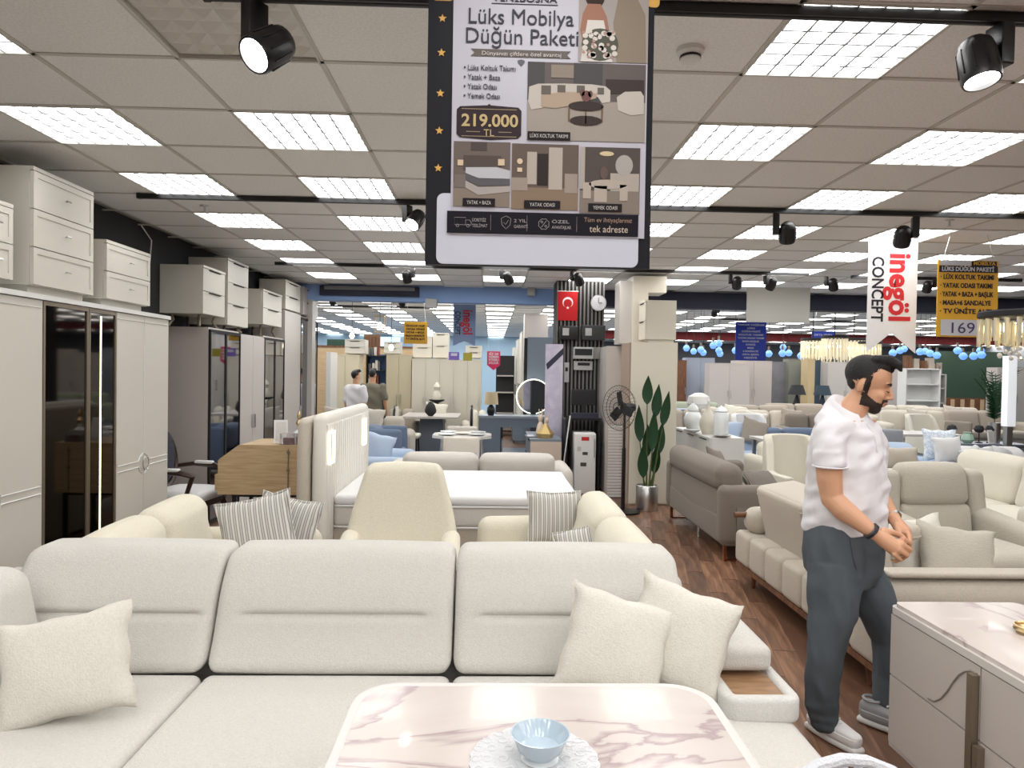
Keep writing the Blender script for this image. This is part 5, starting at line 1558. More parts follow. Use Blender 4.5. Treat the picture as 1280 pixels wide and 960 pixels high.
chandelier('large crystal tube chandelier with dark top ring at the right edge', 4.3, 1232, 1330, 392, 438, 2, 1)
for k, (u0, u1, vt, vb, Y) in enumerate(((1002, 1030, 424, 452, 12.5), (1028, 1058, 421, 456, 11.9), (1052, 1082, 424, 455, 12.8), (1074, 1100, 428, 450, 12.2))):
    chandelier(('warm crystal chandelier leftmost of the cluster behind the man', 'warm crystal chandelier second from left in the cluster behind the man', 'warm crystal chandelier just above the hair of the man', 'warm crystal chandelier right end of the cluster under the shop banner')[k], Y, u0, u1, vt, vb, 1, k + 3,
               mat('warm_crystal', (.9, .84, .68, 1), rough=.15, metal=.4, emis=(1, .9, .66, 1), es=.3), False, .9)

# blue glowing pendant bulbs
BB = mat('blue_bulb', (.2, .35, .6, 1), emis=(.14, .36, .95, 1), es=1.0, rough=.4)
pb = MB().lathe([(0, -.07), (.04, -.06), (.065, -.02), (.07, 0), (.05, .04), (.02, .065), (0, .07)], 12).mesh('bulb', BB)
DX = ['far left', 'left', 'mid-left', 'next left', 'centre left', 'centre', 'centre right']
bulbs = [(858, 435, 14), (867, 439, 14.6), (876, 437, 13.6), (879, 440.5, 14.2), (891.5, 431.5, 13), (898.5, 429, 13.4), (898.5, 438, 13.8), (900, 442, 14.5), (919, 438, 14), (961, 442, 13.6),
         (979, 434, 14.4), (978, 441.5, 13.2), (986, 441, 14), (1001, 444.5, 13.6), (1116, 441, 13), (1125, 438, 13.5), (1130, 436, 14), (1150, 439.5, 13), (1156.5, 439, 13.6), (1162.5, 441.5, 13.3), (1171, 444, 13), (1197, 438, 12.6), (1204, 445, 12.4), (1217, 445, 12.4), (1225.5, 438, 12.9), (1227, 443.5, 12.4)]
seen = {}
for k, (u, v, Y) in enumerate(bulbs):
    p = atY(u, v, Y)
    side = 'left of the chandeliers' if u < 1010 else ('behind the shop banner' if u < 1180 else 'before the green wall')
    idx = [b_ for b_ in bulbs if (b_[0] < 1010) == (u < 1010) and ((b_[0] < 1180) == (u < 1180))]
    rank = sorted(idx).index((u, v, Y))
    t = thing('pendant_bulb', 'blue pendant bulb, %s from the left, %s' % (ORD[rank], side), 'pendant lamp', p, 0, 'blue pendant bulbs')
    o = bpy.data.objects.new('bulb', pb); COL.objects.link(o); o.parent = t
    MB().cyl((0, 0, .06), (0, 0, .14), .022, n=8).build('socket', BRONZE, t)
    MB().cyl((0, 0, .14), (0, 0, CEIL - p.z), .004, n=4).build('cord', DARK, t)

# ------------------------------------------------------------------ right hall, rows of seating receding
def F_(u, Y): return atY(u, 500, Y).x


# blue-white group
t = table('dining_table', 'pale stone-topped table before the low blue sofa, left of the man', (F_(1004, 9.75), 9.75, 0), 0, 1.3, .6, .75, LACQ2, BLUEG)
for x_, l in ((-.25, 'left'), (.2, 'right')):
    vase('pair of pale plates on the stone-topped table, %s stack' % l, (F_(1000, 9.75) + x_, 9.75, .751), [(0, 0), (.06, 0), (.13, .018), (.135, .024), (.07, .012), (0, .01)], PORC, 'plate', cat='plate')
sofa('sofa', 'low steel-blue sofa behind the stone-topped table', (F_(996, 11.3), 11.6, 0), 0, 1.7, .8, STEELF, .40, .72, .6, .15, 2, lean=.04)
sofa('sofa', 'pale blue chaise sofa beside the white sideboard', (F_(928, 10.6), 10.7, 0), 0, .9, 1.3, BLUEF, .42, .84, .5, .12, 1, arms=(0, 0))
pillow('grey pillow on the pale blue chaise, right one', (F_(950, 10.9), 11.1, .72), (-.3, .3, 0), TAUPEF, .45, .42, .14, 21)
rows_ = [
    (925, 13.2, 'sofa', 1.8, TAUPEF, 'taupe sofa in the second row beyond the white sideboard'),
    (968, 14.6, 'sofa', 1.8, BEIGE, 'beige sofa in the third row behind the low blue sofa'),
    (1018, 13.6, 'sofa', 1.3, GREYF, 'grey patterned sofa just left of the shoulder of the man'),
    (902, 15.9, 'sofa', 1.8, BEIGE, 'beige sofa in the fourth row near the blue sign'),
    (955, 17.2, 'sofa', 1.9, TAUPEF, 'taupe sofa in the fifth row under the blue sign'),
    (858, 14.4, 'sofa', 1.4, TAUPEF, 'taupe sofa directly behind the mushroom lamp'),
    (1150, 15.5, 'sofa', 1.8, BEIGE, 'beige sofa to the right of the face of the man'),
    (1195, 17.5, 'sofa', 2.2, BEIGE, 'beige sofa in the far row before the green wall'),
    (1130, 18.5, 'sofa', 2.2, BEIGE, 'beige sofa far behind the shelves left of the green wall'),
    (1235, 16.0, 'sofa', 2.0, TAUPEF, 'taupe sofa far right beyond the palm'),
    (1000, 18.5, 'sofa', 2.0, TAUPEF, 'taupe sofa in the last row before the table lamps'),
    (868, 18.6, 'sofa', 1.8, fabric('green_grey_weave', (150, 156, 138)), 'sage grey sofa far off left of the blue sign'),
]
proto = {}
for u, Y, kind, L, m, lab in rows_:
    sofa('sofa', lab, (F_(u, Y), Y, 0), random.choice((0, .1, -.1)), L, .9, m, .43, .86 if Y > 13 else .84, .62, .2, 2, r=.08)
for k, (u, Y, m, lab) in enumerate(((903, 13.65, BEIGE, 'beige pillow left on the taupe second-row sofa'), (940, 13.65, CREAM, 'cream pillow right on the taupe second-row sofa'), (985, 15.0, TAUPEF, 'taupe pillow on the beige third-row sofa'),
                                    (915, 16.35, CREAM, 'cream pillow on the fourth-row sofa'), (1185, 17.9, BEIGE, 'beige pillow before the green wall'), (1140, 15.8, BEIGE, 'beige pillow right of the beard of the man'))):
    pillow(lab, (F_(u, Y) - .0, Y - .20, .72), (-.3, .15, 0), m, .5, .42, .14, 30 + k)
shell_chair('armchair', 'small white armchair in the second row left of the man', (F_(943, 12.38), 12.38, 0), 0, .75, .7, .92, WHITEF, waist=.95)
shell_chair('armchair', 'cream armchair in the third row right of the man', (F_(1165, 13.6), 13.6, 0), .2, .8, .7, .9, CREAM, waist=.95)
# right of the man
dining_chair('dining_chair', 'grey round-backed dining chair right behind the chest of the man', (F_(1103, 9.9), 9.9, 0), 2.9, fabric('chair_grey', (150, 154, 158)), CHROME, .9)
t = table('dining_table', 'dark round dining table behind the pale blue sofa', (F_(1146, 10.9), 10.9, 0), 0, 1.1, .7, .76, LACQ2, DARK, 'legs')
dining_chair('dining_chair', 'dark framed chair at the right of the dark dining table', (F_(1190, 11.3), 11.3, 0), -1.2, TAUPEF, BLACK, .92)
sb = cabinet('sideboard', 'long grey-blue low sideboard in front of the palm', (F_(1228, 10.2), 10.2, 0), 0, 1.15, .45, .68, mat('grey_blue_lacquer', srgb(128, 136, 150), rough=.4), (2, 2, 2), 'drawer', 'slot', 'sideboard', .06, 'flat')
sofa('sofa', 'pale blue sofa with patterned pillow right of the man', (5.15, 8.85, 0), 0, 1.25, .9, BLUEF, .42, .74, .58, .15, 2, r=.08)
p = atY(1170, 550, 8.9)
FLO = ramp_mat('pale_blue_pattern', 'noise', [(.4, (232, 236, 242)), (.52, (190, 208, 228)), (.6, (236, 240, 244))], 22, .9, detail=1)
pillow('white and blue patterned pillow upright on the pale blue sofa', (p.x + .05, 8.9, .76), (-.15, .02, 0), FLO, .46, .42, .13, 40)
p = atY(1180, 555, 8.7)
pillow('plain white pillow in front of the patterned pillow', (p.x + .05, 8.7, .72), (-.2, -.05, 0), WHITEF, .38, .34, .13, 41)
sofa('sofa', 'white sofa with grey boucle rolls near the right edge', (6.6, 8.9, 0), 0, 1.45, .9, WHITEF, .42, .70, .55, .15, 2, r=.1)
for k, (u, v) in enumerate(((1213, 559), (1228, 554), (1250, 553))):
    p = atY(u, v, 8.55)
    pillow('grey boucle rock-shaped cushion, %s of three on the white sofa' % ('left one', 'middle one', 'right one')[k], (p.x, 8.5, .66), (-.5, .3 * (k - 1), .2), fabric('grey_boucle', (196, 198, 198), var=.25, bump=1, bscale=90), .30, .26, .2, 44 + k)
p = atZ(1259, 560, 0)
# palm in chrome planter, white column lamp, framed plant
px_ = F_(1247, 10.1)
t = thing('potted_palm', 'tall feathery green palm in a steel planter near the right edge', 'plant', (px_, 10.15, .681))
MB().lathe([(0, 0), (.07, 0), (.085, .3), (.075, .3), (.07, .28), (0, .28)], 16).build('pot', CHROME, t)
rnd = random.Random(11)
for k in range(16):
    g = rnd.uniform(0, 6.28); sp = rnd.uniform(.08, .34); hh = rnd.uniform(.62, .98)
    pts = [Vector((sp * q * q * math.cos(g), sp * q * q * math.sin(g) * .6, .28 + hh * q * (1 - .12 * q))) for q in [i / 8 for i in range(9)]]
    fr = MB().tube(pts, .005, 4); vs = []; fs = []
    for i in range(2, 9):
        for s in (-1, 1):
            for h2 in (0, .5):
                b_ = pts[i - 1].lerp(pts[i], h2); d_ = Vector((-math.sin(g), math.cos(g) * .8, 0)) * s
                tip = b_ + d_ * .12 + Vector((.05 * math.cos(g), .05 * math.sin(g), .05)); w2 = Vector((0, 0, .010))
                o = len(vs); vs += [b_ - w2, b_ + w2, tip]; fs.append((o, o + 1, o + 2))
    fr.add(vs, fs); fr.build('frond', LEAF, t, smooth=False)
px_ = F_(1261, 9.6)
t = thing('column_lamp', 'white square column lamp on a steel stand beside the palm', 'lamp', (px_, 9.6, 0))
MB().box(-.04, .04, -.04, .04, 0, .97).build('stand', CHROME, t, smooth=False)
MB().box(-.06, .06, -.06, .06, .97, 1.95).build('lamp_shade', mat('opal_white', srgb(236, 240, 246), rough=.4, emis=(.9, .95, 1, 1), es=.35), t, smooth=False)
# decor on the grey-blue sideboard
for k, (u, nm, lab) in enumerate(((1188, 'candelabra', 'dark wire ornament on the grey-blue sideboard, left'), (1222, 'topiary', 'dark ball on a stand on the grey-blue sideboard'), (1236, 'topiary', 'second dark ball on a stand nearer the palm'))):
    t = thing(nm, lab, 'ornament', (F_(u, 10.2), 10.15, .681))
    MB().lathe([(0, 0), (.05, 0), (.05, .01), (.008, .02), (.008, .14)], 12).build('stand', DARK, t)
    MB().lathe([(0, .14), (.05, .16), (.07, .20), (.05, .25), (0, .27)], 14).build('ball' if k else 'wire_body', DARK, t)
vase('green glass vase with pale flowers on the sideboard', (F_(1205, 10.2), 10.1, .681), [(0, 0), (.05, 0), (.09, .05), (.07, .12), (.05, .14), (.06, .16), (.03, .16), (0, .1)], mat('green_glaze', srgb(150, 178, 160), rough=.2), 'vase')
t = thing('photo_frame', 'white tilted photo frame on the sideboard beside the palm', 'frame', (F_(1232, 10.2), 10.05, .681), .2)
MB().box(-.05, .05, -.006, .006, 0, .2, M=Matrix.Rotation(-.2, 4, 'X')).build('frame', WHITE, t, smooth=False)
MB().box(-.035, .035, -.009, -.006, .02, .18, M=Matrix.Rotation(-.2, 4, 'X')).build('picture', LACQ2, t, smooth=False)

# far wall things on the right
gw0, gw1 = atY(1172, 430, 26), atY(1250, 478, 26)
t = thing('green_partition', 'dark green partition wall at the far right of the hall', 'partition', ((gw0.x + gw1.x) / 2, 26, 0))
w_ = gw1.x - gw0.x + .6
MB().box(-w_ / 2, w_ / 2, 0, .15, 0, 2.65).build('panel', mat('deep_green_paint', srgb(44, 66, 50), rough=.8), t, smooth=False)
MB().box(-w_ / 2, w_ / 2, -.03, 0, 0, .9).build('wood_base', WOODD, t, smooth=False)
for k in range(8): MB().box(-w_ / 2 + w_ * (k + .2) / 8, -w_ / 2 + w_ * (k + .6) / 8, -.04, -.03, .1, .85).build('slat', WOODL, t, smooth=False)
for (u, Y, wd, h, m, lab) in ((1148, 20.2, 1.0, 1.9, WHITE, 'white display shelf unit with baskets left of the green wall'), (1166, 20.6, .5, 1.75, LACQ2, 'narrow grey display shelf beside the green wall')):
    t = thing('display_shelf', lab, 'shelf', (F_(u, Y), Y, 0))
    for x in (-wd / 2, wd / 2): MB().box(x - .02, x + .02, -.2, .2, 0, h).build('upright', m, t, smooth=False)
    for k in range(5): MB().box(-wd / 2, wd / 2, -.2, .2, h * k / 4 + (0 if k else .05) - (.03 if k == 4 else 0), h * k / 4 + .03 + (0 if k else .05) - (.03 if k == 4 else 0)).build('shelf_board', m, t, smooth=False)
    MB().box(-wd / 2, wd / 2, .18, .2, 0, h).build('back_panel', m, t, smooth=False)
    for k in range(4): MB().box(-wd / 2 + .06 + wd * .22 * k, -wd / 2 + wd * .22 * (k + 1), -.1, .1, h, h + random.uniform(.2, .4)).build('rolled_sample', random.choice((WOODL, WOODD, TAUPEF)), t, smooth=False)
far_cab = [(872, 24.3, 1.0, 2.2, LACQ2, 'pale blue-grey display column at the far left of the right hall', mat('pale_column', srgb(150, 158, 172), rough=.6)),
           (908, 22.5, 1.3, 2.0, LACQ3, 'cream wardrobe far behind beneath the blue bulbs', None), (938, 23, 1.2, 2.1, LACQ3, 'mushroom wardrobe far behind the blue sign', None),
           (973, 23.85, .8, 2.1, mat('grey_photo_panel', srgb(120, 120, 124), rough=.4, var=.5, vscale=3), 'grey patterned display panel far behind', None), (994, 23.6, .7, 2.2, mat('olive_grey', srgb(128, 130, 118), rough=.6), 'olive grey wardrobe far behind', None),
           (1009, 21.95, .22, 2.3, mat('gold_post', srgb(190, 170, 130), rough=.5), 'pale gold post under the chandeliers', None), (1025, 23, .9, 2.1, mat('teal_panel', srgb(58, 80, 96), rough=.6), 'dark teal panel far left of the head of the man', None),
           (1052, 22.5, 1.2, 2.1, LACQ2, 'cream wardrobe far behind the hair of the man', None), (846, 24, .5, 2.1, WOODD, 'dark wooden cabinet beside the white wardrobe far back', None), (1262, 22, 1.2, 2.0, LACQ3, 'tall grey cabinet far right behind the column lamp', None),
           (1100, 23, 1.6, 1.9, LACQ3, 'grey wardrobe far behind the forehead of the man', None)]
for u, Y, wd, h, m, lab, m2 in far_cab:
    cabinet('wardrobe' if wd > .8 else 'display_column', lab, (F_(u, Y), Y, 0), 0, wd, .5, h, m2 or m, (1, 1) if wd > .8 else (1,), 'door', 'bar', 'wardrobe' if wd > .8 else 'column', .05, 'flat')
for u, Y, lab in ((996, 19.5, 'dark shaded table lamp, left of the pair far behind'), (1028, 19.5, 'teal shaded table lamp, right of the pair far behind')):
    t = thing('table_lamp', lab, 'lamp', (F_(u, Y), Y, .75))
    cm = mat('lamp_teal', srgb(20, 46, 60), rough=.6) if 'teal' in lab else DARK
    MB().lathe([(0, 0), (.08, 0), (.1, .1), (.04, .3), (.02, .4)], 12).build('base', cm, t)
    MB().lathe([(.24, .35), (.16, .62), (.155, .62), (.235, .35)], 16).build('lamp_shade', cm, t)
    MB().cyl((0, 0, .38), (0, 0, .52), .01, n=6).build('stem', cm, t)
    table('side_table', 'small dark side table under the %s' % lab.split(',')[0], (F_(u, Y), Y, 0), 0, .5, .5, .75, DARK, DARK)
table('dining_table', 'dark thin-legged table far behind beneath the column', (F_(862, 17), 17, 0), 0, 1.0, .7, .78, mat('blue_grey_top', srgb(120, 130, 150), rough=.4), DARK)
# tracks in the far right hall (short lengths)
for k, (y, x0, x1) in enumerate(((13.0, 4.2, 7.4), (16.0, 5, 10))): track('black lighting track in the far right hall, %s row' % ('nearer', 'farther')[k], y, x0, x1)
for u, v, Y, l in ((898, 400, 13.0, 'far black spotlight left of the blue sign'), (1003, 398, 13.0, 'far black spotlight right of the blank board'), (1128, 352, 8.75, 'black spotlight partly behind the shop banner'), (1168, 352, 8.75, 'black spotlight beside the yellow price sign')):
    p = atY(u, v, Y); spot(l, p.x, Y, 2.9, -.6, 1, drop=.12, sc=.9)
track('short black lighting track behind the yellow sign', 8.9, 4.6, 6.8)

# ------------------------------------------------------------------ left hall beyond the blue beam
def tall(u0, u1, vt, Y, m, lab, n, h='bar', dep=.55):
    a, b = atY(u0, vt, Y), atY(u1, vt, Y)
    return cabinet('wardrobe', lab, ((a.x + b.x) / 2, Y + dep / 2, 0), 0, b.x - a.x, dep, a.z, m, (1,) * n, 'door', h, 'wardrobe', .05, 'shaker')


tall(515, 602, 448, 14.8, CREAML, 'wide ivory five-door wardrobe beyond the beam', 5)
tall(483, 514.5, 443, 14.9, mat('warm_beige_lacquer', srgb(196, 186, 160), rough=.4), 'beige two-door wardrobe left of the ivory five-door one', 2)
tall(414, 449, 443, 14.2, mat('warm_cream_lacquer', srgb(212, 202, 176), rough=.4), 'cream wardrobe behind the two standing men', 2, 'none')
tall(408, 413.5, 440, 13.0, WHITE, 'thin white cabinet edge beside the beam post', 1, 'none')
for (u0, u1, v0, v1, Y, lab, m) in ((516, 540, 420, 448, 15.0, 'ivory box chest on the left of the five-door wardrobe', CREAML), (541, 560, 416, 448, 15.0, 'ivory box chest on the middle of the five-door wardrobe', CREAML), (582, 602, 432, 448, 15.0, 'ivory box chest on the right of the five-door wardrobe', CREAML),
                                    (431, 456, 424, 438.5, 14.3, 'pale two-drawer box above the cream wardrobe', LACQ), (480, 500, 427, 439, 15.0, 'pale box above the beige two-door wardrobe', LACQ)):
    a, b = atY(u0, v0, Y), atY(u1, v1, Y)
    zb = {15.0: None}.get(Y)
    base = atY((u0 + u1) / 2, 448 if u0 > 510 else 443, 14.8 if u0 > 510 else (14.9 if u0 > 470 else 14.2)).z
    cabinet('bedside_table', lab, ((a.x + b.x) / 2, Y + .2, base + .0), 0, b.x - a.x, .4, a.z - base, m, (2,), 'drawer', 'slot', 'chest', .02, 'flat')
# bookshelf
p0, p1 = atY(459, 443, 15.4), atY(483, 443, 15.4)
t = thing('bookshelf', 'dark bookshelf with small objects behind the two standing men', 'shelf', ((p0.x + p1.x) / 2, 15.5, 0))
w_ = p1.x - p0.x
for x in (-w_ / 2, w_ / 2): MB().box(x - .015, x + .015, -.15, .15, 0, 1.95).build('upright', BLACK, t, smooth=False)
MB().box(-w_ / 2, w_ / 2, .13, .15, 0, 1.95).build('back_panel', mat('sky_blue_panel', srgb(92, 130, 180), rough=.6), t, smooth=False)
for k in range(6): MB().box(-w_ / 2, w_ / 2, -.15, .13, .3 + .32 * k, .32 + .32 * k).build('shelf_board', BLACK, t, smooth=False)
rnd = random.Random(4)
for k in range(3, 6):
    zz = .32 + .32 * k; x = -w_ / 2 + .03
    for q in range(4):
        b_w = rnd.uniform(.03, .06); hh = rnd.uniform(.14, .22)
        o = MB().box(x, x + b_w, -.1, .05, zz, zz + hh).build('book', rnd.choice((mat('book_red', srgb(120, 60, 50)), LACQ, mat('book_grey', srgb(90, 92, 100)))), t, smooth=False)
        x += b_w + rnd.uniform(.0, .03)
# brown drapes and green patch behind
for (u0, u1, v0, Y, m, lab, nm) in ((455, 475, 418, 17.5, mat('brown_curtain', srgb(110, 80, 58), rough=.8), 'brown wood-slat partition behind the lantern pendant', 'partition'), (409, 432, 424, 17.0, mat('dark_green_board', srgb(50, 84, 70), rough=.7), 'dark green board at far left beyond the beam', 'board'),
                                  (475, 500, 421, 20.0, mat('pale_blue_glow', srgb(160, 200, 236), rough=.4, emis=(.6, .8, 1, 1), es=.8), 'glowing panel standing in for a patch of blue light at the far end behind the sign', 'window_display')):  # the last panel glows to stand in for a patch of blue light
    a, b = atY(u0, v0, Y), atY(u1, v0, Y)
    t = thing(nm, lab, nm.split('_')[0], ((a.x + b.x) / 2, Y, 0)); w_ = b.x - a.x
    MB().box(-w_ / 2, w_ / 2, 0, .08, 0, a.z).build('panel', m, t, smooth=False)
    for k in range(5): MB().box(-w_ / 2 + w_ * k / 5, -w_ / 2 + w_ * k / 5 + .03, -.02, 0, .1, a.z - .05).build('slat', m, t, smooth=False)
t = thing('partition', 'low brown band above the cream wardrobe at left', 'partition', (F_(430, 16.5), 16.5, 0))
MB().box(-1.2, 1.6, 0, .06, 0, atY(430, 432, 16.5).z).build('panel', WOODL, t, smooth=False)
MB().box(-1.2, 1.6, -.02, 0, atY(430, 434, 16.5).z, atY(430, 432, 16.5).z).build('trim', WOODD, t, smooth=False)

# grey dining table with pedestal and chairs
tx = F_(539, 13.2)
table('dining_table', 'slate grey dining table on a thick pedestal beyond the bed', (tx, 13.5, 0), 0, 1.05, 1.3, .77, LACQ2, mat('slate_grey', srgb(112, 120, 130), rough=.6), 'pedestal')
dining_chair('dining_chair', 'oval-backed cream chair with black frame left of the slate table', (F_(510, 12.55), 12.55, 0), 1.57, CREAM, BLACK, .95, oval=True)
dining_chair('dining_chair', 'oval-backed cream chair with black frame right of the slate table', (F_(575, 12.7), 12.7, 0), -1.57, CREAM, BLACK, .95, oval=True)
vase('dark centrepiece bowl on the slate dining table', (tx, 13.1, .771), [(0, 0), (.04, 0), (.1, .06), (.11, .1), (.08, .2), (.03, .26), (0, .27)], DARK, 'centrepiece', cat='ornament')
# round marble table with place settings
tx = F_(578, 9.4)
t = thing('dining_table', 'oval marble table laid with plates behind the bed sofa', 'table', (tx, 9.6, 0))
MB().slab([(.44 * math.cos(g) * (1 + .03 * math.cos(8 * g)), .52 * math.sin(g)) for g in [2 * PI * k / 8 + PI / 8 for k in range(8)]], .72, .755).build('tabletop', mat('white_marble', srgb(226, 224, 220), rough=.15, var=.08, vscale=4), t, smooth=False)
for s in (-1, 1):
    for r in (-1, 1): MB().cyl((s * .30, r * .3, 0), (s * .26, r * .26, .72), .018, n=8).build('leg', CHROME, t)
for k, (dx, dy) in enumerate(((-.2, -.18), (.2, -.16), (-.2, .2), (.2, .2), (0, .0))):
    vase('ceramic plate on the oval marble table, %s' % ('front left', 'front right', 'back left', 'back right', 'centre')[k], (tx + dx, 9.6 + dy, .756), [(0, 0), (.06, 0), (.12, .016), (.12, .022), (.06, .012), (0, .01)], PORC if k != 4 else CREAML, 'plate', cat='plate')
dining_chair('dining_chair', 'white curved-back chair in front of the oval marble table', (F_(578, 8.95), 8.97, 0), PI, fabric('chair_white', (214, 208, 198)), CHROME, .80)
dining_chair('dining_chair', 'white curved-back chair at the far side of the oval marble table', (F_(578, 10.2), 10.25, 0), 0, fabric('chair_white', (214, 208, 198)), CHROME, .80)
# blue sofa group at left
t = sofa('armchair', 'steel-blue panel-sided armchair behind the headboard', (F_(482, 10.6), 10.7, 0), 1.57, .8, .55, STEELF, .42, .76, .74, .10, 1, cat='armchair')
t = sofa('sofa', 'pale blue sofa partly hidden behind the headboard', (F_(478, 9.0), 9.05, 0), 1.57, 1.1, .75, BLUEF, .40, .72, .55, .16, 1)
p = atY(474, 557, 9.0)
pillow('pale blue pillow with pointed corner on the pale blue sofa', (p.x + .0, 8.75, p.z - .02), (-.15, .25, .1), BLUEF, .44, .42, .14, 51)
# beige sofas farther
for u, Y, L, m, lab in ((476, 11.85, 1.1, BEIGE, 'beige sofa in front of the two standing men'), (500, 14.3, .9, TAUPEF, 'taupe sofa behind the slate table'), (598, 14.2, .7, CREAM, 'cream sofa behind the slate table, right part'), (405, 11.85, .6, CREAM, 'cream sofa left by the beam post')):
    sofa('sofa', lab, (F_(u, Y), Y, 0), 0, L, .8, m, .42, .80, .6, .18, 2, r=.08)
for u, v, Y, m, lab in ((420, 502, 11.85, BEIGE, 'beige pillow left by the beam post'), (464, 505, 11.8, CREAM, 'cream pillow in front of the standing men'), (545, 505, 14.0, CREAM, 'cream pillow behind the slate table')):
    p = atY(u, v, Y); pillow(lab, (p.x, Y, .78), (-.3, .1, 0), m, .45, .4, .14, 60 + u)
t = thing('stacked_figurine', 'white and black figurine group standing beyond the slate table', 'ornament', (F_(546, 14.5), 14.5, .0))
MB().lathe([(0, 0), (.2, 0), (.2, .03), (.04, .05), (.04, .95), (.16, 1.0), (.16, 1.02), (0, 1.02)], 14).build('pedestal', DARK, t)
MB().lathe([(0, 1.02), (.09, 1.02), (.1, 1.1), (.05, 1.2), (.08, 1.28), (.03, 1.36), (0, 1.38)], 12).build('figure', CREAML, t)
# dressing table with lamp, mirror
da, db = atY(598, 516, 12.6), atY(690, 516, 12.6)
t = thing('dressing_table', 'slate-blue dressing table with open knee space beyond the sofa', 'desk', ((da.x + db.x) / 2, 12.85, 0))
w_ = db.x - da.x
MB().box(-w_ / 2, w_ / 2, -.25, .25, .78, .82).build('tabletop', mat('pale_slate', srgb(150, 158, 168), rough=.3), t, smooth=False)
MB().box(-w_ / 2 + .01, w_ / 2, -.24, .25, .62, .78).build('drawer', BLUEG, t, smooth=False)
MB().box(-w_ / 2 + .01, -w_ / 2 + .40, -.24, .25, .1, .62).build('side_cabinet', BLUEG, t, smooth=False)
MB().box(w_ / 2 - .1, w_ / 2 - .02, -.2, .2, 0, .62).build('leg', BLACK, t, smooth=False)
MB().box(-w_ / 2 + .40, -w_ / 2 + .42, -.2, .24, 0, .62).build('leg', BLACK, t, smooth=False)
MB().box(-w_ / 2 + .04, -w_ / 2 + .38, -.2, .24, 0, .1).build('plinth', BLACK, t, smooth=False)
MB().box(-w_ / 2 + .45, w_ / 2 - .15, .22, .235, .1, .62).build('lower_mirror', SILVERM, t, smooth=False)
mp_ = atY(667, 498, 13.1)
t = thing('round_mirror', 'big round backlit mirror leaning behind the dressing table', 'mirror', (mp_.x, 13.12, 1.16))
MB().lathe([(0, .0), (.30, .0), (.31, .01), (.31, .02), (0, .02)], 36, M=Matrix.Rotation(PI / 2, 4, 'X')).build('glass', SILVERM, t)
MB().lathe([(.305, -.012), (.33, -.012), (.33, -.02), (.305, -.02)], 36, M=Matrix.Rotation(PI / 2, 4, 'X')).build('halo_light', emit('halo', (.95, 1, .85, 1), 1.6), t)
MB().box(-.05, .05, .0, .04, -.335, -.1).build('foot', DARK, t, smooth=False)
t = thing('table_lamp', 'table lamp with black base and beige drum shade on the dressing table', 'lamp', (F_(614, 12.7), 12.7, .821))
MB().lathe([(0, 0), (.05, 0), (.075, .06), (.07, .14), (.02, .2), (.015, .26)], 14).build('base', BLACK, t)
MB().lathe([(.13, .2), (.11, .42), (.105, .42), (.125, .2)], 18).build('lamp_shade', mat('beige_shade', srgb(206, 186, 150), rough=.8), t)
MB().cyl((0, 0, .24), (0, 0, .38), .008, n=6).build('stem', GOLD, t)
t = thing('backdrop_panel', 'tall slate-blue panel with small white cabinet on top beside the printed banner', 'panel', (0, 0, 0))
a, b = atY(660, 421, 13.4), atY(694, 421, 13.4)
t.location = ((a.x + b.x) / 2, 13.5, 0); w_ = b.x - a.x
MB().box(-w_ / 2, w_ / 2, 0, .2, 0, a.z).build('panel', BLUEG, t, smooth=False)
MB().box(-w_ / 2 - .06, -w_ / 2, 0, .2, 0, a.z - .02).build('dark_edge', BLACK, t, smooth=False)
a2, b2 = atY(656, 392, 13.7), atY(685, 420, 13.7)
cabinet('bedside_table', 'pinkish grey box chest on the tall slate panel', ((a2.x + b2.x) / 2, 13.9, 0), 0, b2.x - a2.x, .4, a2.z, LACQ3, (1,), 'drawer', 'none', 'chest', .05, 'flat')
for k, (x0_, vt, m, lab) in enumerate(((651, 414, CREAML, 'ivory wardrobe side receding, nearest the slate panel'), (646, 424, LACQ, 'ivory wardrobe side receding, middle of three'), (641, 434, CREAML, 'ivory wardrobe side receding, farthest of three'))):
    Y = 14.6 + 1.6 * k; a, b = atY(x0_, vt, Y), atY(x0_ + 9, vt, Y)
    cabinet('wardrobe', lab, ((a.x + b.x) / 2 + .1, Y + .6, 0), -PI / 2, 1.1, b.x - a.x + .15, a.z, m, (1, 1, 1), 'door', 'bar', 'wardrobe', .05, 'flat', hm=DARK)
t = thing('dark_doorway_display', 'dark tall display niche right of the magenta sign', 'display', (F_(631, 17), 17.0, 0))
MB().box(-.22, .22, 0, .3, 0, 2.0).build('body', DARK, t, smooth=False)
for zz in (.6, 1.1, 1.5): MB().box(-.2, .2, -.15, 0, zz, zz + .03).build('shelf', LACQ3, t, smooth=False)
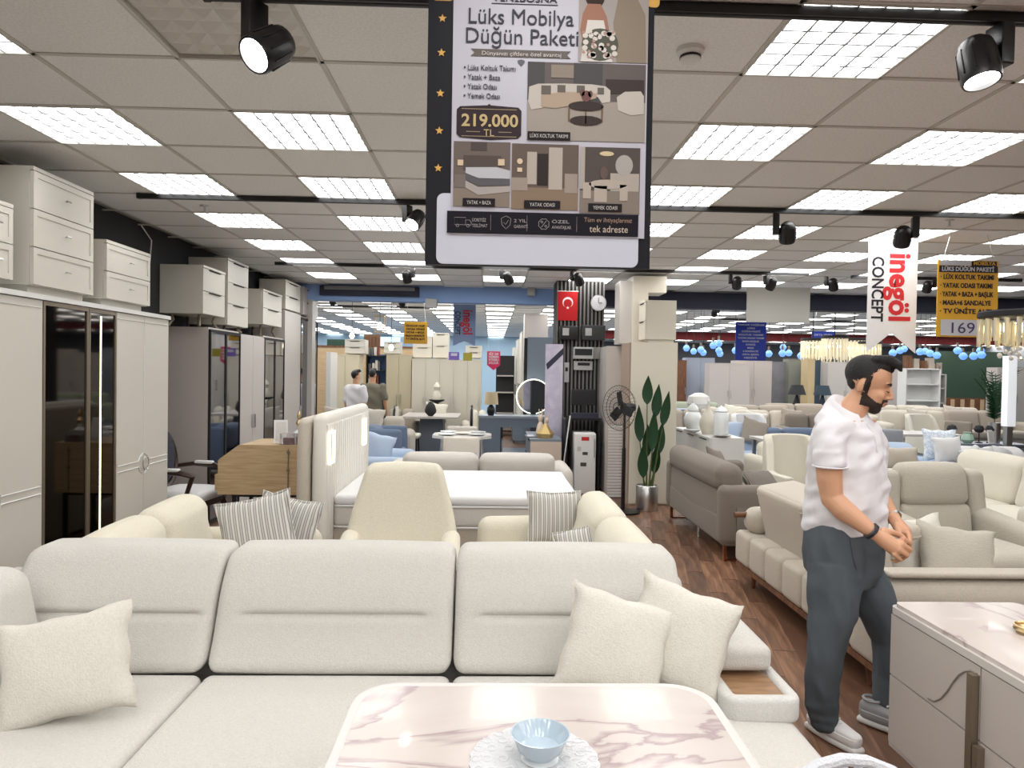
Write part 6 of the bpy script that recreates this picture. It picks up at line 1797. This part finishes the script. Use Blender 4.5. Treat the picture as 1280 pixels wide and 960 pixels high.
# beige chest with figurines
ca, cb = atY(663, 549, 9.0), atY(702, 549, 9.0)
t = cabinet('chest_of_drawers', 'beige-sided chest with slate front and glass top carrying figurines', ((ca.x + cb.x) / 2, 9.6, 0), -PI / 2, 1.2, cb.x - ca.x, ca.z, BLUEG, (3, 3), 'drawer', 'slot', 'chest', .05, 'flat')
MB().box(.595, .603, -.2, .2, .05, ca.z - .03).build('end_panel', mat('beige_end', srgb(190, 174, 160), rough=.5), t, smooth=False)
ctz = ca.z + .001; cxm = (ca.x + cb.x) / 2
for k, (u, y, s, lab) in enumerate(((676, 9.5, 1.0, 'taller pale rabbit figurine on the beige chest'), (684, 9.7, .8, 'shorter pale rabbit figurine on the beige chest'))):
    t = thing('figurine', lab, 'figurine', (F_(u, y), y, ctz)); t.scale = (s, s, s)
    MB().lathe([(0, 0), (.05, 0), (.06, .06), (.04, .15), (.02, .19), (.03, .22), (.034, .25), (.02, .28), (0, .29)], 14).build('body', mat('blush_ceramic', srgb(206, 186, 168), rough=.4), t)
    for q in (-1, 1): MB().tube([(q * .014, 0, .27), (q * .022, 0, .36)], [.012, .006], 6).build('ear', mat('blush_ceramic', srgb(206, 186, 168)), t)
t = thing('gilt_pyramid', 'small gilt pyramid box in front of the rabbit figurines', 'ornament', (F_(682, 9.2), 9.2, ctz))
MB().lathe([(.10, .0), (.12, .06), (0, .2)], 6).build('body', mat('matt_gold', srgb(190, 164, 110), rough=.4, metal=.5), t, smooth=False)
MB().lathe([(0, .2), (.012, .21), (0, .225)], 8).build('knob', GOLD, t)
t = thing('tray', 'flat dark tray with cards on the beige chest', 'tray', (F_(668, 9.35), 9.35, ctz), .1)
MB().box(-.11, .11, -.14, .14, 0, .012).build('base', mat('slate_tray', srgb(90, 96, 104), rough=.3), t, smooth=False)
MB().box(-.09, .0, -.1, .1, .012, .016).build('card', PAPER, t, smooth=False)
# roll-up banner with curved violet-white picture
ra, rb = atY(683, 430, 9.85), atY(703, 547, 9.85)
t = thing('rollup_banner', 'tall printed roll-up banner in lilac and white beside the pillar', 'banner', ((ra.x + rb.x) / 2 - .01, 9.85, 0))
w_ = rb.x - ra.x
MB().prism([(-w_ / 2, .05), (w_ / 2, .05), (w_ / 2, ra.z), (-w_ / 2, ra.z)], 0, .006).build('print', ramp_mat('lilac_print', 'noise', [(.35, (214, 212, 224)), (.55, (190, 184, 206)), (.75, (226, 222, 232))], 3, .5), t, smooth=False)
MB().prism([(-w_ / 2 + .01, ra.z - .28), (w_ / 2, ra.z - .05), (w_ / 2, ra.z - .14), (-w_ / 2 + .03, ra.z - .36)], -.003, 0).build('dark_shape', mat('ink_blue', srgb(44, 46, 70)), t, smooth=False)
MB().box(-w_ / 2, w_ / 2 - .02, -.08, .08, 0, .05).build('base', CHROME, t, smooth=False)
# pendants and track beyond the beam
track('black lighting track just beyond the blue beam on the left', 12.1, atY(396, 386, 12.1).x, atY(521, 386, 12.1).x)
track('second black lighting track beyond the blue beam', 14.5, atY(398, 403, 14.5).x, atY(540, 403, 14.5).x)
for u, l in ((419, 'black spotlight beyond the blue beam, left'), (506, 'black spotlight beyond the blue beam, by the yellow sign')):
    p = atY(u, 392, 12.1); spot(l, p.x, 12.1, 2.6, -.6, 1, drop=.12, sc=.9)
for u, v, Y, lab in ((440, 420, 12.6, 'warm bare pendant bulb beyond the beam, left'), (489, 435, 13.2, 'warm bare pendant bulb beyond the beam, right')):
    p = atY(u, v, Y); t = thing('pendant_lamp', lab, 'pendant lamp', p)
    MB().lathe([(0, -.05), (.03, -.04), (.045, 0), (.03, .05), (.015, .07), (0, .07)], 12).build('bulb', emit('warm_pendant', (1, .86, .6, 1), 8), t)
    MB().cyl((0, 0, .06), (0, 0, CEIL - p.z), .005, n=5).build('cord', DARK, t)
p = atY(475, 404, 12.4)
t = thing('lantern_pendant', 'brass box-frame lantern pendant beyond the beam', 'pendant lamp', p)
lf = MB()
for x in (-.08, .08):
    for y in (-.08, .08): lf.box(x - .006, x + .006, y - .006, y + .006, -.16, .12)
for z_ in (-.16, .12):
    for s in (-.08, .08): lf.box(-.08, .08, s - .006, s + .006, z_ - .006, z_ + .006); lf.box(s - .006, s + .006, -.08, .08, z_ - .006, z_ + .006)
lf.build('frame', GOLD, t, smooth=False)
MB().lathe([(0, -.09), (.035, -.06), (.035, -.02), (.01, .02), (0, .02)], 12).build('bulb', emit('warm_pendant', (1, .86, .6, 1), 8), t)
MB().cyl((0, 0, .02), (0, 0, CEIL - p.z), .004, n=4).build('cord', DARK, t)
for u, v, Y, lab, sz in ((539, 379, BEAMY - .1, 'small grey camera box on the blue beam, centre', .12), (664, 364, BEAMY - .1, 'small grey wall box with antenna on the blue beam, right', .08)):
    p = atY(u, v, Y); t = thing('beam_box', lab, 'box', (p.x, BEAMY - .0, p.z - .08))
    MB().soft((0, -.06, .08), (sz * 1.5, .12, .14), .01, 0).build('body', LG, t)
    MB().cyl((sz * .5, -.1, .02), (sz * .5, -.1, -.04), .008, n=5).build('antenna', LG, t)
# ------------------------------------------------------------------ people
def blob(mb, c, r, M=None, rot=None, n=16):
    T = (M or Matrix.Identity(4)) @ Matrix.Translation(c)
    if rot: T = T @ Euler(rot).to_matrix().to_4x4()
    T = T @ Matrix.Diagonal((r[0], r[1], r[2], 1))
    m = n // 2
    prof = [(math.sin(PI * k / m), -math.cos(PI * k / m)) for k in range(m + 1)]
    prof[0] = (0, -1); prof[-1] = (0, 1)
    mb.lathe(prof, n, M=T)


def chain(mb, pts, rs, n=12, M=None):
    mb.tube(pts, rs, n, M=M)
    for p, r in zip(pts, rs): blob(mb, p, (r, r, r), M=M, n=12)


def loft(mb, rings, n=28, yaw=0, M=None):
    """rings: (centre, half width across, half depth)"""
    vs = []; fs = []
    R = Matrix.Rotation(yaw, 3, 'Z')
    for ring in rings:
        c, a, b = ring[:3]; tl_ = ring[3] if len(ring) > 3 else 0
        for k in range(n):
            g = 2 * PI * k / n
            vs.append(Vector(c) + R @ Vector((b * math.cos(g), a * math.sin(g), -tl_ * b * math.cos(g))))
    for i in range(len(rings) - 1):
        for k in range(n): fs.append((i * n + k, i * n + (k + 1) % n, (i + 1) * n + (k + 1) % n, (i + 1) * n + k))
    fs.append(tuple(reversed(range(n)))); fs.append(tuple((len(rings) - 1) * n + k for k in range(n)))
    mb.add(vs, fs, M)


def fuse(mb, name, m, parent, voxel, smooth=4, fold=None):
    me = bpy.data.meshes.new('raw'); me.from_pydata([tuple(p) for p in mb.v], [], mb.f)
    bm = bmesh.new(); bm.from_mesh(me); bmesh.ops.remove_doubles(bm, verts=bm.verts, dist=1e-6); bmesh.ops.recalc_face_normals(bm, faces=bm.faces); bm.to_mesh(me); bm.free()
    o = bpy.data.objects.new('raw', me); COL.objects.link(o)
    r = o.modifiers.new('r', 'REMESH'); r.mode = 'VOXEL'; r.voxel_size = voxel
    s = o.modifiers.new('s', 'SMOOTH'); s.iterations = smooth; s.factor = .5
    dg = bpy.context.evaluated_depsgraph_get(); dg.update()
    out = bpy.data.meshes.new_from_object(o.evaluated_get(dg)); out.name = name
    bpy.data.objects.remove(o)
    if fold:
        ns = [v.normal.copy() for v in out.vertices]
        for v, nn in zip(out.vertices, ns): v.co += nn * fold(v.co)
    out.materials.clear(); out.materials.append(m)
    for p in out.polygons: p.use_smooth = True
    q = bpy.data.objects.new(name, out); COL.objects.link(q); q.parent = parent
    return q


def head_parts(M, hair_top=1.0):
    """local head: face toward +x; returns skin, hair, beard builders"""
    sk = MB(); H = MB(); Bd = MB()
    blob(sk, (-.008, 0, .045), (.096, .075, .086), M, n=28)
    blob(sk, (.030, 0, -.035), (.060, .056, .078), M, n=24)
    blob(sk, (.052, 0, -.090), (.030, .030, .026), M)
    blob(sk, (.070, 0, .030), (.022, .046, .016), M)           # brow
    for s in (-1, 1):
        blob(sk, (.058, s * .034, -.026), (.024, .020, .024), M)  # cheek
        blob(sk, (-.022, s * .073, -.006), (.019, .010, .031), M, (0, .25, s * .35))  # ear
        blob(sk, (.020, s * .044, -.070), (.04, .016, .026), M)
        blob(sk, (.099, s * .010, -.031), (.010, .008, .007), M)
    chain(sk, [(.083, 0, .018), (.096, 0, -.004), (.107, 0, -.025)], [.009, .010, .0115], M=M)
    blob(sk, (.088, 0, -.052), (.012, .022, .009), M)
    blob(sk, (.086, 0, -.065), (.011, .019, .007), M)
    blob(H, (-.020, 0, .056), (.092, .077, .084), M, n=28)
    blob(H, (.020, 0, .104), (.066, .058, .034), M, (0, .16, 0))
    blob(H, (-.050, 0, .016), (.042, .058, .050), M)
    for k in range(7):
        y = (k - 3) * .014
        chain(H, [(.00, y, .125), (.055, y, .138), (.092, y * .8, .125), (.108, y * .7, .104 + .004 * (k % 2))], [.020, .022, .017, .007], n=8, M=M)
    blob(Bd, (.056, 0, -.092), (.034, .036, .033), M)
    for s in (-1, 1):
        chain(Bd, [(.060, s * .024, -.088), (.036, s * .040, -.076), (.014, s * .046, -.058), (.010, s * .053, -.02)], [.022, .018, .014, .007], M=M)
        chain(Bd, [(.096, s * .003, -.043), (.091, s * .018, -.050), (.080, s * .027, -.066), (.074, s * .026, -.084)], [.0055, .006, .007, .009], M=M, n=8)
    return sk, H, Bd


def man_walking():
    Y0 = 3.12
    root = thing('person', 'man in white polo shirt and slate trousers walking right, looking down', 'person', (atZ(1050, 925, 0).x, Y0, 0))
    O = root.location

    def pp(px, py, dy=0): return atY(px, py, Y0 + dy) - O
    yaw = math.radians(-60)
    hc = pp(1084.5, 482.5, -.02)
    HM = Matrix.Translation(hc) @ Matrix.Rotation(math.radians(-31), 4, 'Z') @ Matrix.Rotation(math.radians(15), 4, 'Y') @ Matrix.Scale(.98, 4)
    sk, H, Bd = head_parts(HM)
    # neck and hidden core
    chain(sk, [pp(1079, 494, -.01), pp(1070, 505, .0), pp(1061, 522, 0)], [.053, .056, .064], n=16)
    rn = [(1064, 524, .16, .07), (1060, 545, .17, .09), (1058, 600, .16, .10), (1056, 660, .15, .10)]
    loft(sk, [(pp(u, v), a, b) for u, v, a, b in rn], yaw=yaw)
    # arms
    chain(sk, [pp(1038, 556, -.13), pp(1036, 572, -.135), pp(1037, 600, -.14), pp(1040, 624, -.145)], [.050, .056, .052, .045], n=16)
    chain(sk, [pp(1039, 622, -.145), pp(1054, 637, -.18), pp(1074, 652, -.215), pp(1093, 667, -.25)], [.045, .047, .038, .027], n=16)
    chain(sk, [pp(1084, 540, .10), pp(1092, 580, .11), pp(1094, 615, .08)], [.058, .052, .044], n=14)
    chain(sk, [pp(1094, 612, .08), pp(1106, 632, .0), pp(1119, 650, -.06)], [.043, .038, .026], n=14)
    # near hand: palm then curled fingers
    w0, k0 = pp(1095, 668, -.25), pp(1118, 684, -.265)
    chain(sk, [w0, w0.lerp(k0, .5) + Vector((0, 0, .0)), k0], [.027, .033, .034], n=14)
    kn = [pp(1129, 673, -.27), pp(1127, 680, -.283), pp(1123, 687, -.29), pp(1117, 693, -.285)]
    mid = [pp(1137, 679, -.25), pp(1138, 687, -.265), pp(1134, 694, -.27), pp(1126, 700, -.265)]
    tip = [pp(1136, 686, -.225), pp(1133, 693, -.235), pp(1127, 699, -.24), pp(1119, 702, -.245)]
    tp2 = [pp(1130, 688, -.215), pp(1127, 694, -.222), pp(1121, 698, -.23), pp(1115, 700, -.235)]
    for k in range(4):
        r_ = (.0105, .0108, .0102, .009)[k]
        chain(sk, [k0.lerp(kn[k], .4), kn[k], mid[k], tip[k], tp2[k]], [r_ * 1.2, r_ * 1.1, r_, r_ * .92, r_ * .8], n=10)
    chain(sk, [pp(1104, 664, -.235), pp(1117, 666, -.225), pp(1128, 671, -.215), pp(1134, 677, -.21)], [.017, .0135, .012, .0095], n=10)
    # far hand
    w1, k1 = pp(1120, 652, -.07), pp(1129, 664, -.10)
    chain(sk, [w1, k1], [.026, .032], n=14)
    for k in range(4):
        a = k1 + Vector((.012 - .004 * k, .022 - .018 * k, .006 - .003 * k))
        b = pp(1137 + (1.5 - abs(k - 1.5)), 668 + 3 * k, -.115 - .018 * k); c = pp(1138 - k, 677 + 2.2 * k, -.135 - .016 * k); d = pp(1133 - k, 683 + 1.4 * k, -.15 - .014 * k)
        r_ = (.010, .0102, .0098, .0085)[k]
        chain(sk, [a, b, c, d], [r_ * 1.1, r_, r_ * .92, r_ * .8], n=10)
    chain(sk, [pp(1121, 657, -.10), pp(1124, 668, -.14), pp(1131, 677, -.17)], [.015, .012, .0095], n=10)
    body = fuse(sk, 'body', SKIN, root, .0042, 3)
    HR = fuse(H, 'hair', HAIR, root, .004, 2, fold=lambda c: .0012 * math.sin(c.x * 900 + c.y * 300) * math.sin(c.z * 500))
    # beard: the jaw and upper lip of the same head, raised a little
    inv = HM.inverted(); me = body.data; vmap = {}; vs = []; fs = []
    for pl in me.polygons:
        c = inv @ pl.center; ay = abs(c.y)
        if c.length > .16: continue
        side = -.012 < c.x < .012 and -.045 < c.z < .05 and ay > .048
        line = -.030 - .030 * max(0, min(1, c.x / .055))
        jaw = c.x > -.008 and c.z < line and not (c.x < .035 and c.z < -.088) and c.z > -.13 and (c.x > .02 or ay > .03)
        tash = c.x > .076 and -.062 < c.z < -.040 and ay < .034
        lip = c.x > .082 and ay < .021 and -.070 < c.z < -.050
        if (side or jaw or tash) and not lip:
            q = []
            for vi in pl.vertices:
                if vi not in vmap: vmap[vi] = len(vs); v_ = me.vertices[vi]; vs.append(v_.co + v_.normal * .0016)
                q.append(vmap[vi])
            fs.append(tuple(q))
    MB().add(vs, fs).build('beard', mat('dark_beard', srgb(50, 38, 33), rough=.85, bump=1, bscale=500), root)
    ft = MB()
    for s in (-1, 1):
        ft.tube([(.091, s * .012, .026), (.088, s * .028, .033), (.076, s * .046, .030)], [.003, .0055, .0025], 6, M=HM)
    ft.build('eyebrows', HAIR, root)
    ey = MB()
    for s in (-1, 1): ey.tube([(.0915, s * .018, .000), (.090, s * .030, -.004), (.080, s * .042, .000)], [.0018, .003, .0015], 6, M=HM)
    ey.build('eyelashes', mat('lash_brown', srgb(50, 34, 28), rough=.7), root)
    MB().tube([(.100, 0, -.058), (.097, .010, -.0585), (.088, .021, -.058)], [.0026, .003, .0015], 6, M=HM).tube([(.100, 0, -.058), (.097, -.010, -.0585), (.088, -.021, -.058)], [.0026, .003, .0015], 6, M=HM).build('lips', mat('lip_colour', srgb(150, 96, 86), rough=.5), root)
    # shirt
    sh = MB()
    rg = [(1061, 508, .068, .066, .75), (1061, 514, .105, .080, .62), (1061, 521, .15, .095, .45), (1060, 531, .185, .114, .25), (1059, 548, .196, .134, .1), (1057.5, 575, .204, .146, 0), (1057, 605, .198, .153, 0), (1056, 630, .194, .156, 0), (1055.5, 650, .196, .157, 0), (1056, 661, .192, .154, 0)]
    loft(sh, [(pp(u, v), a, b, q) for u, v, a, b, q in rg], yaw=yaw, n=36)
    chain(sh, [pp(1047, 537, -.07), pp(1040, 543, -.10), pp(1038, 556, -.125), pp(1037, 568, -.135)], [.072, .069, .067, .066], n=18)
    sh.tube([pp(1037, 564, -.135), pp(1037.5, 584, -.14)], [.067, .068], 20)
    chain(sh, [pp(1078, 538, .09), pp(1088, 556, .11), pp(1091, 580, .11)], [.070, .070, .064], n=18)

    def folds(c):
        z = c.z
        f = .016 * noise.noise(Vector((c.x * 9 + z * 7, c.y * 9, z * 9))) + .011 * noise.noise(Vector((c.x * 14 - z * 14, c.y * 14 + z * 6, z * 16)))
        lo = max(0, 1 - abs(z - (pp(1056, 645).z)) / .10)
        return f + lo * .004 * noise.noise(Vector((c.x * 40, c.y * 40, 0)))
    shirt = fuse(sh, 'polo_shirt', SHIRT, root, .0065, 3, folds)
    # collar and placket
    cl = MB(); pts = []
    f = Vector((math.cos(yaw), math.sin(yaw), 0)); sd = Vector((-f.y, f.x, 0))
    nb = pp(1061.5, 507.5)
    for k in range(25):
        g = -2.75 + 5.5 * k / 24
        pts.append((nb + (-f * math.cos(g) * .068) + sd * math.sin(g) * .072 + Vector((0, 0, .044 * math.cos(g) - .004))))
    vs = []; fs = []
    for k, p in enumerate(pts):
        out = (p - nb); out.z = 0; out.normalize()
        q = abs(k - 12) / 12
        vs += [p + Vector((0, 0, .010)), p + out * .010 + Vector((0, 0, -.0)), p + out * (.024 + .010 * q * q) + Vector((0, 0, -.036 - .018 * q ** 3))]
    for k in range(24):
        for j in range(2): fs.append((k * 3 + j, k * 3 + 3 + j, k * 3 + 4 + j, k * 3 + 1 + j))
    co = cl.add(vs, fs).build('collar', SHIRT, shirt)
    sm = co.modifiers.new('s', 'SOLIDIFY'); sm.thickness = .004
    def on(ob, o, d):
        hit, loc, nn, _ = ob.ray_cast(o, d); return loc + nn * .002 if hit else o
    fr = [on(shirt, nb + f * .5 + Vector((0, 0, -.075 - .03 * k)), -f) for k in range(5)]
    MB().tube(fr, .005, 6).build('placket', SHIRT, shirt)
    MB().tube([pp(1037.5, 583, -.14) + Vector((.0685 * math.cos(2 * PI * k / 24), .0685 * math.sin(2 * PI * k / 24), 0)) for k in range(24)], .004, 6, True).build('sleeve_hem', SHIRT, shirt)
    # trousers
    tr = MB()
    loft(tr, [(pp(u, v), a, b) for u, v, a, b in ((1055.5, 650, .190, .142), (1055, 668, .200, .150), (1055, 690, .205, .155), (1055, 712, .200, .150), (1056, 728, .15, .12))], yaw=yaw, n=32)
    chain(tr, [pp(1040, 705, -.06), pp(1041, 735, -.075), pp(1040, 765, -.08), pp(1031, 812, -.08), pp(1027, 850, -.07), pp(1026, 878, -.06), pp(1030, 900, -.055)], [.108, .106, .098, .081, .074, .068, .056], n=20)
    chain(tr, [pp(1070, 708, .06), pp(1086, 735, .07), pp(1100, 765, .075), pp(1108, 800, .08), pp(1109, 840, .085), pp(1108, 870, .09), pp(1109, 893, .09)], [.106, .098, .088, .070, .063, .062, .056], n=20)

    def tf(c):
        return .014 * noise.noise(Vector((c.x * 16, c.y * 16, c.z * 3.5 + c.x * 5))) + .007 * noise.noise(Vector((c.x * 22 + c.z * 9, c.y * 22, c.z * 8))) + .008 * max(0, 1 - c.z / .3) * noise.noise(Vector((c.x * 6, c.y * 6, c.z * 34)))
    tro = fuse(tr, 'trousers', TROUS, root, .0075, 3, tf)
    dd = (pp(1062, 690, .2) - pp(1062, 690, -.8)).normalized()
    MB().tube([on(tro, pp(u, v, -.8), dd) for u, v in ((1062, 667), (1064, 680), (1066, 693), (1069, 706), (1073, 718))], .0015, 5).build('pocket_seam', mat('seam_dark', srgb(66, 72, 77), rough=.9), tro)
    # watch and bracelet

    def ring(c, d, r, tube_r, m, nm, flat_=1.0):
        d = d.normalized(); x = d.orthogonal().normalized(); y = d.cross(x)
        MB().tube([c + (x * math.cos(q) + y * math.sin(q)) * r for q in [2 * PI * k / 24 for k in range(24)]], tube_r, 6, True).tube([c + d * tube_r * 1.6 + (x * math.cos(q) + y * math.sin(q)) * r for q in [2 * PI * k / 24 for k in range(24)]], tube_r, 6, True).build(nm, m, root)
    ring(pp(1115, 645, -.035), pp(1119, 650, -.06) - pp(1106, 632, .03), .031, .006, CHROME, 'wristwatch')
    ring(pp(1088, 663, -.248), pp(1093, 667, -.25) - pp(1074, 652, -.24), .032, .0055, mat('dark_steel', (.1, .1, .11, 1), rough=.3, metal=.9), 'bracelet')
    # shoes
    SW = mat('white_sneaker', srgb(232, 230, 230), rough=.6); SG = mat('grey_sneaker', srgb(150, 150, 152), rough=.6)

    def shoe(c, ang, up, lab, off=.0, pitch=0):
        M = Matrix.Translation(c) @ Matrix.Rotation(ang, 4, 'Z') @ Matrix.Rotation(pitch, 4, 'Y')

        def fs(o):
            t_ = (o.x + .14) / .28
            wd = .82 + .25 * math.sin(PI * min(1, t_ * 1.15)) - .30 * max(0, t_ - .75)
            return Vector((o.x, o.y * wd, o.z))
        s = MB().soft((.05, 0, .016), (.28, .088, .030), .014, 4, M=M, fn=fs).build('shoe_sole', WHITE, root)

        def fu(o):
            t_ = (o.x + .135) / .27
            o = fs(o)
            if o.z > 0: o.z *= 1.0 - .58 * max(0, min(1, (t_ - .28) / .55)); o.y *= .88
            return o
        u = MB().soft((.05, 0, .064), (.272, .090, .095), .035, 5, M=M, fn=fu, seg=3).build('shoe', up, root)
        lc = MB()
        for k in range(5): lc.tube([(.04 + .02 * k, -.025, .112 - .012 * k), (.045 + .02 * k, .0, .119 - .0125 * k), (.04 + .02 * k, .025, .112 - .012 * k)], .004, 5, M=M)
        lc.build('laces', WHITE, u)
        chain_ = MB().tube([(.0 + .04 * math.cos(q) - .03, .034 * math.sin(q), .118) for q in [2 * PI * k / 16 for k in range(16)]], .007, 6, True, M=M).build('shoe_collar', SG, u)
        return s
    n0 = atZ(1036, 922, 0) - O; n1 = atZ(1103, 912, 0) - O
    shoe(n0 + Vector((-.01, .02, 0)), math.radians(-68), SW, 'near')
    shoe(n1 + Vector((-.0, .03, 0)), math.radians(-48), SG, 'far')
    chain_s = MB(); 
    return root


man_walking()


def man_back(label, u, v_head, Y, face, shirt, trous, hair=HAIR, arm_bend=0):
    p = atY(u, v_head, Y)
    root = thing('person', label, 'person', (p.x, Y, 0))
    h = p.z
    k = h / 1.72
    HM = Matrix.Translation((0, 0, 1.60 * k)) @ Matrix.Rotation(face, 4, 'Z') @ Matrix.Scale(.95 * k, 4)
    sk, H, Bd = head_parts(HM)
    chain(sk, [(0, 0, 1.56 * k), (0, 0, 1.44 * k)], [.052, .058])
    R = Matrix.Rotation(face, 4, 'Z')
    T = lambda x, y, z: R @ Vector((x, y, z * k))
    for s in (-1, 1): chain(sk, [T(0, s * .19, 1.40), T(-.01, s * .24, 1.12), T(.06 if arm_bend else .0, s * .24, .92), T(.10 if arm_bend else .02, s * .22, .84)], [.05, .042, .03, .034])
    loft(sk, [(T(0, 0, z), a, .08) for z, a in ((1.44, .1), (1.3, .14), (1.0, .13))], yaw=face)
    fuse(sk, 'body', SKIN, root, .011, 2); fuse(H, 'hair', hair, root, .010, 1)
    sh = MB()
    loft(sh, [(T(0, 0, z), a, b) for z, a, b in ((1.46, .07, .07), (1.43, .14, .09), (1.38, .21, .11), (1.2, .21, .125), (1.0, .19, .12), (.9, .2, .125))], yaw=face)
    for s in (-1, 1): chain(sh, [T(0, s * .19, 1.38), T(-.005, s * .235, 1.16)], [.075, .066])
    fuse(sh, 'shirt', shirt, root, .014, 2, lambda c: .006 * math.sin(30 * c.z + 20 * c.x))
    tr = MB()
    loft(tr, [(T(0, 0, z), a, b) for z, a, b in ((.96, .17, .11), (.84, .185, .12), (.76, .16, .11))], yaw=face)
    for s in (-1, 1): chain(tr, [T(0, s * .09, .84), T(.0, s * .10, .48), T(-.01, s * .10, .07)], [.095, .075, .06])
    fuse(tr, 'trousers', trous, root, .014, 2)
    for s in (-1, 1): MB().soft(T(.05, s * .1, .045), (.27, .1, .09), .03, 1, M=None).build('shoe', DARK, root)
    return root


man_back('man in a white T-shirt seen from behind, standing left beyond the beam', 445, 463.5, 12.6, .9, SHIRT, mat('blue_jeans', srgb(60, 66, 84), rough=.9))
man_back('man in an olive grey shirt seen from behind, right of the white-shirted man', 466, 462, 13.0, 1.4, mat('olive_grey_shirt', srgb(120, 116, 100), rough=.9), DARK, arm_bend=1)
